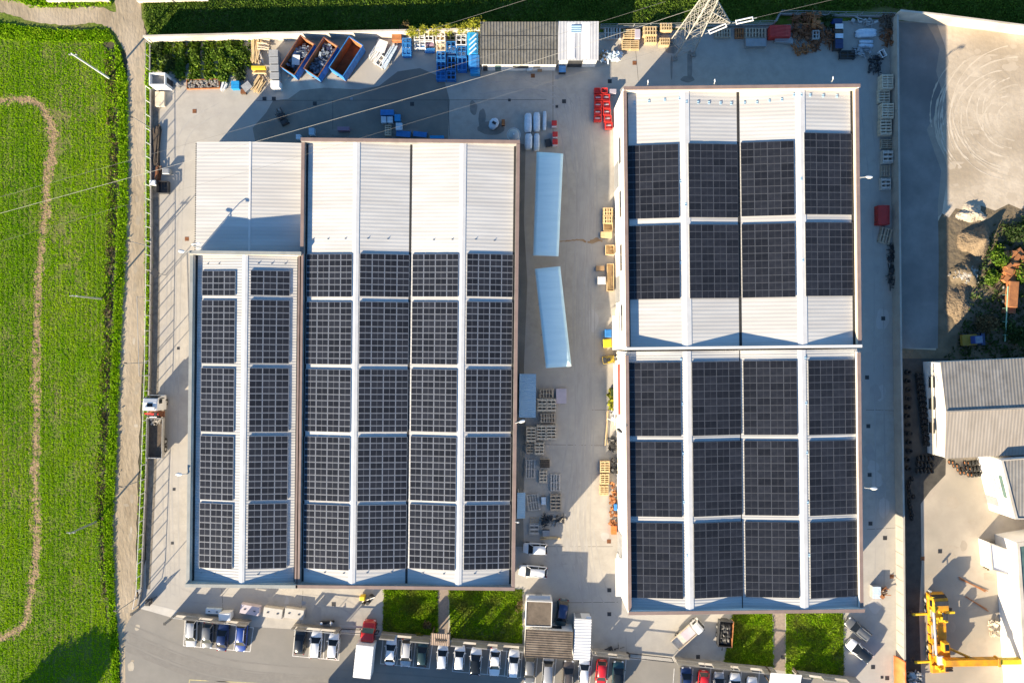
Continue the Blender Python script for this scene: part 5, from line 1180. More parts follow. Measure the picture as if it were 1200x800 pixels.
# tall stacks by the dividing wall
pallets((1034, 87, 1047, 104), 10, 'wood', 'beige pallet of the northernmost tall stack by the dividing wall', G3, slats=7); pallets((1030, 105, 1043, 120.5), 5, 'wood', 'beige pallet of the second tall stack by the dividing wall', G3, slats=6); pallets((1034, 120.5, 1047.5, 138.5), 9, 'wood', 'beige pallet of the third tall stack by the dividing wall', G3, slats=7); pallets((1032, 140, 1045, 158), 7, 'wood', 'beige pallet of the fourth tall stack by the dividing wall', G3, slats=6)
pallets((1033, 163, 1047, 174), 3, 'wood_brown', 'dark brown pallet below the four tall stacks', G3, slats=6); pallets((1035, 176, 1047, 191), 7, 'wood_grey', 'grey pallet midway along the dividing wall', G3, slats=4); pallets((1032, 194, 1043.5, 207), 2, 'wood_brown', 'dark framed pallet between two grey stacks by the dividing wall', G3, slats=-5); pallets((1033, 208.5, 1044, 222), 5, 'wood_grey', 'grey pallet of the southernmost stack by the dividing wall', G3, slats=4)
pallets((1031, 267, 1045, 285), 3, 'wood_brown', 'dark askew pallet below the red box at the dividing wall', G3, slats=-5, ang=14)

def at(px, py, h=0, z=.006): p = W(px, py, h); p.z = z; return p
def span(r, h=0): s = KP * (HC - h) / HC; return (r[2] - r[0]) * s, (r[3] - r[1]) * s
def crate(name, label, cat, r, h, m, group=None, ang=0, lid=None, slats=5, base=.006):
    """open or lidded slatted box"""
    p = at((r[0] + r[2]) / 2, (r[1] + r[3]) / 2, h, base); wx, ly = span(r, h); t = thing(name, label, cat, p, R(-ang), group); w2, l2 = wx / 2, ly / 2; mb = MB(); e = .04; k = max(2, int(h / .22))
    for i in range(k):
        z0, z1 = .1 + i * (h - .1) / k, .1 + (i + .8) * (h - .1) / k
        mb.b2(-w2, -l2, z0, w2, -l2 + e, z1); mb.b2(-w2, l2 - e, z0, w2, l2, z1); mb.b2(-w2, -l2 + e, z0, -w2 + e, l2 - e, z1); mb.b2(w2 - e, -l2 + e, z0, w2, l2 - e, z1)
    mb.build('side', m, t); MB().b2(-w2 + e, -l2 + e, .06, w2 - e, l2 - e, .12).build('floor', m, t)
    f = MB()
    for x in (-w2 + .06, w2 - .06): f.b2(x - .05, -l2, 0, x + .05, l2, .058)
    f.build('runner', m, t)
    if lid:
        mb = MB(); p_ = ly / slats
        for i in range(slats): mb.b2(-w2 - .02, -l2 + i * p_ + .01, h, w2 + .02, -l2 + (i + 1) * p_ - .01, h + .03)
        mb.build('lid', lid, t)
    return t
crate('wooden_crate', 'brown wooden crate standing above a small pale pallet on the lane', 'crate', (633, 538, 644, 548), .8, 'wood', lid='wood_dark'); crate('wooden_crate', 'open wooden crate below the honey coloured pallets at the wall', 'crate', (707.5, 262, 718, 270), .9, 'wood_pale')
crate('wooden_crate', 'flat honey coloured boarded crate at the north hall wall', 'crate', (704, 271.5, 717, 278.5), .7, 'wood_pale', lid='wood_pale'); crate('wooden_crate', 'double open crate with dark inside by the white wall', 'crate', (710, 287, 720, 298), 1.0, 'wood_pale')
crate('brown_box', 'small brown box alone on the lane near the white box', 'box', (698.5, 311.5, 708, 317), .7, 'cardboard', lid='cardboard'); crate('long_crate', 'long narrow open crate standing against the north hall wall', 'crate', (711.5, 309, 719.5, 341), .8, 'wood_pale')
def bin_(name, label, r, h, m, ang=0, lidm=None):
    p = at((r[0] + r[2]) / 2, (r[1] + r[3]) / 2, h); wx, ly = span(r, h); t = thing(name, label, 'bin', p, R(-ang)); w2, l2 = wx / 2, ly / 2
    MB().loft([[(-w2 * .85, -l2 * .85, .12), (w2 * .85, -l2 * .85, .12), (w2 * .85, l2 * .85, .12), (-w2 * .85, l2 * .85, .12)], [(-w2 * .97, -l2 * .97, h - .1), (w2 * .97, -l2 * .97, h - .1), (w2 * .97, l2 * .97, h - .1), (-w2 * .97, l2 * .97, h - .1)]], smooth=False).build('body', m, t, bevel=.03)
    MB().loft([[(-w2, -l2, h - .097), (w2, -l2, h - .097), (w2, l2, h - .097), (-w2, l2, h - .097)], [(-w2, -l2, h - .03), (w2, -l2, h - .03), (w2, l2, h - .03), (-w2, l2, h - .03)], [(-w2 * .8, -l2 * .8, h + .03), (w2 * .8, -l2 * .8, h + .03), (w2 * .8, l2 * .8, h + .03), (-w2 * .8, l2 * .8, h + .03)]], smooth=False).build('lid', lidm or m, t, bevel=.02)
    for x in (-w2 * .7, w2 * .7):
        for y in (-l2 * .7, l2 * .7): MB().cyl((x - .03, y, .08), (x + .03, y, .08), .08, n=8).build('wheel', 'black_rubber', t)
bin_('waste_bin', 'blue lidded waste bin by the white wall', (709, 385.5, 717, 395), 1.2, 'rack_blue'); bin_('waste_bin', 'yellow lidded waste bin below the blue one', (707, 397, 717, 407), 1.2, 'yellow_paint', -4)
bin_('white_box', 'white lidded box standing on the lane near the long crate', (700.5, 324, 710, 333), 1.0, 'white_paint'); bin_('waste_bin', 'dark waste bin between fence and wheel loader yard gate', (170, 703, 175, 710), 1.1, 'dark_metal')
# red crates by the north hall corner
GR = 'red crates at the north hall corner'
def redcrate(px, py, wpx, hpx, label, group, lab=True, hh=.9, cross=False):
    p = at(px, py, hh); s = KP * (HC - hh) / HC; w2, l2 = wpx * s / 2, hpx * s / 2; t = thing('red_crate', label, 'crate', p, R(random.uniform(-3, 3)), group)
    MB().b2(-w2, -l2, .1, w2, l2, hh - .25).build('body', 'red_plastic', t, bevel=.02)
    mb = MB(); e = .05; mb.b2(-w2, -l2, hh - .247, w2, -l2 + e, hh); mb.b2(-w2, l2 - e, hh - .247, w2, l2, hh); mb.b2(-w2, -l2 + e, hh - .247, -w2 + e, l2 - e, hh); mb.b2(w2 - e, -l2 + e, hh - .247, w2, l2 - e, hh); mb.build('rim', 'red_plastic', t)
    if lab: MB().b2(-w2 * .7, -l2 * .1, hh - .246, w2 * .7, l2 * .25, hh - .2).build('stock', 'lilac_board', t); MB().b2(-w2 * .5, l2 * .4, hh - .246, w2 * .6, l2 * .6, hh - .15).build('stock', 'dark_metal', t)
    if cross:
        mb = MB()
        for a in (.8, -.8): mb.box((0, 0, hh - .22), (w2 * 1.9, .12, .04), a)
        mb.build('strap', 'dark_metal', t)
    mb = MB()
    for x in (-w2 + .1, 0, w2 - .1): mb.b2(x - .05, -l2, 0, x + .05, l2, .098)
    mb.build('runner', 'wood_dark', t)
redcrate(700, 106, 7, 6, 'red crate with folded top at the upper left end of the crate rows', GR, False); redcrate(708.5, 106, 7, 6, 'red crate with crossed straps at the upper right end of the crate rows', GR, False, .9, True)
for i, (x, y) in enumerate([(701, 114), (701, 122.5), (700.8, 131), (700.5, 138.5)]): redcrate(x, y, 8.5, 7, f'open red crate of the left row, {ORD[i]} below the folded top crate', GR)
for i, (x, y) in enumerate([(710.5, 114), (710.8, 122.5), (711.2, 131), (712.3, 138.8), (713.5, 147)]): redcrate(x, y, 8.5, 7.5, f'open red crate of the right row, {ORD[i]} below the crossed one', GR)
crate('lilac_box', 'pale lilac box beside the crossed red crate', 'box', (714.5, 104.5, 722, 109.5), .8, 'lilac_board', lid='lilac_board')
for (x, y, lb) in ((649.5, 145, 'small red and white crate standing alone in the yard'), (650.5, 158, 'small red and white crate, upper of two touching ones'), (650.5, 167, 'small red and white crate, lower of two touching ones')):
    p = at(x, y, .8); t = thing('small_crate', lb, 'crate', p, 0, 'small red and white crates in the yard'); MB().b2(-.42, -.5, .02, .42, .5, .5).build('body', 'lilac_board', t, bevel=.03); MB().b2(-.40, -.25, .503, .42, .5, .82).build('lid', 'red_plastic', t, bevel=.04); MB().b2(-.3, -.46, .503, .3, -.3, .6).build('handle', 'white_paint', t)
# wrapped bundles
def bundle(r, h, label, m='wrap_white', group='film wrapped bundles in the yard'):
    p = at((r[0] + r[2]) / 2, (r[1] + r[3]) / 2, h); wx, ly = span(r, h); w2, l2 = wx / 2, ly / 2; t = thing('wrapped_bundle', label, 'bundle', p, R(random.uniform(-2, 2)), group); rg = []; n = 14
    for k in range(n + 1):
        y = -l2 + ly * k / n; q = w2 * (1 - .28 * abs(2 * k / n - 1) ** 6) * random.uniform(.93, 1.03); hh = h * (1 - .22 * abs(2 * k / n - 1) ** 5) * random.uniform(.95, 1.04)
        rg.append([(-q, y, .12), (-q * 1.02, y, hh * .6), (-q * .82, y, hh * .95), (-q * .2, y, hh), (q * .3, y, hh * .97), (q * .85, y, hh * .93), (q * 1.02, y, hh * .55), (q, y, .12)])
    MB().loft(rg).build('film', m, t, fixn=True); mb = MB()
    for y in (-l2 * .6, 0, l2 * .6): mb.b2(-w2 * .9, y - .06, 0, w2 * .9, y + .06, .119)
    mb.build('bearer', 'wood', t)
bundle((614.5, 132, 623.5, 154), 1.0, 'film wrapped bundle, upper left of the group by the round tank'); bundle((625, 131, 633, 153), 1.0, 'film wrapped bundle, upper middle of the group by the round tank'); bundle((636, 130, 640.5, 152), .6, 'narrow film wrapped bundle right of two wide ones'); bundle((615, 156, 624, 174), 1.0, 'film wrapped bundle with straight edges, lower left of the group'); bundle((625.5, 156, 632.5, 176), .9, 'spindle shaped film wrapped bundle, lower right of the group')
bundle((1004, 33, 1029, 42), .9, 'light blue covered long bundle in the shaded north corner'); bundle((1007.5, 46.5, 1024.5, 50), .5, 'white film wrapped bar below the light blue bundle'); bundle((1007, 51, 1024.5, 55), .5, 'white film wrapped bar, lower of the two below the light blue bundle')
crate('blue_crate', 'small dark blue crate standing against the big shaded stack', 'crate', (977, 22, 987, 27), 1.2, 'car_blue', lid='car_navy')
def sheets(name, label, cat, r, h, m, ang=0, n=4, group=None):
    p = at((r[0] + r[2]) / 2, (r[1] + r[3]) / 2, h); wx, ly = span(r, h); t = thing(name, label, cat, p, R(-ang), group); mb = MB(); z = .1; dz = (h - .1) / n
    for i in range(n): q = random.uniform(-.04, .04); mb.b2(-wx / 2 + q, -ly / 2 + q, z + i * dz, wx / 2 + q, ly / 2 - q, z + (i + .92) * dz)
    mb.build('sheets', m, t); b = MB()
    for y in (-ly * .35, 0, ly * .35): b.b2(-wx / 2 + .05, y - .05, 0, wx / 2 - .05, y + .05, .098)
    b.build('bearer', 'wood_dark', t); return t
sheets('board_stack', 'lilac grey board stack lying on the lane right of the pallets', 'boards', (652, 455.5, 664, 472.5), .5, 'lilac_board'); sheets('board_stack', 'grey board stack in front of the long white rimmed pallet', 'boards', (874, 45, 898, 54.5), .8, 'grey_metal'); sheets('board_stack', 'grey sheet leaning over the yellow pallets at the north fence', 'boards', (744, 34, 750, 45), 1.0, 'lilac_board', 0, 2)
sheets('board_stack', 'low purple board stack among the blue racks', 'boards', (498, 48, 508, 53), .6, 'purple_board'); sheets('mat_stack', 'flat blue mats lying in front of the purple boards', 'mats', (498, 56.5, 509.5, 62), .35, 'rack_blue'); sheets('dark_planks', 'black leaning planks beside the lower wrapped bundles', 'planks', (639, 163, 646, 172), .4, 'dark_metal', -12, 3)
sheets('brown_stack', 'rust brown stacked trays at the wall left of the blue racks', 'trays', (459, 38, 470, 47), 1.4, 'rust_orange')
def redbox(r, h, label, m, ang=0):
    p = at((r[0] + r[2]) / 2, (r[1] + r[3]) / 2, h); wx, ly = span(r, h); w2, l2 = wx / 2, ly / 2; t = thing('covered_container', label, 'container', p, R(-ang)); rg = []
    for k in range(7): f = k / 6; rg.append([(-w2, -l2 + ly * f, .05), (-w2, -l2 + ly * f, h * .92), (-w2 * .5, -l2 + ly * f, h + .04 * (k % 2)), (w2 * .5, -l2 + ly * f, h + .05 * ((k + 1) % 2)), (w2, -l2 + ly * f, h * .92), (w2, -l2 + ly * f, .05)])
    MB().loft(rg, smooth=False).build('tarpaulin', m, t); mb = MB()
    for k in (1, 3, 5): y = -l2 + ly * k / 6; mb.b2(-w2 - .02, y - .03, .05, -w2 - .001, y + .03, h * .9); mb.b2(w2 + .001, y - .03, .05, w2 + .02, y + .03, h * .9)
    mb.build('strap', 'dark_metal', t)
redbox((903, 29.5, 927, 43), 1.5, 'red covered container in the shaded row by the north railing', 'red_tarp'); redbox((1029.5, 240.5, 1043, 263), 1.3, 'dark red covered container by the dividing wall', 'red_tarp'); redbox((908.5, 43, 930, 50), .8, 'grey covered low pile in front of the red container', 'grey_metal', 6)
redbox((547.5, 38, 560, 63), 1.9, 'bright blue covered rack with pale diagonal folds beside the grey shed', 'tarp_blue'); redbox((549, 64.5, 561.5, 79), 1.7, 'blue covered rack in the shade beside the grey shed', 'rack_blue'); redbox((551, 80, 562.5, 86.5), 1.2, 'small light blue covered box at the shed corner', 'tarp_blue')
mb = MB()
for i in range(4): p = W(554, 44 + i * 5.5, 1.9); mb.box((p.x, p.y, 2.0), (1.5, .22, .02), .75)
tag(mb.build('strap_set', 'wrap_white'), 'pale diagonal straps lying over the bright blue covered rack', 'straps')
# blue steel stillages
GB = 'steel stillages north of the yard'
def stillage(r, h, label, m, inner=None, ang=0):
    p = at((r[0] + r[2]) / 2, (r[1] + r[3]) / 2, h); wx, ly = span(r, h); w2, l2 = wx / 2, ly / 2; t = thing('steel_stillage', label, 'stillage', p, R(-ang), GB)
    for x in (-w2, w2):
        for y in (-l2, l2): MB().b2(x - .06, y - .06, 0, x + .06, y + .06, h).build('post', m, t)
    mb = MB()
    for z in (.2, h * .6, h - .08):
        for y in (-l2, l2): mb.b2(-w2 + .061, y - .05, z, w2 - .061, y + .05, z + .08)
        for x in (-w2, w2): mb.b2(x - .05, -l2 + .061, z, x + .05, l2 - .061, z + .08)
    mb.b2(-.06, -l2 + .06, h - .08, .06, l2 - .06, h - .002); mb.b2(-w2 + .06, -.06, h - .19, w2 - .06, .06, h - .082); mb.build('rail', m, t)
    MB().b2(-w2 + .05, -l2 + .05, .12, w2 - .05, l2 - .05, .19).build('tray', inner or m, t)
for r, h, lb, m, inn in [((471.5, 45, 481, 50), 1.6, 'blue stillage at the wall, first left of the white ones', 'rack_blue', None), ((471.5, 51, 481, 57), 1.6, 'blue stillage with white sunlit bars, second from the wall', 'rack_blue', 'white_paint'), ((471.5, 58.5, 481, 64), 1.4, 'blue stillage at the front of the left row', 'rack_blue', None),
        ((485.5, 40, 497, 47), 1.5, 'white stillage near the ivy, left one', 'white_paint', 'wood'), ((486, 49, 498, 56), 1.0, 'white low stillage with blue base', 'white_paint', 'rack_blue'), ((497.5, 38, 507, 47), 1.6, 'white stillage right behind the purple boards', 'white_paint', 'wood_dark'),
        ((510.5, 37, 521, 47.5), 1.6, 'white stillage at the wall above the tan one', 'white_paint', 'wood_pale'), ((511.5, 48.5, 521.5, 59), 1.5, 'tan slatted stillage in the middle row', 'wood', 'wood_pale'), ((512, 60.5, 521.5, 70.5), 1.4, 'blue stillage under the tan one, first in shade', 'rack_blue', None), ((512, 72, 521.5, 82), 1.4, 'blue stillage in the middle row, second in shade', 'rack_blue', 'dark_metal'), ((511.5, 84, 521.5, 93), 1.2, 'blue stillage at the front of the middle row', 'rack_blue', None),
        ((523, 38, 533, 47), 1.6, 'stillage with dark green load at the wall', 'dark_metal', 'leaf_dark'), ((523.5, 49, 533.5, 60), 1.5, 'blue and white stillage in the second row from right', 'rack_blue', 'white_paint'), ((524.5, 66, 533.5, 81), 1.2, 'dark blue empty stillage in the second row from right', 'rack_blue', 'dark_metal'), ((523.5, 83, 533.5, 93), 1.2, 'dark blue empty stillage at the front of the second row', 'rack_blue', 'dark_metal'),
        ((534.5, 41, 546, 52.5), 1.6, 'white framed stillage with blue edge near the covered rack', 'white_paint', 'wood_dark'), ((535.5, 54.5, 546, 66), 1.5, 'blue stillage with white contents near the covered rack', 'rack_blue', 'white_paint'), ((536.5, 67.5, 546.5, 82), 1.4, 'blue stillage at the front beside the covered rack', 'rack_blue', None)]: stillage(r, h, lb, m, inn)
# blue boxes at the hall's north wall
for r, h, lb, m in [((446, 128.5, 461, 135), 1.0, 'long dark blue lidded box in the shaded yard', 'rack_blue'), ((446.8, 136.5, 452.6, 144), .8, 'light blue box, left of two below the long one', 'wrap_white'), ((454, 136.5, 460, 144), .8, 'light blue box, right of two below the long one', 'wrap_white'), ((462.5, 134, 469, 142), .8, 'mid blue box right of the light blue pair', 'tarp_blue'), ((464, 144, 471, 152.5), .9, 'light blue box standing nearest the blue cart', 'wrap_white'), ((395.5, 148.5, 409, 153), .9, 'purple blue long box at the hall north wall', 'purple_board'), ((504, 159, 520, 162.5), .9, 'pale blue long box close to the hall parapet', 'tarp_blue'), ((362, 150, 368, 158), .9, 'teal box in the dark corner by the shed', 'leanto_shade_blue'), ((347, 157.5, 352, 163), .9, 'pale blue small box at the shed corner', 'wrap_white')]:
    crate('plastic_box', lb, 'box', r, h, m, lid=m, slats=2)
pallets((451, 146, 458.5, 159), 2, 'wood', 'narrow brown pallet below the two light blue boxes', 'pallets at the hall north wall', slats=6)
def cart(r, label):
    p = at((r[0] + r[2]) / 2, (r[1] + r[3]) / 2, .7); wx, ly = span(r, .7); w2, l2 = wx / 2, ly / 2; t = thing('trolley', label, 'trolley', p, R(-6)); MB().b2(-w2, -l2, .45, w2, l2, .55).build('platform', 'rack_blue', t)
    for x in (-w2 + .15, w2 - .15):
        for y in (-l2 + .15, l2 - .15): MB().cyl((x, y - .04, .2), (x, y + .04, .2), .2, n=10).build('wheel', 'black_rubber', t)
    mb = MB(); mb.bar((w2, -l2, .5), (w2 + .1, -l2, 1.3), .05); mb.bar((w2, l2, .5), (w2 + .1, l2, 1.3), .05); mb.bar((w2 + .1, -l2, 1.3), (w2 + .1, l2, 1.3), .05); mb.build('handle', 'rack_blue', t)
cart((464, 153, 481, 160), 'blue trolley at the hall north wall'); cart((484, 154, 500, 160), 'dark blue trolley right of the other trolley')
def tank():
    p = at(602, 158, 4.5); t = thing('round_tank', 'round grey tank with pale lid at the hall corner', 'tank', p); MB().cyl((0, 0, 0), (0, 0, 4.4), .95, n=28).build('shell', 'galv', t)
    MB().loft([[(r_ * math.cos(a), r_ * math.sin(a), z) for a in np.linspace(0, 2 * math.pi, 28, endpoint=False)] for r_, z in ((1.0, 4.402), (1.0, 4.5), (.6, 4.7), (.2, 4.78))]).build('lid', 'galv', t); MB().cyl((0, 0, 4.78), (0, 0, 4.95), .12, n=10).build('valve', 'white_paint', t)
    o = MB()
    for i in range(28):
        a = 2 * math.pi * i / 28; b = 2 * math.pi * (i + 1) / 28; o.bar((1.0 * math.cos(a), 1.0 * math.sin(a), 4.55), (1.0 * math.cos(b), 1.0 * math.sin(b), 4.55), .06)
    o.build('rim', 'white_paint', t)
tank()
def dinghy():
    p = at(578.5, 144.5, .8); t = thing('covered_hull', 'rounded white blue hull lying by the damp stain near the tank', 'hull', p, R(-30)); rg = []
    for y, q, z in ((-.9, .15, .5), (-.7, .5, .62), (0, .72, .7), (.6, .6, .72), (.95, .2, .6)): rg.append([(-q, y, .1), (-q * 1.05, y, z * .8), (-q * .7, y, z), (q * .7, y, z), (q * 1.05, y, z * .8), (q, y, .1)])
    MB().loft(rg).build('hull', 'wrap_white', t); MB().b2(-.28, -.1, .73, .35, .3, .8).build('opening', 'dark_metal', t)
dinghy()
crate('rusty_box', 'rusty box standing between the white hull and the tank', 'box', (588, 140, 591.5, 147), .6, 'rust', lid='rust_orange'); crate('dark_box', 'blue dustbin box in front of the pale metal roofed shed', 'box', (655, 77, 663, 85), .9, 'dark_metal', lid='rack_blue', slats=2); crate('white_box', 'small grey white box standing before the workshop door', 'box', (617.5, 77.5, 624, 83), .8, 'galv', lid='wrap_white', slats=2); crate('brown_box', 'small tan box against the workshop shed wall', 'box', (630, 78, 635, 83), .6, 'cardboard', lid='cardboard')
# grey cubes, timber, frames in the top left corner
for i, (y0, m) in enumerate(((58.5, 'grey_metal'), (67, 'grey_metal'), (76, 'grey_metal'), (85, 'grey_metal'), (94.5, 'white_paint'))):
    crate('mesh_cube', ['grey wire cube nearest the timber at the north end of the row', 'grey wire cube, second of the row beside the skips', 'grey wire cube, third of the row beside the skips', 'grey wire cube, fourth of the row beside the skips', 'white lidded cube at the front end of the grey cube row'][i], 'cube', (315 + i * .5, y0, 325.5 + i * .4, y0 + 8), 1.5, m, 'row of grey cubes beside the skips', lid='galv' if i < 4 else 'white_paint', slats=3)
def timber(px, py, ang, n, L_, wd, h, label, m='wood_pale'):
    p = at(px, py, h / 2); t = thing('timber_pile', label, 'timber', p, R(-ang)); mb = MB()
    for i in range(n):
        l = L_ * random.uniform(.65, 1.05); mb.box((random.uniform(-wd, wd) / 2, random.uniform(-.2, .2), random.uniform(.05, h)), (random.uniform(.08, .2), l, random.uniform(.03, .1)), random.uniform(-.12, .12))
    mb.build('boards', m, t)
timber(300, 60, 5, 26, 3.6, 1.5, .8, 'upright pale timber pile right of the garden'); timber(309, 52, 96, 22, 1.8, 1.9, 1.0, 'crosswise brown timber pile at the wall by the skips', 'wood'); timber(304, 66, 160, 14, 2.6, .8, .7, 'dark weathered timber lying beside the upright pile', 'wood_grey'); timber(303, 100, 30, 24, 2.6, 1.4, .7, 'slanting pale timber pile below the yellow trough'); timber(310, 90, 150, 5, 2.2, .8, .4, 'few loose planks between yellow trough and cubes', 'wood')
def trough():
    p = at(304, 83, .8); t = thing('yellow_trough', 'bright yellow trough lying on the timber piles', 'trough', p + Vector((0, 0, .25))); MB().b2(-1.05, -.5, .5, 1.05, -.44, .9).build('side', 'wood_pale', t); MB().b2(-1.1, .05, .5, 1.1, .6, 1.0).build('lid', 'yellow_paint', t, bevel=.04); MB().b2(-1.05, -.438, .5, 1.05, .048, .56).build('floor', 'wood_pale', t)
    for x in (-.9, .9): MB().b2(x - .06, -.4, 0, x + .06, .5, .498).build('leg', 'wood', t)
trough()
def tray():
    p = at(238, 98.5, .3); t = thing('rusty_tray', 'long rusty tray of pale rubble along the garden edge', 'tray', p, R(2)); mb = MB(); mb.b2(-2.6, -.75, 0, 2.6, -.65, .35); mb.b2(-2.6, .65, 0, 2.6, .75, .35); mb.b2(-2.6, -.65, 0, -2.5, .65, .35); mb.b2(2.5, -.65, 0, 2.6, .65, .35); mb.build('side', 'rust_orange', t); MB().b2(-2.5, -.65, 0, 2.5, .65, .12).build('floor', 'rust', t)
    s = thing('rubble', 'pale broken rubble lying in the long rusty tray', 'rubble', p + Vector((0, 0, .125)), R(2)); mb = MB()
    for i in range(150): mb.box((random.uniform(-2.4, 2.4), random.uniform(-.6, .6), random.uniform(.02, .2)), (random.uniform(.1, .35), random.uniform(.1, .3), random.uniform(.05, .2)), random.uniform(0, 3))
    mb.build('stones', 'rubble', s)
tray()
crate('blue_box', 'sky blue lidded box at the garden edge', 'box', (271, 95, 280, 104), .9, 'tarp_blue', lid='tarp_blue', slats=2); crate('tilted_crate', 'dark crate standing aslant right of the sky blue box', 'crate', (284, 97, 294, 106), .8, 'scrap_blue', lid='galv', ang=-38)
crate('rusty_bin', 'small brown crate in front of the aslant dark crate', 'crate', (282, 104.5, 288, 110), .5, 'wood_dark', lid='rust'); timber(262, 101, 20, 12, 1.4, .8, .5, 'white broken boards between rusty tray and blue box', 'white_paint'); timber(207, 98, 140, 10, 1.5, .5, .6, 'grey leaning boards between booth and rusty tray', 'galv')
crate('wooden_trough', 'weathered wooden planter box below the white booth', 'planter', (182, 107.5, 192.5, 124.5), .5, 'wood', lid='wood', slats=8)
timber(184, 172, 2, 34, 6.5, .7, .6, 'long dark bars stored along the fence by the shed', 'wood_dark'); timber(185, 206, 4, 20, 3.0, .7, .8, 'rusty bars standing beside the grey rack at the fence', 'rust')
crate('grey_rack', 'empty grey frame rack beside the fence left of the shed', 'rack', (183, 212, 196, 226), 1.0, 'dark_metal', slats=3); bin_('grey_box', 'grey covered box at the fence above the empty rack', (190, 197, 198.5, 204), 1.0, 'grey_metal'); bin_('white_meter_box', 'white meter box on the fence line beside the rusty bars', (175, 211, 182, 216.5), 1.2, 'white_paint')
timber(441, 64, 35, 16, 2.6, 1.6, .5, 'white painted frames and boards heaped right of the skips', 'white_paint'); timber(456, 66, 28, 18, 4.2, .9, .6, 'leaning pale bars heaped left of the brown trays', 'wrap_white'); sheets('board_stack', 'white panels lying on the heap of frames right of the skips', 'panels', (441, 47, 453, 60), .5, 'white_paint', 20, 2); stillage((442.5, 66, 452, 78), .5, 'low white frame lying at the sun edge right of the skips', 'white_paint', 'lot_dirt', 35)
for r, lb in (((146, 264, 170, 285), 0),): pass
# white site debris right of the metal shed
def debris(px, py, rx, ry, h, n, m, label, s=(.15, .6), cat='debris', name='debris_heap', ang=0):
    t = thing(name, label, cat, at(px, py, 0), R(-ang)); litter(t, rx, ry, h, n, m, s); return t
debris(714, 68, 1.3, .9, .7, 34, 'wrap_white', 'crumpled white film heap beside the pale metal roofed shed'); debris(706, 66, .5, .8, .6, 14, 'cardboard', 'torn brown cardboard heap at the pale shed corner'); debris(724, 66, .5, .7, .6, 12, 'white_paint', 'white scraps heap below the yellow pallets')
def bars(px, py, rx, ry, h, n, m, label, name='scrap_heap', cat='scrap', ang=0):
    t = thing(name, label, cat, at(px, py, 0), R(-ang)); mb = MB()
    for i in range(n):
        a = Vector((random.uniform(-rx, rx), random.uniform(-ry, ry), random.uniform(.05, h))); l = random.uniform(.5, 1.8); d = Vector((1, 0, 0)) if random.random() < .5 else Vector((0, 1, 0)); d = Matrix.Rotation(random.gauss(0, .3), 3, 'Z') @ d + Vector((0, 0, random.uniform(-.3, .3)))
        mb.bar(a - d * l / 2, a + d * l / 2, random.uniform(.04, .13))
    for i in range(n // 3): mb.box((random.uniform(-rx, rx), random.uniform(-ry, ry), random.uniform(.1, h)), (random.uniform(.2, .7), random.uniform(.2, .6), random.uniform(.05, .5)), random.uniform(0, 3))
    mb.build('bars', m, t)
for px, py, rx, ry, h, n, m, lb in [(936, 27, 1.4, .9, 1.2, 40, 'rust', 'rusty frames heaped at the stepped railing, left end'), (950, 28, 1.0, 1.1, 1.4, 40, 'rust_orange', 'orange rusty frames heaped behind the first shaded scrap'), (952, 38, 1.2, .8, 1.0, 36, 'rust', 'rusty machine parts in the centre of the scrap yard corner'), (937, 41, 1.3, .9, .9, 36, 'rust', 'dark rusty frames left of the small pale frame'), (938, 58, 1.2, .8, .6, 24, 'rust_orange', 'flat rusty frames at the front of the scrap corner'), (953, 54, .7, .8, .6, 20, 'rust', 'small rusty heap below the pale frame'), (968, 45, 1.1, 1.3, .8, 36, 'rust', 'brown frames right of the pale frame in the scrap corner'), (968, 27, .9, .9, .9, 22, 'leaf_dark', 'mossy dark frames near the railing'), (1037, 30, .9, 1.2, 1.2, 44, 'wood_dark', 'dark brown bar heap at the corner of the dividing wall'), (1038, 45, .9, 1.2, 1.0, 40, 'rust', 'rusty dark heap below the corner heap at the dividing wall'), (1009, 62, 1.2, .7, .6, 30, 'grey_metal', 'grey frames lying beside the two white bars'), (1024, 77, .9, 1.3, .7, 36, 'dark_metal', 'dark frame heap above the northernmost tall pallet stack'), (1011, 27, 1.8, .5, .7, 20, 'galv', 'pale metal pieces along the railing near the corner'), (1044, 312, .5, 3.6, .8, 50, 'dark_metal', 'long dark grates leaning on the dividing wall')]: bars(px, py, rx, ry, h, n, m, lb)
stillage((985, 59.5, 1002, 68), .7, 'low dark frame rack at the front of the scrap corner', 'dark_metal', 'wood_dark'); stillage((953, 36, 960, 45), 1.1, 'small pale frame standing in the rusty scrap', 'galv', 'dark_metal')
for i, (y0, y1, m, lb) in enumerate(((28, 34, 'white_paint', 'white topped bale in the dark column of stock'), (35, 39, 'wood_dark', 'dark bale in the column of stock, second from railing'), (39.5, 45, 'wrap_white', 'pale bale in the middle of the dark column of stock'), (46, 57, 'car_navy', 'dark navy bale at the front of the column of stock'))): crate('stock_bale', lb, 'bale', (979, y0, 988, y1), 1.2, 'dark_metal', lid=m, slats=2)
def tub():
    p = at(1035, 62.5, .7); t = thing('white_tub', 'white plastic tub with dark inside lying by the dividing wall', 'tub', p, R(28)); mb = MB(); w2, l2 = .42, .6
    mb.b2(-w2, -l2, .05, w2, -l2 + .1, .7); mb.b2(-w2, l2 - .1, .05, w2, l2, .7); mb.b2(-w2, -l2 + .1, .05, -w2 + .1, l2 - .1, .7); mb.b2(w2 - .1, -l2 + .1, .05, w2, l2 - .1, .7); mb.build('side', 'white_paint', t); MB().b2(-w2 + .1, -l2 + .1, .05, w2 - .1, l2 - .1, .1).build('floor', 'dark_metal', t)
tub()
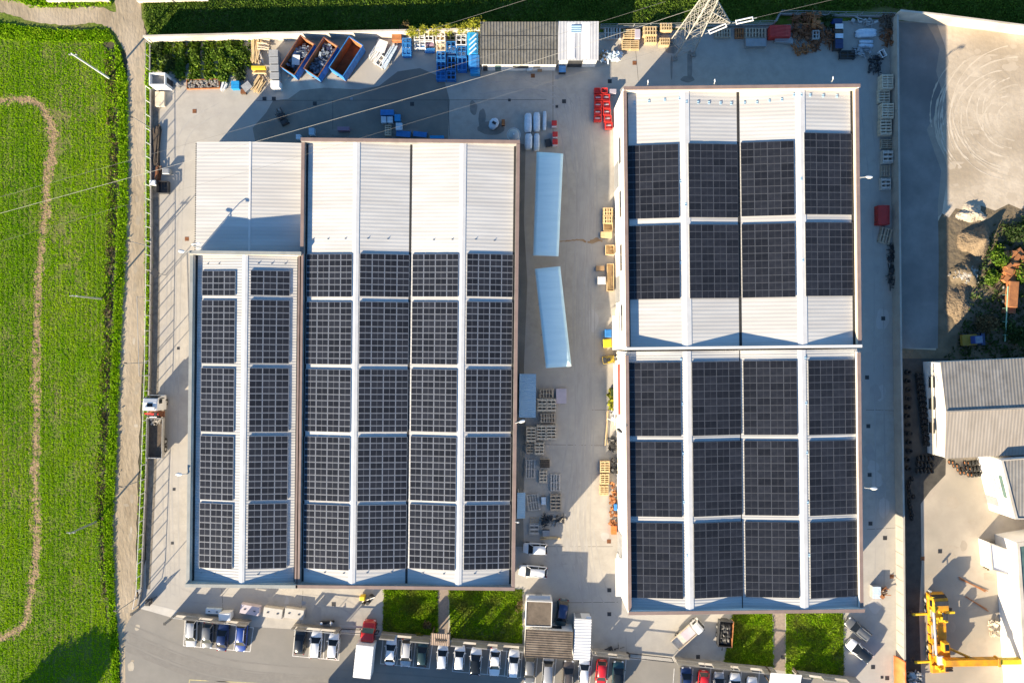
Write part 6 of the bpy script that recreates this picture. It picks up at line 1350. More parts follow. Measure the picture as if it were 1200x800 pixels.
# odds and ends along the lane
bars(639, 610, .5, .9, .8, 20, 'dark_metal', 'black machine parts heaped above the white vans'); bars(651, 608, 1.3, .4, .5, 16, 'dark_metal', 'dark flat cart with bars near the sun edge', 'hand_cart', 'cart'); timber(645, 630, 92, 8, 3.2, .3, .2, 'long pale planks lying across the lane above the white van', 'wood_pale'); crate('wooden_crate', 'small dark box on the planks above the white van', 'box', (636, 621, 644, 628), .6, 'dark_metal', lid='grey_metal')
timber(652, 607, 80, 5, 1.6, .3, .3, 'short pale planks at the shadow edge', 'wood'); crate('blue_pallet_box', 'light blue box between the askew pallet and the dark pallet', 'box', (634.5, 582, 639.5, 591), .6, 'wood_dark', lid='wrap_white', slats=2)
timber(710.5, 500, 1, 3, 5.4, .3, .3, 'long pale beam lying along the lane edge', 'wood_pale')
debris(718, 590, .5, 3.4, .7, 90, 'rust_orange', 'brown rusty debris strip along the white wall', (.1, .45), 'debris'); debris(717, 520, .5, 1.2, .9, 30, 'dark_metal', 'dark junk against the wall below the porch'); debris(717, 468, .5, 1.6, .7, 34, 'leaf_yellow', 'yellowish junk and weeds beside the red edged porch'); debris(719, 545, .35, 1.0, .9, 22, 'dark_metal', 'black junk behind the uppermost sunlit pallet')
crate('orange_box', 'orange red box standing by the white wall near the lane end', 'box', (716.5, 616, 722.5, 626), .7, 'orange_tarp', lid='orange_tarp', slats=2); bin_('blue_box', 'small blue bin in the brown debris strip', (719.5, 590, 723.5, 598), .8, 'rack_blue'); bundle((724, 650, 733, 676), 1.8, 'large white covered bundle leaning on the south hall wall', 'white_paint', 'covered goods at the south hall')
bars(719, 487, .4, .8, 1.4, 14, 'white_paint', 'white pipes and ducts rising at the wall of the south hall', 'pipe_set', 'pipes'); crate('grey_unit', 'grey cooling unit at the wall beside the pipes', 'unit', (716, 484, 722, 490), 1.2, 'galv', lid='galv', slats=3); crate('dark_unit', 'dark green cooling unit at the wall above the pipes', 'unit', (716.5, 456, 721, 464), 1.2, 'dark_metal', lid='leaf_dark', slats=3)
bars(732, 695, .15, 1.6, 2.2, 8, 'white_paint', 'white slanting bars at the south hall corner', 'rack', 'rack')
# equipment at the left of the lawn
t = thing('equipment', 'yellow and dark grey equipment standing by the hall wall above the red truck', 'equipment', at(432, 702, 0)); MB().b2(-1.2, .2, .1, -.4, .9, 1.1).build('housing', 'yellow_paint', t, bevel=.08)
for x, y, r_ in ((-.7, -.5, .3), (0, -.3, .35), (.5, .5, .4)): MB().cyl((x, y, 0), (x, y, .9), r_, r_ * .8, n=12).build('drum', 'dark_metal', t)
MB().bar((-1.3, -.4, .2), (1.2, .8, 1.2), .08).build('handle', 'grey_metal', t)
# slabs and boxes on the front strip
def slab(r, h, label, m, ang=0):
    p = at((r[0] + r[2]) / 2, (r[1] + r[3]) / 2, h); wx, ly = span(r, h); t = thing('concrete_block', label, 'block', p, R(-ang)); w2, l2 = wx / 2, ly / 2
    MB().loft([[(-w2, -l2, 0), (w2, -l2, 0), (w2, l2, 0), (-w2, l2, 0)], [(-w2, -l2, h * .5), (w2, -l2, h * .5), (w2, l2, h * .5), (-w2, l2, h * .5)], [(-w2 * .96, -l2 * .94, h), (w2 * .96, -l2 * .94, h), (w2 * .96, l2 * .94, h), (-w2 * .96, l2 * .94, h)]], smooth=False).build('block', m, t, bevel=.04); MB().b2(-w2 * .6, -.06, h, -w2 * .4, .06, h + .08).build('lifting_eye', 'dark_metal', t); MB().b2(w2 * .4, -.06, h, w2 * .6, .06, h + .08).build('lifting_eye', 'dark_metal', t)
slab((308, 712, 331, 724), .8, 'long pale concrete block, left of two before the hall', 'apron', 8); slab((333, 713, 356, 725), .8, 'long pale concrete block, right of two before the hall', 'apron', 8); slab((281, 709, 304, 720), .9, 'brownish concrete block near the blue car', 'lilac_board', 10)
bin_('white_cabinet', 'white cubic cabinet standing at the dark front wall', (256, 718, 270, 727), 1.7, 'white_paint', -2); slab((240.5, 713, 259, 719), .5, 'pale blue flat box left of the white cabinet', 'wrap_white', 3)
t = thing('motor_scooter', 'dark scooter with two pale lamps behind the two white cars', 'scooter', at(384, 727, 0), R(-88)); MB().b2(-.2, -1.0, .3, .2, .9, .7).build('body', 'dark_metal', t, bevel=.1); MB().b2(-.22, -.9, .703, .22, .1, .85).build('seat', 'black_rubber', t, bevel=.06); MB().bar((-.4, .75, 1.05), (.4, .75, 1.05), .06).build('handlebar', 'grey_metal', t)
for y in (-.8, .85): MB().cyl((-.08, y, .3), (.08, y, .3), .3, n=14).build('wheel', 'black_rubber', t)
for y in (-.75, .8): MB().cyl((0, y, .86), (0, y, .98), .2, n=12).build('lamp', 'light_lens', t)
t = thing('planter_ring', 'round black planter ring with pale centre at the dark wall near the red car', 'planter', at(735.5, 767.5, .4)); MB().loft([[(r_ * math.cos(a), r_ * math.sin(a), z) for a in np.linspace(0, 2 * math.pi, 18, endpoint=False)] for r_, z in ((.38, 0), (.42, .5), (.26, .5), (.24, .1))]).build('ring', 'black_rubber', t); MB().cyl((0, 0, .1), (0, 0, .3), .2, n=10).build('cap', 'white_paint', t)
bars(720, 758, 1.3, .25, .3, 6, 'dark_metal', 'black beam lying behind the sliding gate', 'steel_beam', 'beam', -14)
# AC units and little fixtures on the east side of the south hall
crate('cooling_unit', 'white and grey cooling unit at the east wall of the south hall', 'unit', (1023, 687, 1032, 701), 1.0, 'galv', lid='wrap_white', slats=5); bars(1033, 692, .5, .7, .9, 10, 'rust_orange', 'red and white pipes beside the cooling unit', 'pipe_set', 'pipes')
def orange():
    a, b = W(1051.2, 766), W(1052, 805); d = b - a; t = thing('orange_banner', 'orange tarpaulin hung over the inner face of the dividing wall', 'tarpaulin', a, math.atan2(d.y, d.x)); n = 16; vs = []; L_ = d.length
    for i in range(n + 1):
        x = L_ * i / n; q = .03 * math.sin(i * 1.3); vs += [(x, -.14 + q - .55, .25), (x, -.16 + q - .2, 1.2), (x, -.15 + q, 2.24), (x, .16 + q, 2.26)]
    o = MB().add(vs, [(i * 4 + k, i * 4 + k + 1, i * 4 + 5 + k, i * 4 + 4 + k) for i in range(n) for k in range(3)], 0, True).build('sheet', 'orange_tarp', t); so_ = o.modifiers.new('thickness', 'SOLIDIFY'); so_.thickness = .02
orange()
bars(1069, 792, .8, .9, 1.0, 30, 'galv', 'grey wire mesh cage at the dividing wall near the crane', 'wire_cage', 'cage')
timber(1140, 684.5, 118, 2, 5.0, .2, .12, 'upper reddish steel bar lying on the crane yard', 'rust_orange'); timber(1144, 706, 118, 2, 4.4, .2, .12, 'lower reddish steel bar lying on the crane yard', 'rust_orange'); debris(1163, 735, .7, 1.2, .6, 40, 'wood', 'brown debris heap at the foot of the long white building'); debris(1157, 650, .5, 2.0, .6, 40, 'weeds_dry', 'dry weeds and scraps along the annex wall')

# ---------------------------------------------------------------- tyres
def tyre_mesh(r=.42, w_=.28):
    rg = []; n = 18
    for a in np.linspace(0, 2 * math.pi, n, endpoint=False):
        rg.append([((rr) * math.cos(a), rr * math.sin(a), z) for rr, z in ((r * .58, -w_ / 2 * .8), (r * .9, -w_ / 2), (r, -w_ / 2 * .7), (r, w_ / 2 * .7), (r * .9, w_ / 2), (r * .58, w_ / 2 * .8), (r * .55, 0))])
    mb = MB(); mb.loft(rg + [rg[0]], caps=False); return mb
TM = tyre_mesh().build('tyre', 'black_rubber'); TD_ = TM.data; bpy.data.objects.remove(TM)
RM = MB().cyl((0, 0, -.1), (0, 0, .1), .235, n=14).build('rim', 'rust_orange'); RD = RM.data; bpy.data.objects.remove(RM)
def tyre(p, rot, label, group, rim=None):
    o = bpy.data.objects.new('tyre', TD_); C.objects.link(o); o.location = p; o.rotation_euler = rot; tag(o, label, 'tyre', group)
    if rim:
        r_ = bpy.data.objects.new('rim', RD); C.objects.link(r_); r_.parent = o; r_.material_slots[0].link = 'OBJECT'; r_.material_slots[0].material = M[rim]
for k in range(13):
    y = 440 + k * 6.6; bx = 1079 + (y - 426) * .115
    for j in range(3): tyre(at(bx - 5 + j * 2.6 - 3, y, 0, .43), (R(90), 0, R(90 + random.uniform(-6, 6))), 'black tyre upright in the rows along the white gable wall', 'tyres along the gable wall')
for k in range(12):
    y = 436 + k * 10.2; tyre(at(1062 + random.uniform(-1, 3), y, 0, .15), (0, 0, 0), 'black tyre lying flat in the shade along the dividing wall', 'tyres along the dividing wall'); tyre(at(1062 + random.uniform(-1, 3), y, 0, .44), (R(3), 0, 0), 'black tyre lying on another along the dividing wall', 'second layer of tyres along the dividing wall')
for j, y in enumerate((536, 543.5, 551)):
    for k in range(5): tyre(at(1074 + k * 4.4 - j * .6, y + random.uniform(-.6, .6), 0, .42), (R(82), 0, R(100)), f'tyre of the {ORD[j]} row at the shaded wall corner', f'{ORD[j]} tyre row at the wall corner', ['rust_orange', 'galv', None][(k + j) % 3] if k > 2 else None)
for j, (x, y) in enumerate(((1111, 541), (1116, 545), (1121, 549), (1124, 553), (1129, 541.5), (1131, 548), (1133, 555))):
    for k in range(4 if j > 3 else 2): tyre(at(x + k * 4.2, y + random.uniform(-.6, .6), 0, .42), (R(80), 0, R(96 + random.uniform(-8, 8))), ['rusty rimmed tyre in the sun, upper left of the pile below the gable building', 'rusty rimmed tyre in the sun, second down on the left of the pile', 'rusty rimmed tyre in the sun, third down on the left of the pile', 'rusty rimmed tyre in the sun, lowest on the left of the pile', 'sunlit tyre in the top row right below the gable building', 'sunlit tyre in the middle row below the gable building', 'sunlit tyre in the bottom row below the gable building'][j], 'sunlit tyres below the gable building ' + ORD[j], 'rust_orange' if k < 2 else None)
for k in range(12): tyre(at(1063 + random.uniform(0, 6), 560 + k * 4.2, 0, .43), (R(90), 0, R(90 + random.uniform(-8, 8))), 'black tyre standing in the dark row below the corner of the dividing wall', 'dark tyre row by the dividing wall')

# ---------------------------------------------------------------- mounds, bushes, trees
def mound(px, py, rx, ry, h, m, label, name='sand_mound', cat='mound', seed=0):
    rr = np.random.default_rng(seed + int(px)); t = thing(name, label, cat, at(px, py, 0, 0)); n = 40; vs = []
    ph = rr.uniform(0, 6, 6)
    for i in range(n + 1):
        for j in range(n + 1):
            u, v = 2 * i / n - 1, 2 * j / n - 1; d = math.hypot(u, v) * 1.3; a = math.atan2(v, u); k = 1 + .16 * math.sin(3 * a + ph[0]) + .1 * math.sin(5 * a + ph[1])
            z = h * max(0, 1 - d / k) ** 1.0 + (.12 * h * math.sin(6 * u + ph[2]) * math.sin(5 * v + ph[3]) + rr.normal(0, .06)) * (d < k * .93); vs.append((u * rx, v * ry, z - .02))
    MB().add(vs, [(i * (n + 1) + j, (i + 1) * (n + 1) + j, (i + 1) * (n + 1) + j + 1, i * (n + 1) + j + 1) for i in range(n) for j in range(n)], 0, True).build('mound', m, t); return t
mound(1138, 250, 2.8, 2.1, 1.0, 'lot_dirt', 'pale sand mound at the south edge of the dirt lot'); mound(1143, 283, 3.6, 3.3, 2.3, 'sand', 'tall tan sand mound casting a pointed shadow'); mound(1131, 320, 3.2, 3.0, 1.5, 'rough_dirt', 'dark rubble mound with white stones', 'rubble_mound'); mound(1123, 356, 3.0, 4.4, 1.1, 'sand', 'long tan sand mound at the shadow edge', seed=5)
t = thing('stone_heap', 'white broken stones scattered over the dark rubble mound', 'stones', at(1130, 322, 0, .7)); mb = MB()
for i in range(110):
    x, y = random.gauss(0, 1.0), random.gauss(0, .6); s_ = random.uniform(.12, .4); mb.box((x, y, max(-.8, .45 - .55 * math.hypot(x, y) * .8) + s_ * .2), (s_, s_ * .8, s_ * .7), random.uniform(0, 3))
tag(mb.build('stones', 'rubble', t), kind='stuff')
def bush(px, py, rx, ry, h, n, size, m, label, name='bush', cat='bush', group=None, z=0):
    t = thing(name, label, cat, at(px, py, 0, z), 0, group); k = 7; cs = [(random.uniform(-.55, .55) * rx, random.uniform(-.55, .55) * ry, random.uniform(.35, .8) * h, random.uniform(.35, .6)) for _ in range(k)]; P = []
    while len(P) < n:
        c = random.choice(cs); v = Vector((random.gauss(0, 1), random.gauss(0, 1), random.gauss(0, 1))).normalized() * random.uniform(.55, 1.05); q = (c[0] + v.x * c[3] * rx, c[1] + v.y * c[3] * ry, c[2] + v.z * c[3] * h * .6)
        if q[2] > .03: P.append(q)
    leaves(np.array(P), np.full(n, size) * RNG.uniform(.6, 1.3, n), 'foliage', m, .3, 2, t, .6); mb = MB()
    for c in cs[:4]: mb.cyl((0, 0, -.02), (c[0] * .7, c[1] * .7, c[2]), .05, .02, n=6)
    mb.build('stem', 'bark', t); return t
for i, (x, y, rx, ry, h, lb) in enumerate([(186, 62, 1.0, 1.4, .9, 'dark bush behind the white booth'), (200, 72, 1.2, 1.8, 1.0, 'tall dark bush in the left part of the garden'), (214, 66, .7, 2.2, 1.2, 'narrow green bush row in the garden, left one'), (231, 70, .8, 2.4, 1.2, 'bright leafy bush row at the garden middle'), (257, 66, 1.2, 1.6, 1.0, 'yellowish leafy bush right of the garden strip'), (272, 58, 1.2, 1.4, 1.0, 'leafy bush near the wall in the right garden part'), (270, 78, 1.3, 1.3, 1.1, 'dense leafy bush in the right garden part'), (286, 66, 1.0, 1.6, 1.0, 'leafy bush beside the upright timber'), (284, 88, 1.0, 1.2, 1.0, 'dark bush above the aslant crate'), (262, 92, .9, .7, .8, 'low yellow green bush above the rusty tray')]):
    bush(x, y, rx, ry, h, 330, .34, 'leaf_dark' if i in (0, 1, 8) else 'leaf_garden', lb, group='garden bushes')
for x, y, rx, lb in ((485, 38.5, 1.0, 'yellow green ivy clump left end of the wall top'), (500, 37.5, 1.1, 'yellow green ivy clump above the purple boards'), (514, 37, 1.1, 'yellow green ivy clump above the white stillage'), (530, 36, 1.2, 'yellow green ivy clump above the dark stillages'), (544, 35, 1.1, 'yellow green ivy clump near the blue covered rack'), (560, 32.5, 2.0, 'large bright ivy clump over the shed roof corner')): bush(x, y + 5, rx, .7 if rx < 1.5 else 1.0, 3.3 if rx < 1.5 else 4.2, 380, .3, 'leaf_yellow', lb, 'ivy_clump', 'ivy', 'ivy on the north wall')
bush(477, 36, .9, .6, 3.0, 160, .25, 'weeds_dry', 'dry brown shrub on the wall left of the ivy', 'dry_shrub')
for x, y, rx, ry, h, m, lb in ((1166, 300, 1.5, 1.9, 1.6, 'leaf_garden', 'bright green bush left of the rusty machine'), (1160, 325, 1.1, 1.1, 1.1, 'leaf_garden', 'green bush beside the dark rubble mound'), (1192, 318, 1.2, 2.0, 1.5, 'leaf_garden', 'green bush right of the rusty machine'), (1190, 270, 2.4, 2.2, 2.0, 'leaf_dark', 'dark bramble bush above the rusty machine'), (1155, 380, 2.0, 1.5, .9, 'weeds_dry', 'dark low bramble right of the wheel loader'), (1185, 390, 2.4, 2.2, 1.6, 'leaf_dark', 'dark bramble at the foot of the green pole'), (1210, 345, 2.4, 2.6, 2.2, 'leaf_dark', 'dark bush cut by the right edge of the frame')): bush(x, y, rx, ry, h, 700, .4, m, lb)
bush(501, 733, .7, 1.0, 1.3, 160, .25, 'weeds_dry', 'dry brown shrub at the garden path above the dark green hatchback', 'dry_shrub'); bush(492, 743, .6, .5, .8, 120, .22, 'leaf_yellow', 'small yellowish shrub at the pale front wall', 'small_shrub'); bush(608, 708, .6, 1.3, .9, 120, .25, 'weeds_dry', 'dry plants beside the gatehouse', 'dry_shrub')
def rustmachine():
    t = thing('rusty_machine', 'rusty orange machine with a long brown tank among the bushes', 'machine', at(1180, 345, 0), R(-4)); MB().b2(-.75, -2.1, .6, .75, 2.0, 1.5).build('tank', 'rust_orange', t, bevel=.08); MB().b2(-.9, -3.0, .3, .9, -2.15, .9).build('box', 'rust', t); mb = MB()
    for i in range(26): mb.box((random.uniform(-1.6, 1.4), random.uniform(2.0, 6.5), random.uniform(.5, 1.1)), (random.uniform(.3, 1.2), random.uniform(.4, 1.6), random.uniform(.5, 1.0)), random.uniform(0, 3))
    mb.b2(-.5, 1.9, .3, .5, 6.8, 1.0); mb.b2(-1.7, 2.4, .5, 1.5, 2.8, .9); mb.b2(-1.7, 4.4, .5, 1.5, 4.8, .9); mb.b2(-1.6, 6.1, .5, 1.4, 6.5, .9)
    mb.build('frame', 'rust_orange', t); wheels(t, [(-.8, -1.2), (.8, -1.2), (-.8, 1.0), (.8, 1.0)], .4, .25)
rustmachine()
p = W(1173, 400); t = thing('green_pole', 'long pale green pole lying among the dark brambles', 'pole', (p.x, p.y, .9)); mb = MB(); mb.cyl((0, 0, 0), (.1, 8.6, .5), .09, n=8); mb.build('pole', 'green_paint', t)
for i in range(4): MB().bar((-.5, 1 + i * 2.1, .15), (.3, 1 + i * 2.1, .15), .06).build('crossbar', 'green_paint', t)

# ---------------------------------------------------------------- lamps, poles, pylon, wires
def lamp(px, py, h, label, arm=(.6, .25), head='dark_metal', group='street lamps along the dirt road', m='grey_metal', rz=0):
    t = thing('street_lamp', label, 'street lamp', at(px, py, 0, 0), 0, group); MB().cyl((0, 0, 0), (0, 0, h), .07, .045, n=10).build('pole', m, t); MB().cyl((0, 0, 0), (0, 0, .25), .14, n=10).build('base', m, t)
    a = Vector((arm[0], arm[1], h + .02)); MB().cyl((0, 0, h - .05), a, .035, n=8).build('arm', m, t); o = MB().box((a.x * 1.15, a.y * 1.15, h + .03), (.5, .22, .1), math.atan2(arm[1], arm[0])).build('lamp_head', head, t, bevel=.03); MB().box((a.x * 1.15, a.y * 1.15, h - .025), (.4, .16, .02), math.atan2(arm[1], arm[0])).build('lens', 'light_lens', o)
for x, y, lb in ((178.5, 151, 'street lamp beside the fence near the planter box, northernmost'), (176, 289, 'street lamp at the fence left of the shed, second from north'), (172, 424.5, 'street lamp at the fence just above the crane truck'), (166.5, 562, 'street lamp at the fence south of the crane truck'), (160.5, 700, 'street lamp at the far left entrance, southernmost')): lamp(x, y, 5.4, lb, (-.25, .05))
def upole(px, py, h, label, m):
    t = thing('utility_pole', label, 'utility pole', at(px, py, 0, 0), 0, 'utility poles in the field edge'); MB().cyl((0, 0, 0), (0, 0, h), .16, .10, n=12).build('pole', m, t); MB().b2(-.6, -.05, h - .5, .6, .05, h - .4).build('crossarm', 'grey_metal', t)
    for x in (-.5, .5): MB().cyl((x, 0, h - .4), (x, 0, h - .22), .05, n=8).build('insulator', 'white_paint', t)
upole(128, 92, 9.3, 'white concrete utility pole at the top of the field', 'white_paint'); upole(119, 350, 7.2, 'grey utility pole in the ditch at mid field', 'galv'); upole(113, 611, 6.6, 'dark utility pole in the ditch at the lower field', 'grey_metal')
def roadframe():
    a, b = W(173.5, 349), W(176, 439); d = b - a; t = thing('height_barrier', 'tall thin white pipe frame beside the dirt road', 'barrier', a); h = 3.2; mb = MB()
    MB().cyl((0, 0, 0), (0, 0, h), .05, n=8).build('post', 'galv', t); MB().cyl((d.x, d.y, 0), (d.x, d.y, h), .05, n=8).build('post', 'galv', t); MB().cyl((0, 0, h), (d.x, d.y, h), .05, n=8).build('top_bar', 'galv', t)
roadframe()
def flood(px, py, h, label, ang=45, dx=0):
    t = thing('floodlight', label, 'floodlight', at(px, py, h, 0)); MB().cyl((0, 0, 0), (0, 0, h - .1), .06, n=8).build('pole', 'grey_metal', t); o = MB().box((0, 0, h), (1.05, 1.05, .12), R(ang)).build('panel', 'dark_metal', t); MB().box((0, 0, h - .08), (.3, .3, .1), R(ang)).build('bracket', 'grey_metal', t)
flood(181.5, 320, 3.2, 'dark diamond shaped solar panel on a pole by the fence')
def bracketlamp(px, py, z, dx, dy, label, m='white_paint', L_=1.3, sc_=1):
    """a wall lamp whose arm reaches out over the roof edge"""
    p = W(px, py, z); t = thing('wall_lamp', label, 'wall lamp', p); d = Vector((dx, dy, 0)).normalized(); MB().cyl((0, 0, 0), d * L_ * .5 + Vector((0, 0, .3)), .05, n=8).build('arm', 'galv', t); c = d * (L_ * .5 + .35 * sc_) + Vector((0, 0, .3)); rg = []
    n_ = Vector((-d.y, d.x, 0))
    for k, w_ in ((-.45, .10), (-.2, .22), (.2, .24), (.45, .12)):
        k *= sc_; w_ *= sc_; q = c + d * k; rg.append([tuple(q - n_ * w_), tuple(q - n_ * w_ * .6 + Vector((0, 0, .12))), tuple(q + n_ * w_ * .6 + Vector((0, 0, .12))), tuple(q + n_ * w_)])
    MB().loft(rg).build('lamp_head', m, t); MB().box((0, 0, -.1), (.15, .15, .3)).build('wall_plate', 'grey_metal', t)
for x, y, z, dx, dy, lb in ((1009, 208, 9.9, 1, 0, 'white wall lamp on the east side of the north hall'), (1014.5, 571.5, 9.9, 1, 0, 'white wall lamp on the east side of the south hall'), (222, 295.5, 7.6, -1, .1, 'white wall lamp at the corner where shed and lower hall meet'), (219, 555, 7.2, -1, 0, 'white wall lamp on the west side of the lower hall'), (604, 495.5, 7.5, 1, .3, 'white wall lamp with bent arm above the big blue lean-to'), (604, 611, 7.5, 1, 0, 'small white wall lamp above the pale grey pallet'), (732, 509, 9.7, -1, .8, 'dark wall lamp above the pipes on the west side of the south hall'), (759, 99.5, 10, 0, 1, 'small white lamp at the north edge of the north hall, left one'), (837, 98.5, 10, 0, 1, 'small white lamp at the north edge of the north hall, middle one'), (975, 95.5, 10, 0, 1, 'small white lamp at the north edge of the north hall, right one')):
    bracketlamp(x, y, z, dx, dy, lb, 'dark_metal' if 'dark' in lb else 'white_paint', 1.3 if 'small' not in lb else .4, 1 if 'small' not in lb else .45)
# mast on the west parapet of the lower hall that throws its shadow over the shed roof
def mast(): 
    p = W(224, 287, 8.0); t = thing('goose_lamp', 'white goose neck lamp rising above the shed roof corner', 'lamp', (p.x, p.y, 4.2)); P = [(0, 0, 0), (0, 0, 3.4), (.15, .05, 3.9), (.5, .1, 4.15), (.95, .15, 4.1)]
    mb = MB()
    for a, b in zip(P[:-1], P[1:]): mb.cyl(a, b, .07, n=8)
    mb.build('pole', 'white_paint', t); MB().box((1.15, .18, 4.05), (.55, .3, .16)).build('lamp_head', 'white_paint', t, bevel=.04)
mast()
def pylon():
    p = W(799, 56, 0); t = thing('lattice_pylon', 'tall pale lattice pylon at the north fence carrying the wires', 'pylon', p, R(12)); b0, b1, H_ = 1.5, .62, 26.0
    def wd(z): return b0 + (b1 - b0) * min(1, z / 18)
    lv = [0, 2.8, 5.4, 7.8, 10.0, 12.0, 14.0, 16, 18.5, 21, 23.5, 26]; sg = [(-1, -1), (1, -1), (1, 1), (-1, 1)]
    def c(k, z): q = wd(z); return (sg[k % 4][0] * q, sg[k % 4][1] * q, z)
    for k in range(4):
        mb = MB()
        for a, b in zip(lv[:-1], lv[1:]): mb.bar(c(k, a), c(k, b), .14)
        mb.build('leg', 'pylon_paint', t)
        mb = MB()
        for i, (a, b) in enumerate(zip(lv[:-1], lv[1:])):
            mb.bar(c(k, a), c(k + 1, b), .055); mb.bar(c(k + 1, a), c(k, b), .055); mb.bar(c(k, b), c(k + 1, b), .05)
        mb.build('lattice', 'pylon_paint', t)
        MB().b2(c(k, 0)[0] - .35, c(k, 0)[1] - .35, -.1, c(k, 0)[0] + .35, c(k, 0)[1] + .35, .35).build('footing', 'wall_grey', t)
    inv = Matrix.Rotation(R(-12), 3, 'Z')
    for z, tip in ((11.0, W(856, 27, 11.0)), (16.5, W(700, -40, 16.5)), (21, W(900, -60, 21))):
        q = inv @ (tip - p); q.z = z; mb = MB(); u = Vector((q.x, q.y, 0)).normalized(); n_ = Vector((-u.y, u.x, 0)); r0 = wd(z)
        roots = [u * r0 + n_ * r0 + Vector((0, 0, z)), u * r0 - n_ * r0 + Vector((0, 0, z)), u * r0 + n_ * r0 + Vector((0, 0, z + 3.2)), u * r0 - n_ * r0 + Vector((0, 0, z + 3.2))]
        for r_ in roots: mb.bar(r_, q, .12)
        for i in range(1, 6):
            f = i / 6; g = (i - 1) / 6
            for a, b in ((0, 1), (0, 2), (1, 3), (2, 3)): mb.bar(roots[a].lerp(q, f), roots[b].lerp(q, f), .05); mb.bar(roots[a].lerp(q, g), roots[b].lerp(q, f), .05)
        mb.build('crossarm', 'pylon_paint', t)
pylon()
def insul(a, b, label):
    p, q = W(*a, 11.0), W(*b, 11.0); d = q - p; t = thing('insulator', label, 'insulator', p, math.atan2(d.y, d.x)); L_ = d.length; mb = MB()
    for y in (-.22, .22): mb.cyl((.35, y, 0), (L_ - .35, y, 0), .11, n=8)
    for x in (.35, L_ - .35): mb.cyl((x, -.3, 0), (x, .3, 0), .08, n=8)
    mb.build('string', 'white_paint', t); MB().bar((-.25, 0, 0), (.3, 0, 0), .09).build('clamp', 'galv', t); MB().bar((L_ - .3, 0, 0), (L_ + .25, 0, 0), .09).build('clamp', 'galv', t)
insul((853.5, 28.5), (828.5, 39), 'long white insulator on the left side of the pylon arm'); insul((860, 27), (885, 21.5), 'long white insulator on the right side of the pylon arm')
def wire(pts, label, r=.05):
    cu = bpy.data.curves.new('power_line', 'CURVE'); cu.dimensions = '3D'; cu.bevel_depth = r; cu.bevel_resolution = 1; sp = cu.splines.new('POLY'); Q = [W(*q) for q in pts]; sp.points.add(len(Q) - 1)
    for s_, q in zip(sp.points, Q): s_.co = (*q, 1)
    o = bpy.data.objects.new('power_line', cu); C.objects.link(o); cu.materials.append(M['wire' if r > .02 else 'wire_dark']); dg = bpy.context.evaluated_depsgraph_get(); me = bpy.data.meshes.new_from_object(o.evaluated_get(dg)); bpy.data.objects.remove(o)
    o = bpy.data.objects.new('power_line', me); C.objects.link(o); tag(o, label, 'power line', 'power lines over the plant')
def lerpw(pts, z0, z1): n = len(pts); return [(x, y, z0 + (z1 - z0) * i / (n - 1) - 1.2 * math.sin(math.pi * i / (n - 1))) for i, (x, y) in enumerate(pts)]
wire(lerpw([(-140, 289), (0, 250), (180, 200.5), (307, 164), (450, 123.5), (597, 81), (727, 39), (815, 10)], 14, 17), 'brightest wire, from the field across the shed roof to the pylon', .022)
wire(lerpw([(-140, 268), (0, 231), (180, 180), (300, 146), (532, 77), (700, 27), (780, 2)], 14, 20), 'upper wire, crossing above the blue stillages', .014)
wire(lerpw([(-140, 320), (0, 283), (180, 231), (305, 197), (422, 162), (597, 109.5), (790, 54), (826, 39.5)], 12, 11), 'lowest wire, running from the left insulator across the largest hall', .011)
wire(lerpw([(440, 57), (520, 30), (597, 6), (660, -14)], 14, 17), 'short wire over the meadow near the ivy', .018)
wire(lerpw([(886, 21), (975, 0), (1060, -20)], 11, 12), 'wire leaving the right insulator towards the upper edge', .018)
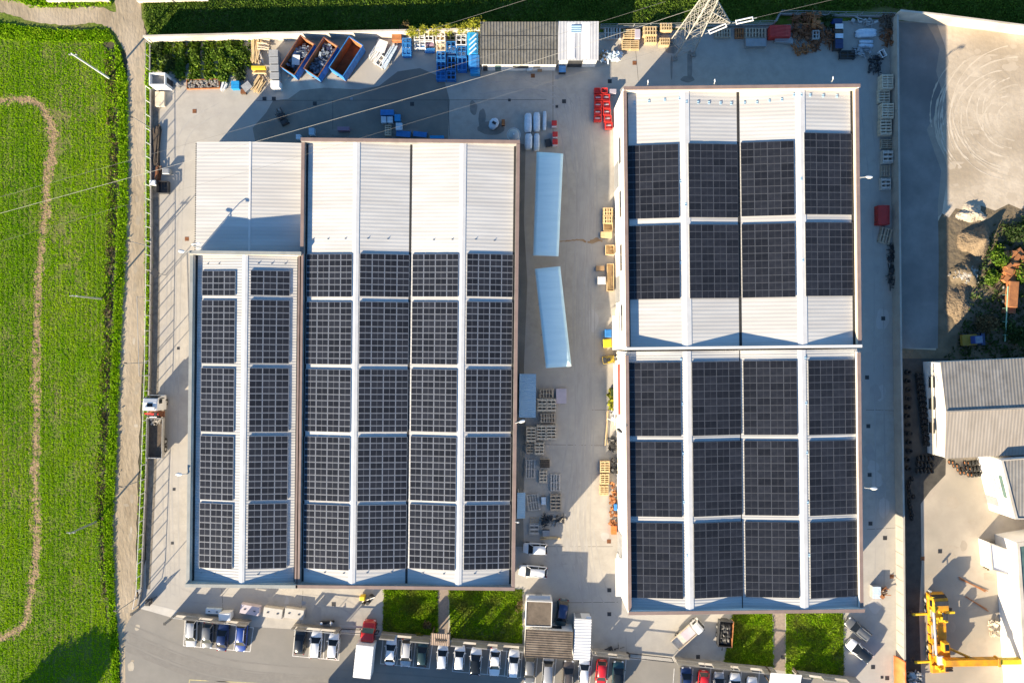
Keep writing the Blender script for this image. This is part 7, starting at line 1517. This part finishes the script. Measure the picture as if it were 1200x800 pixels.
# drain covers
for i, (x, y, lb) in enumerate([(228, 130.5, 'rusty drain cover in the sunlit yard left of the shed'), (219, 280, 'rusty drain cover at the shed wall by the goose neck lamp'), (209, 408, 'small drain cover by the lower hall west wall, upper one'), (204, 573, 'small drain cover by the lower hall west wall, middle one'), (202, 636, 'small drain cover by the lower hall west wall, lowest one'), (310, 116, 'dark drain cover left of its twin below the skips'), (321, 116, 'dark drain cover right of its twin below the skips'), (369, 121.5, 'dark drain cover in the shaded yard north of the hall'), (412, 116, 'faint drain cover in the shaded yard, right of the darker one'), (483, 122, 'drain cover in the shaded yard right of the blue boxes'), (624.5, 89, 'reddish drain cover in front of the grey shed'), (652.5, 91, 'dark drain cover in front of the pale shed'), (652.5, 125, 'dark drain cover above the small red crates'), (661, 119, 'dark drain cover near the yard joint'), (597, 117.5, 'small drain cover above the tank'), (714.5, 95.5, 'dark drain cover above the red crates'), (743.5, 74, 'rusty drain cover in the sun patch'), (713.5, 634, 'rusty drain cover on the sunlit lane'), (714, 691, 'dark drain cover in the gatehouse shadow, upper one'), (714, 719, 'dark drain cover in the gatehouse shadow, lower one'), (356, 706, 'pale drain cover in front of the concrete blocks'), (391, 707.5, 'dark drain cover between fence shadows by the hall'), (1016, 442, 'dark drain cover at the south hall east side, first'), (1017.5, 499, 'dark drain cover at the south hall east side, second'), (1019, 556, 'dark drain cover at the south hall east side, third'), (1020, 613, 'dark drain cover at the south hall east side, fourth'), (1037, 630, 'dark drain cover at the shadow edge by the dividing wall'), (1045, 675, 'rusty drain cover in the sun by the dividing wall'), (1035, 373, 'dark square drain cover in the shaded passage'), (1039.5, 794, 'double drain cover near the orange tarpaulin'), (1033.5, 793, 'small drain cover left of the double one'), (1023, 781, 'dark drain cover below the white car with black roof'), (1101.5, 645.5, 'dark drain cover in the crane yard'), (1081, 654, 'rusty drain cover at the wall shadow in the crane yard'), (917.5, 769.5, 'dark drain post in the path'), (818, 769, 'dark drain cover behind the stepped wall')]):
    k = .42 if ('small' in lb or 'faint' in lb) else .62; o = MB(); o.b2(-k / 2, -k / 2, 0, k / 2, k / 2, .02, 0)
    for q in range(4): o.b2(-k * .4, -k * .36 + q * k * .21, .02, k * .4, -k * .28 + q * k * .21, .03, 0)
    o = o.build('drain_cover', 'rust' if 'rusty' in lb or 'reddish' in lb else ('grey_metal' if 'pale' in lb or 'faint' in lb else 'dark_metal')); o.location = at(x, y, 0, .012 if x > 1056 or y < 900 else .01); tag(o, lb, 'drain cover', 'drain covers')
# ---------------------------------------------------------------- what stands just below the frame (its shade reaches in)
def bigtree(px, py, h, r_, label):
    t = thing('tree', label, 'tree', at(px, py, 0, 0)); MB().cyl((0, 0, 0), (.1, .1, h * .6), .35, .15, n=10).build('trunk', 'bark', t); mb = MB(); P = []
    for i in range(9):
        a = i * 2.4; e = Vector((math.cos(a) * r_ * .6, math.sin(a) * r_ * .6, h * (.5 + .05 * i))); mb.cyl((0, 0, h * (.3 + .03 * i)), e, .12, .03, n=6)
        for _ in range(420):
            v = Vector((random.gauss(0, 1), random.gauss(0, 1), random.gauss(0, .8))).normalized() * random.uniform(.3, 1) * r_ * .52; P.append(tuple(e + v))
    mb.build('limb', 'bark', t); leaves(np.array(P), np.full(len(P), .5) * RNG.uniform(.6, 1.3, len(P)), 'crown', 'leaf_garden', .3, 3, t, .6)
bigtree(-12, 884, 7, 3.4, 'large leafy tree standing in the field below the frame, left one'); bigtree(26, 862, 6.5, 3.2, 'large leafy tree standing in the field below the frame, right one')
def trailer(px, py, L_, label):
    p = at(px, py, 0, .01); t = thing('box_trailer', label, 'trailer', p, R(-4)); MB().b2(-L_ / 2, -1.25, 1.1, L_ / 2, 1.25, 4.0).build('box_body', 'white_paint', t, bevel=.15); MB().b2(-L_ / 2 + .2, -.4, .8, L_ / 2 - .2, .4, 1.098).build('chassis', 'dark_metal', t)
    for x in (-L_ * .38, -L_ * .28, L_ * .3):
        for y in (-1.05, 1.05): MB().cyl((x, y - .15, .5), (x, y + .15, .5), .5, n=16).build('wheel', 'black_rubber', t)
trailer(419, 826, 13.9, 'white box trailer parked across the road below the frame, left one'); trailer(528, 830, 12.4, 'white box trailer parked across the road below the frame, right one')
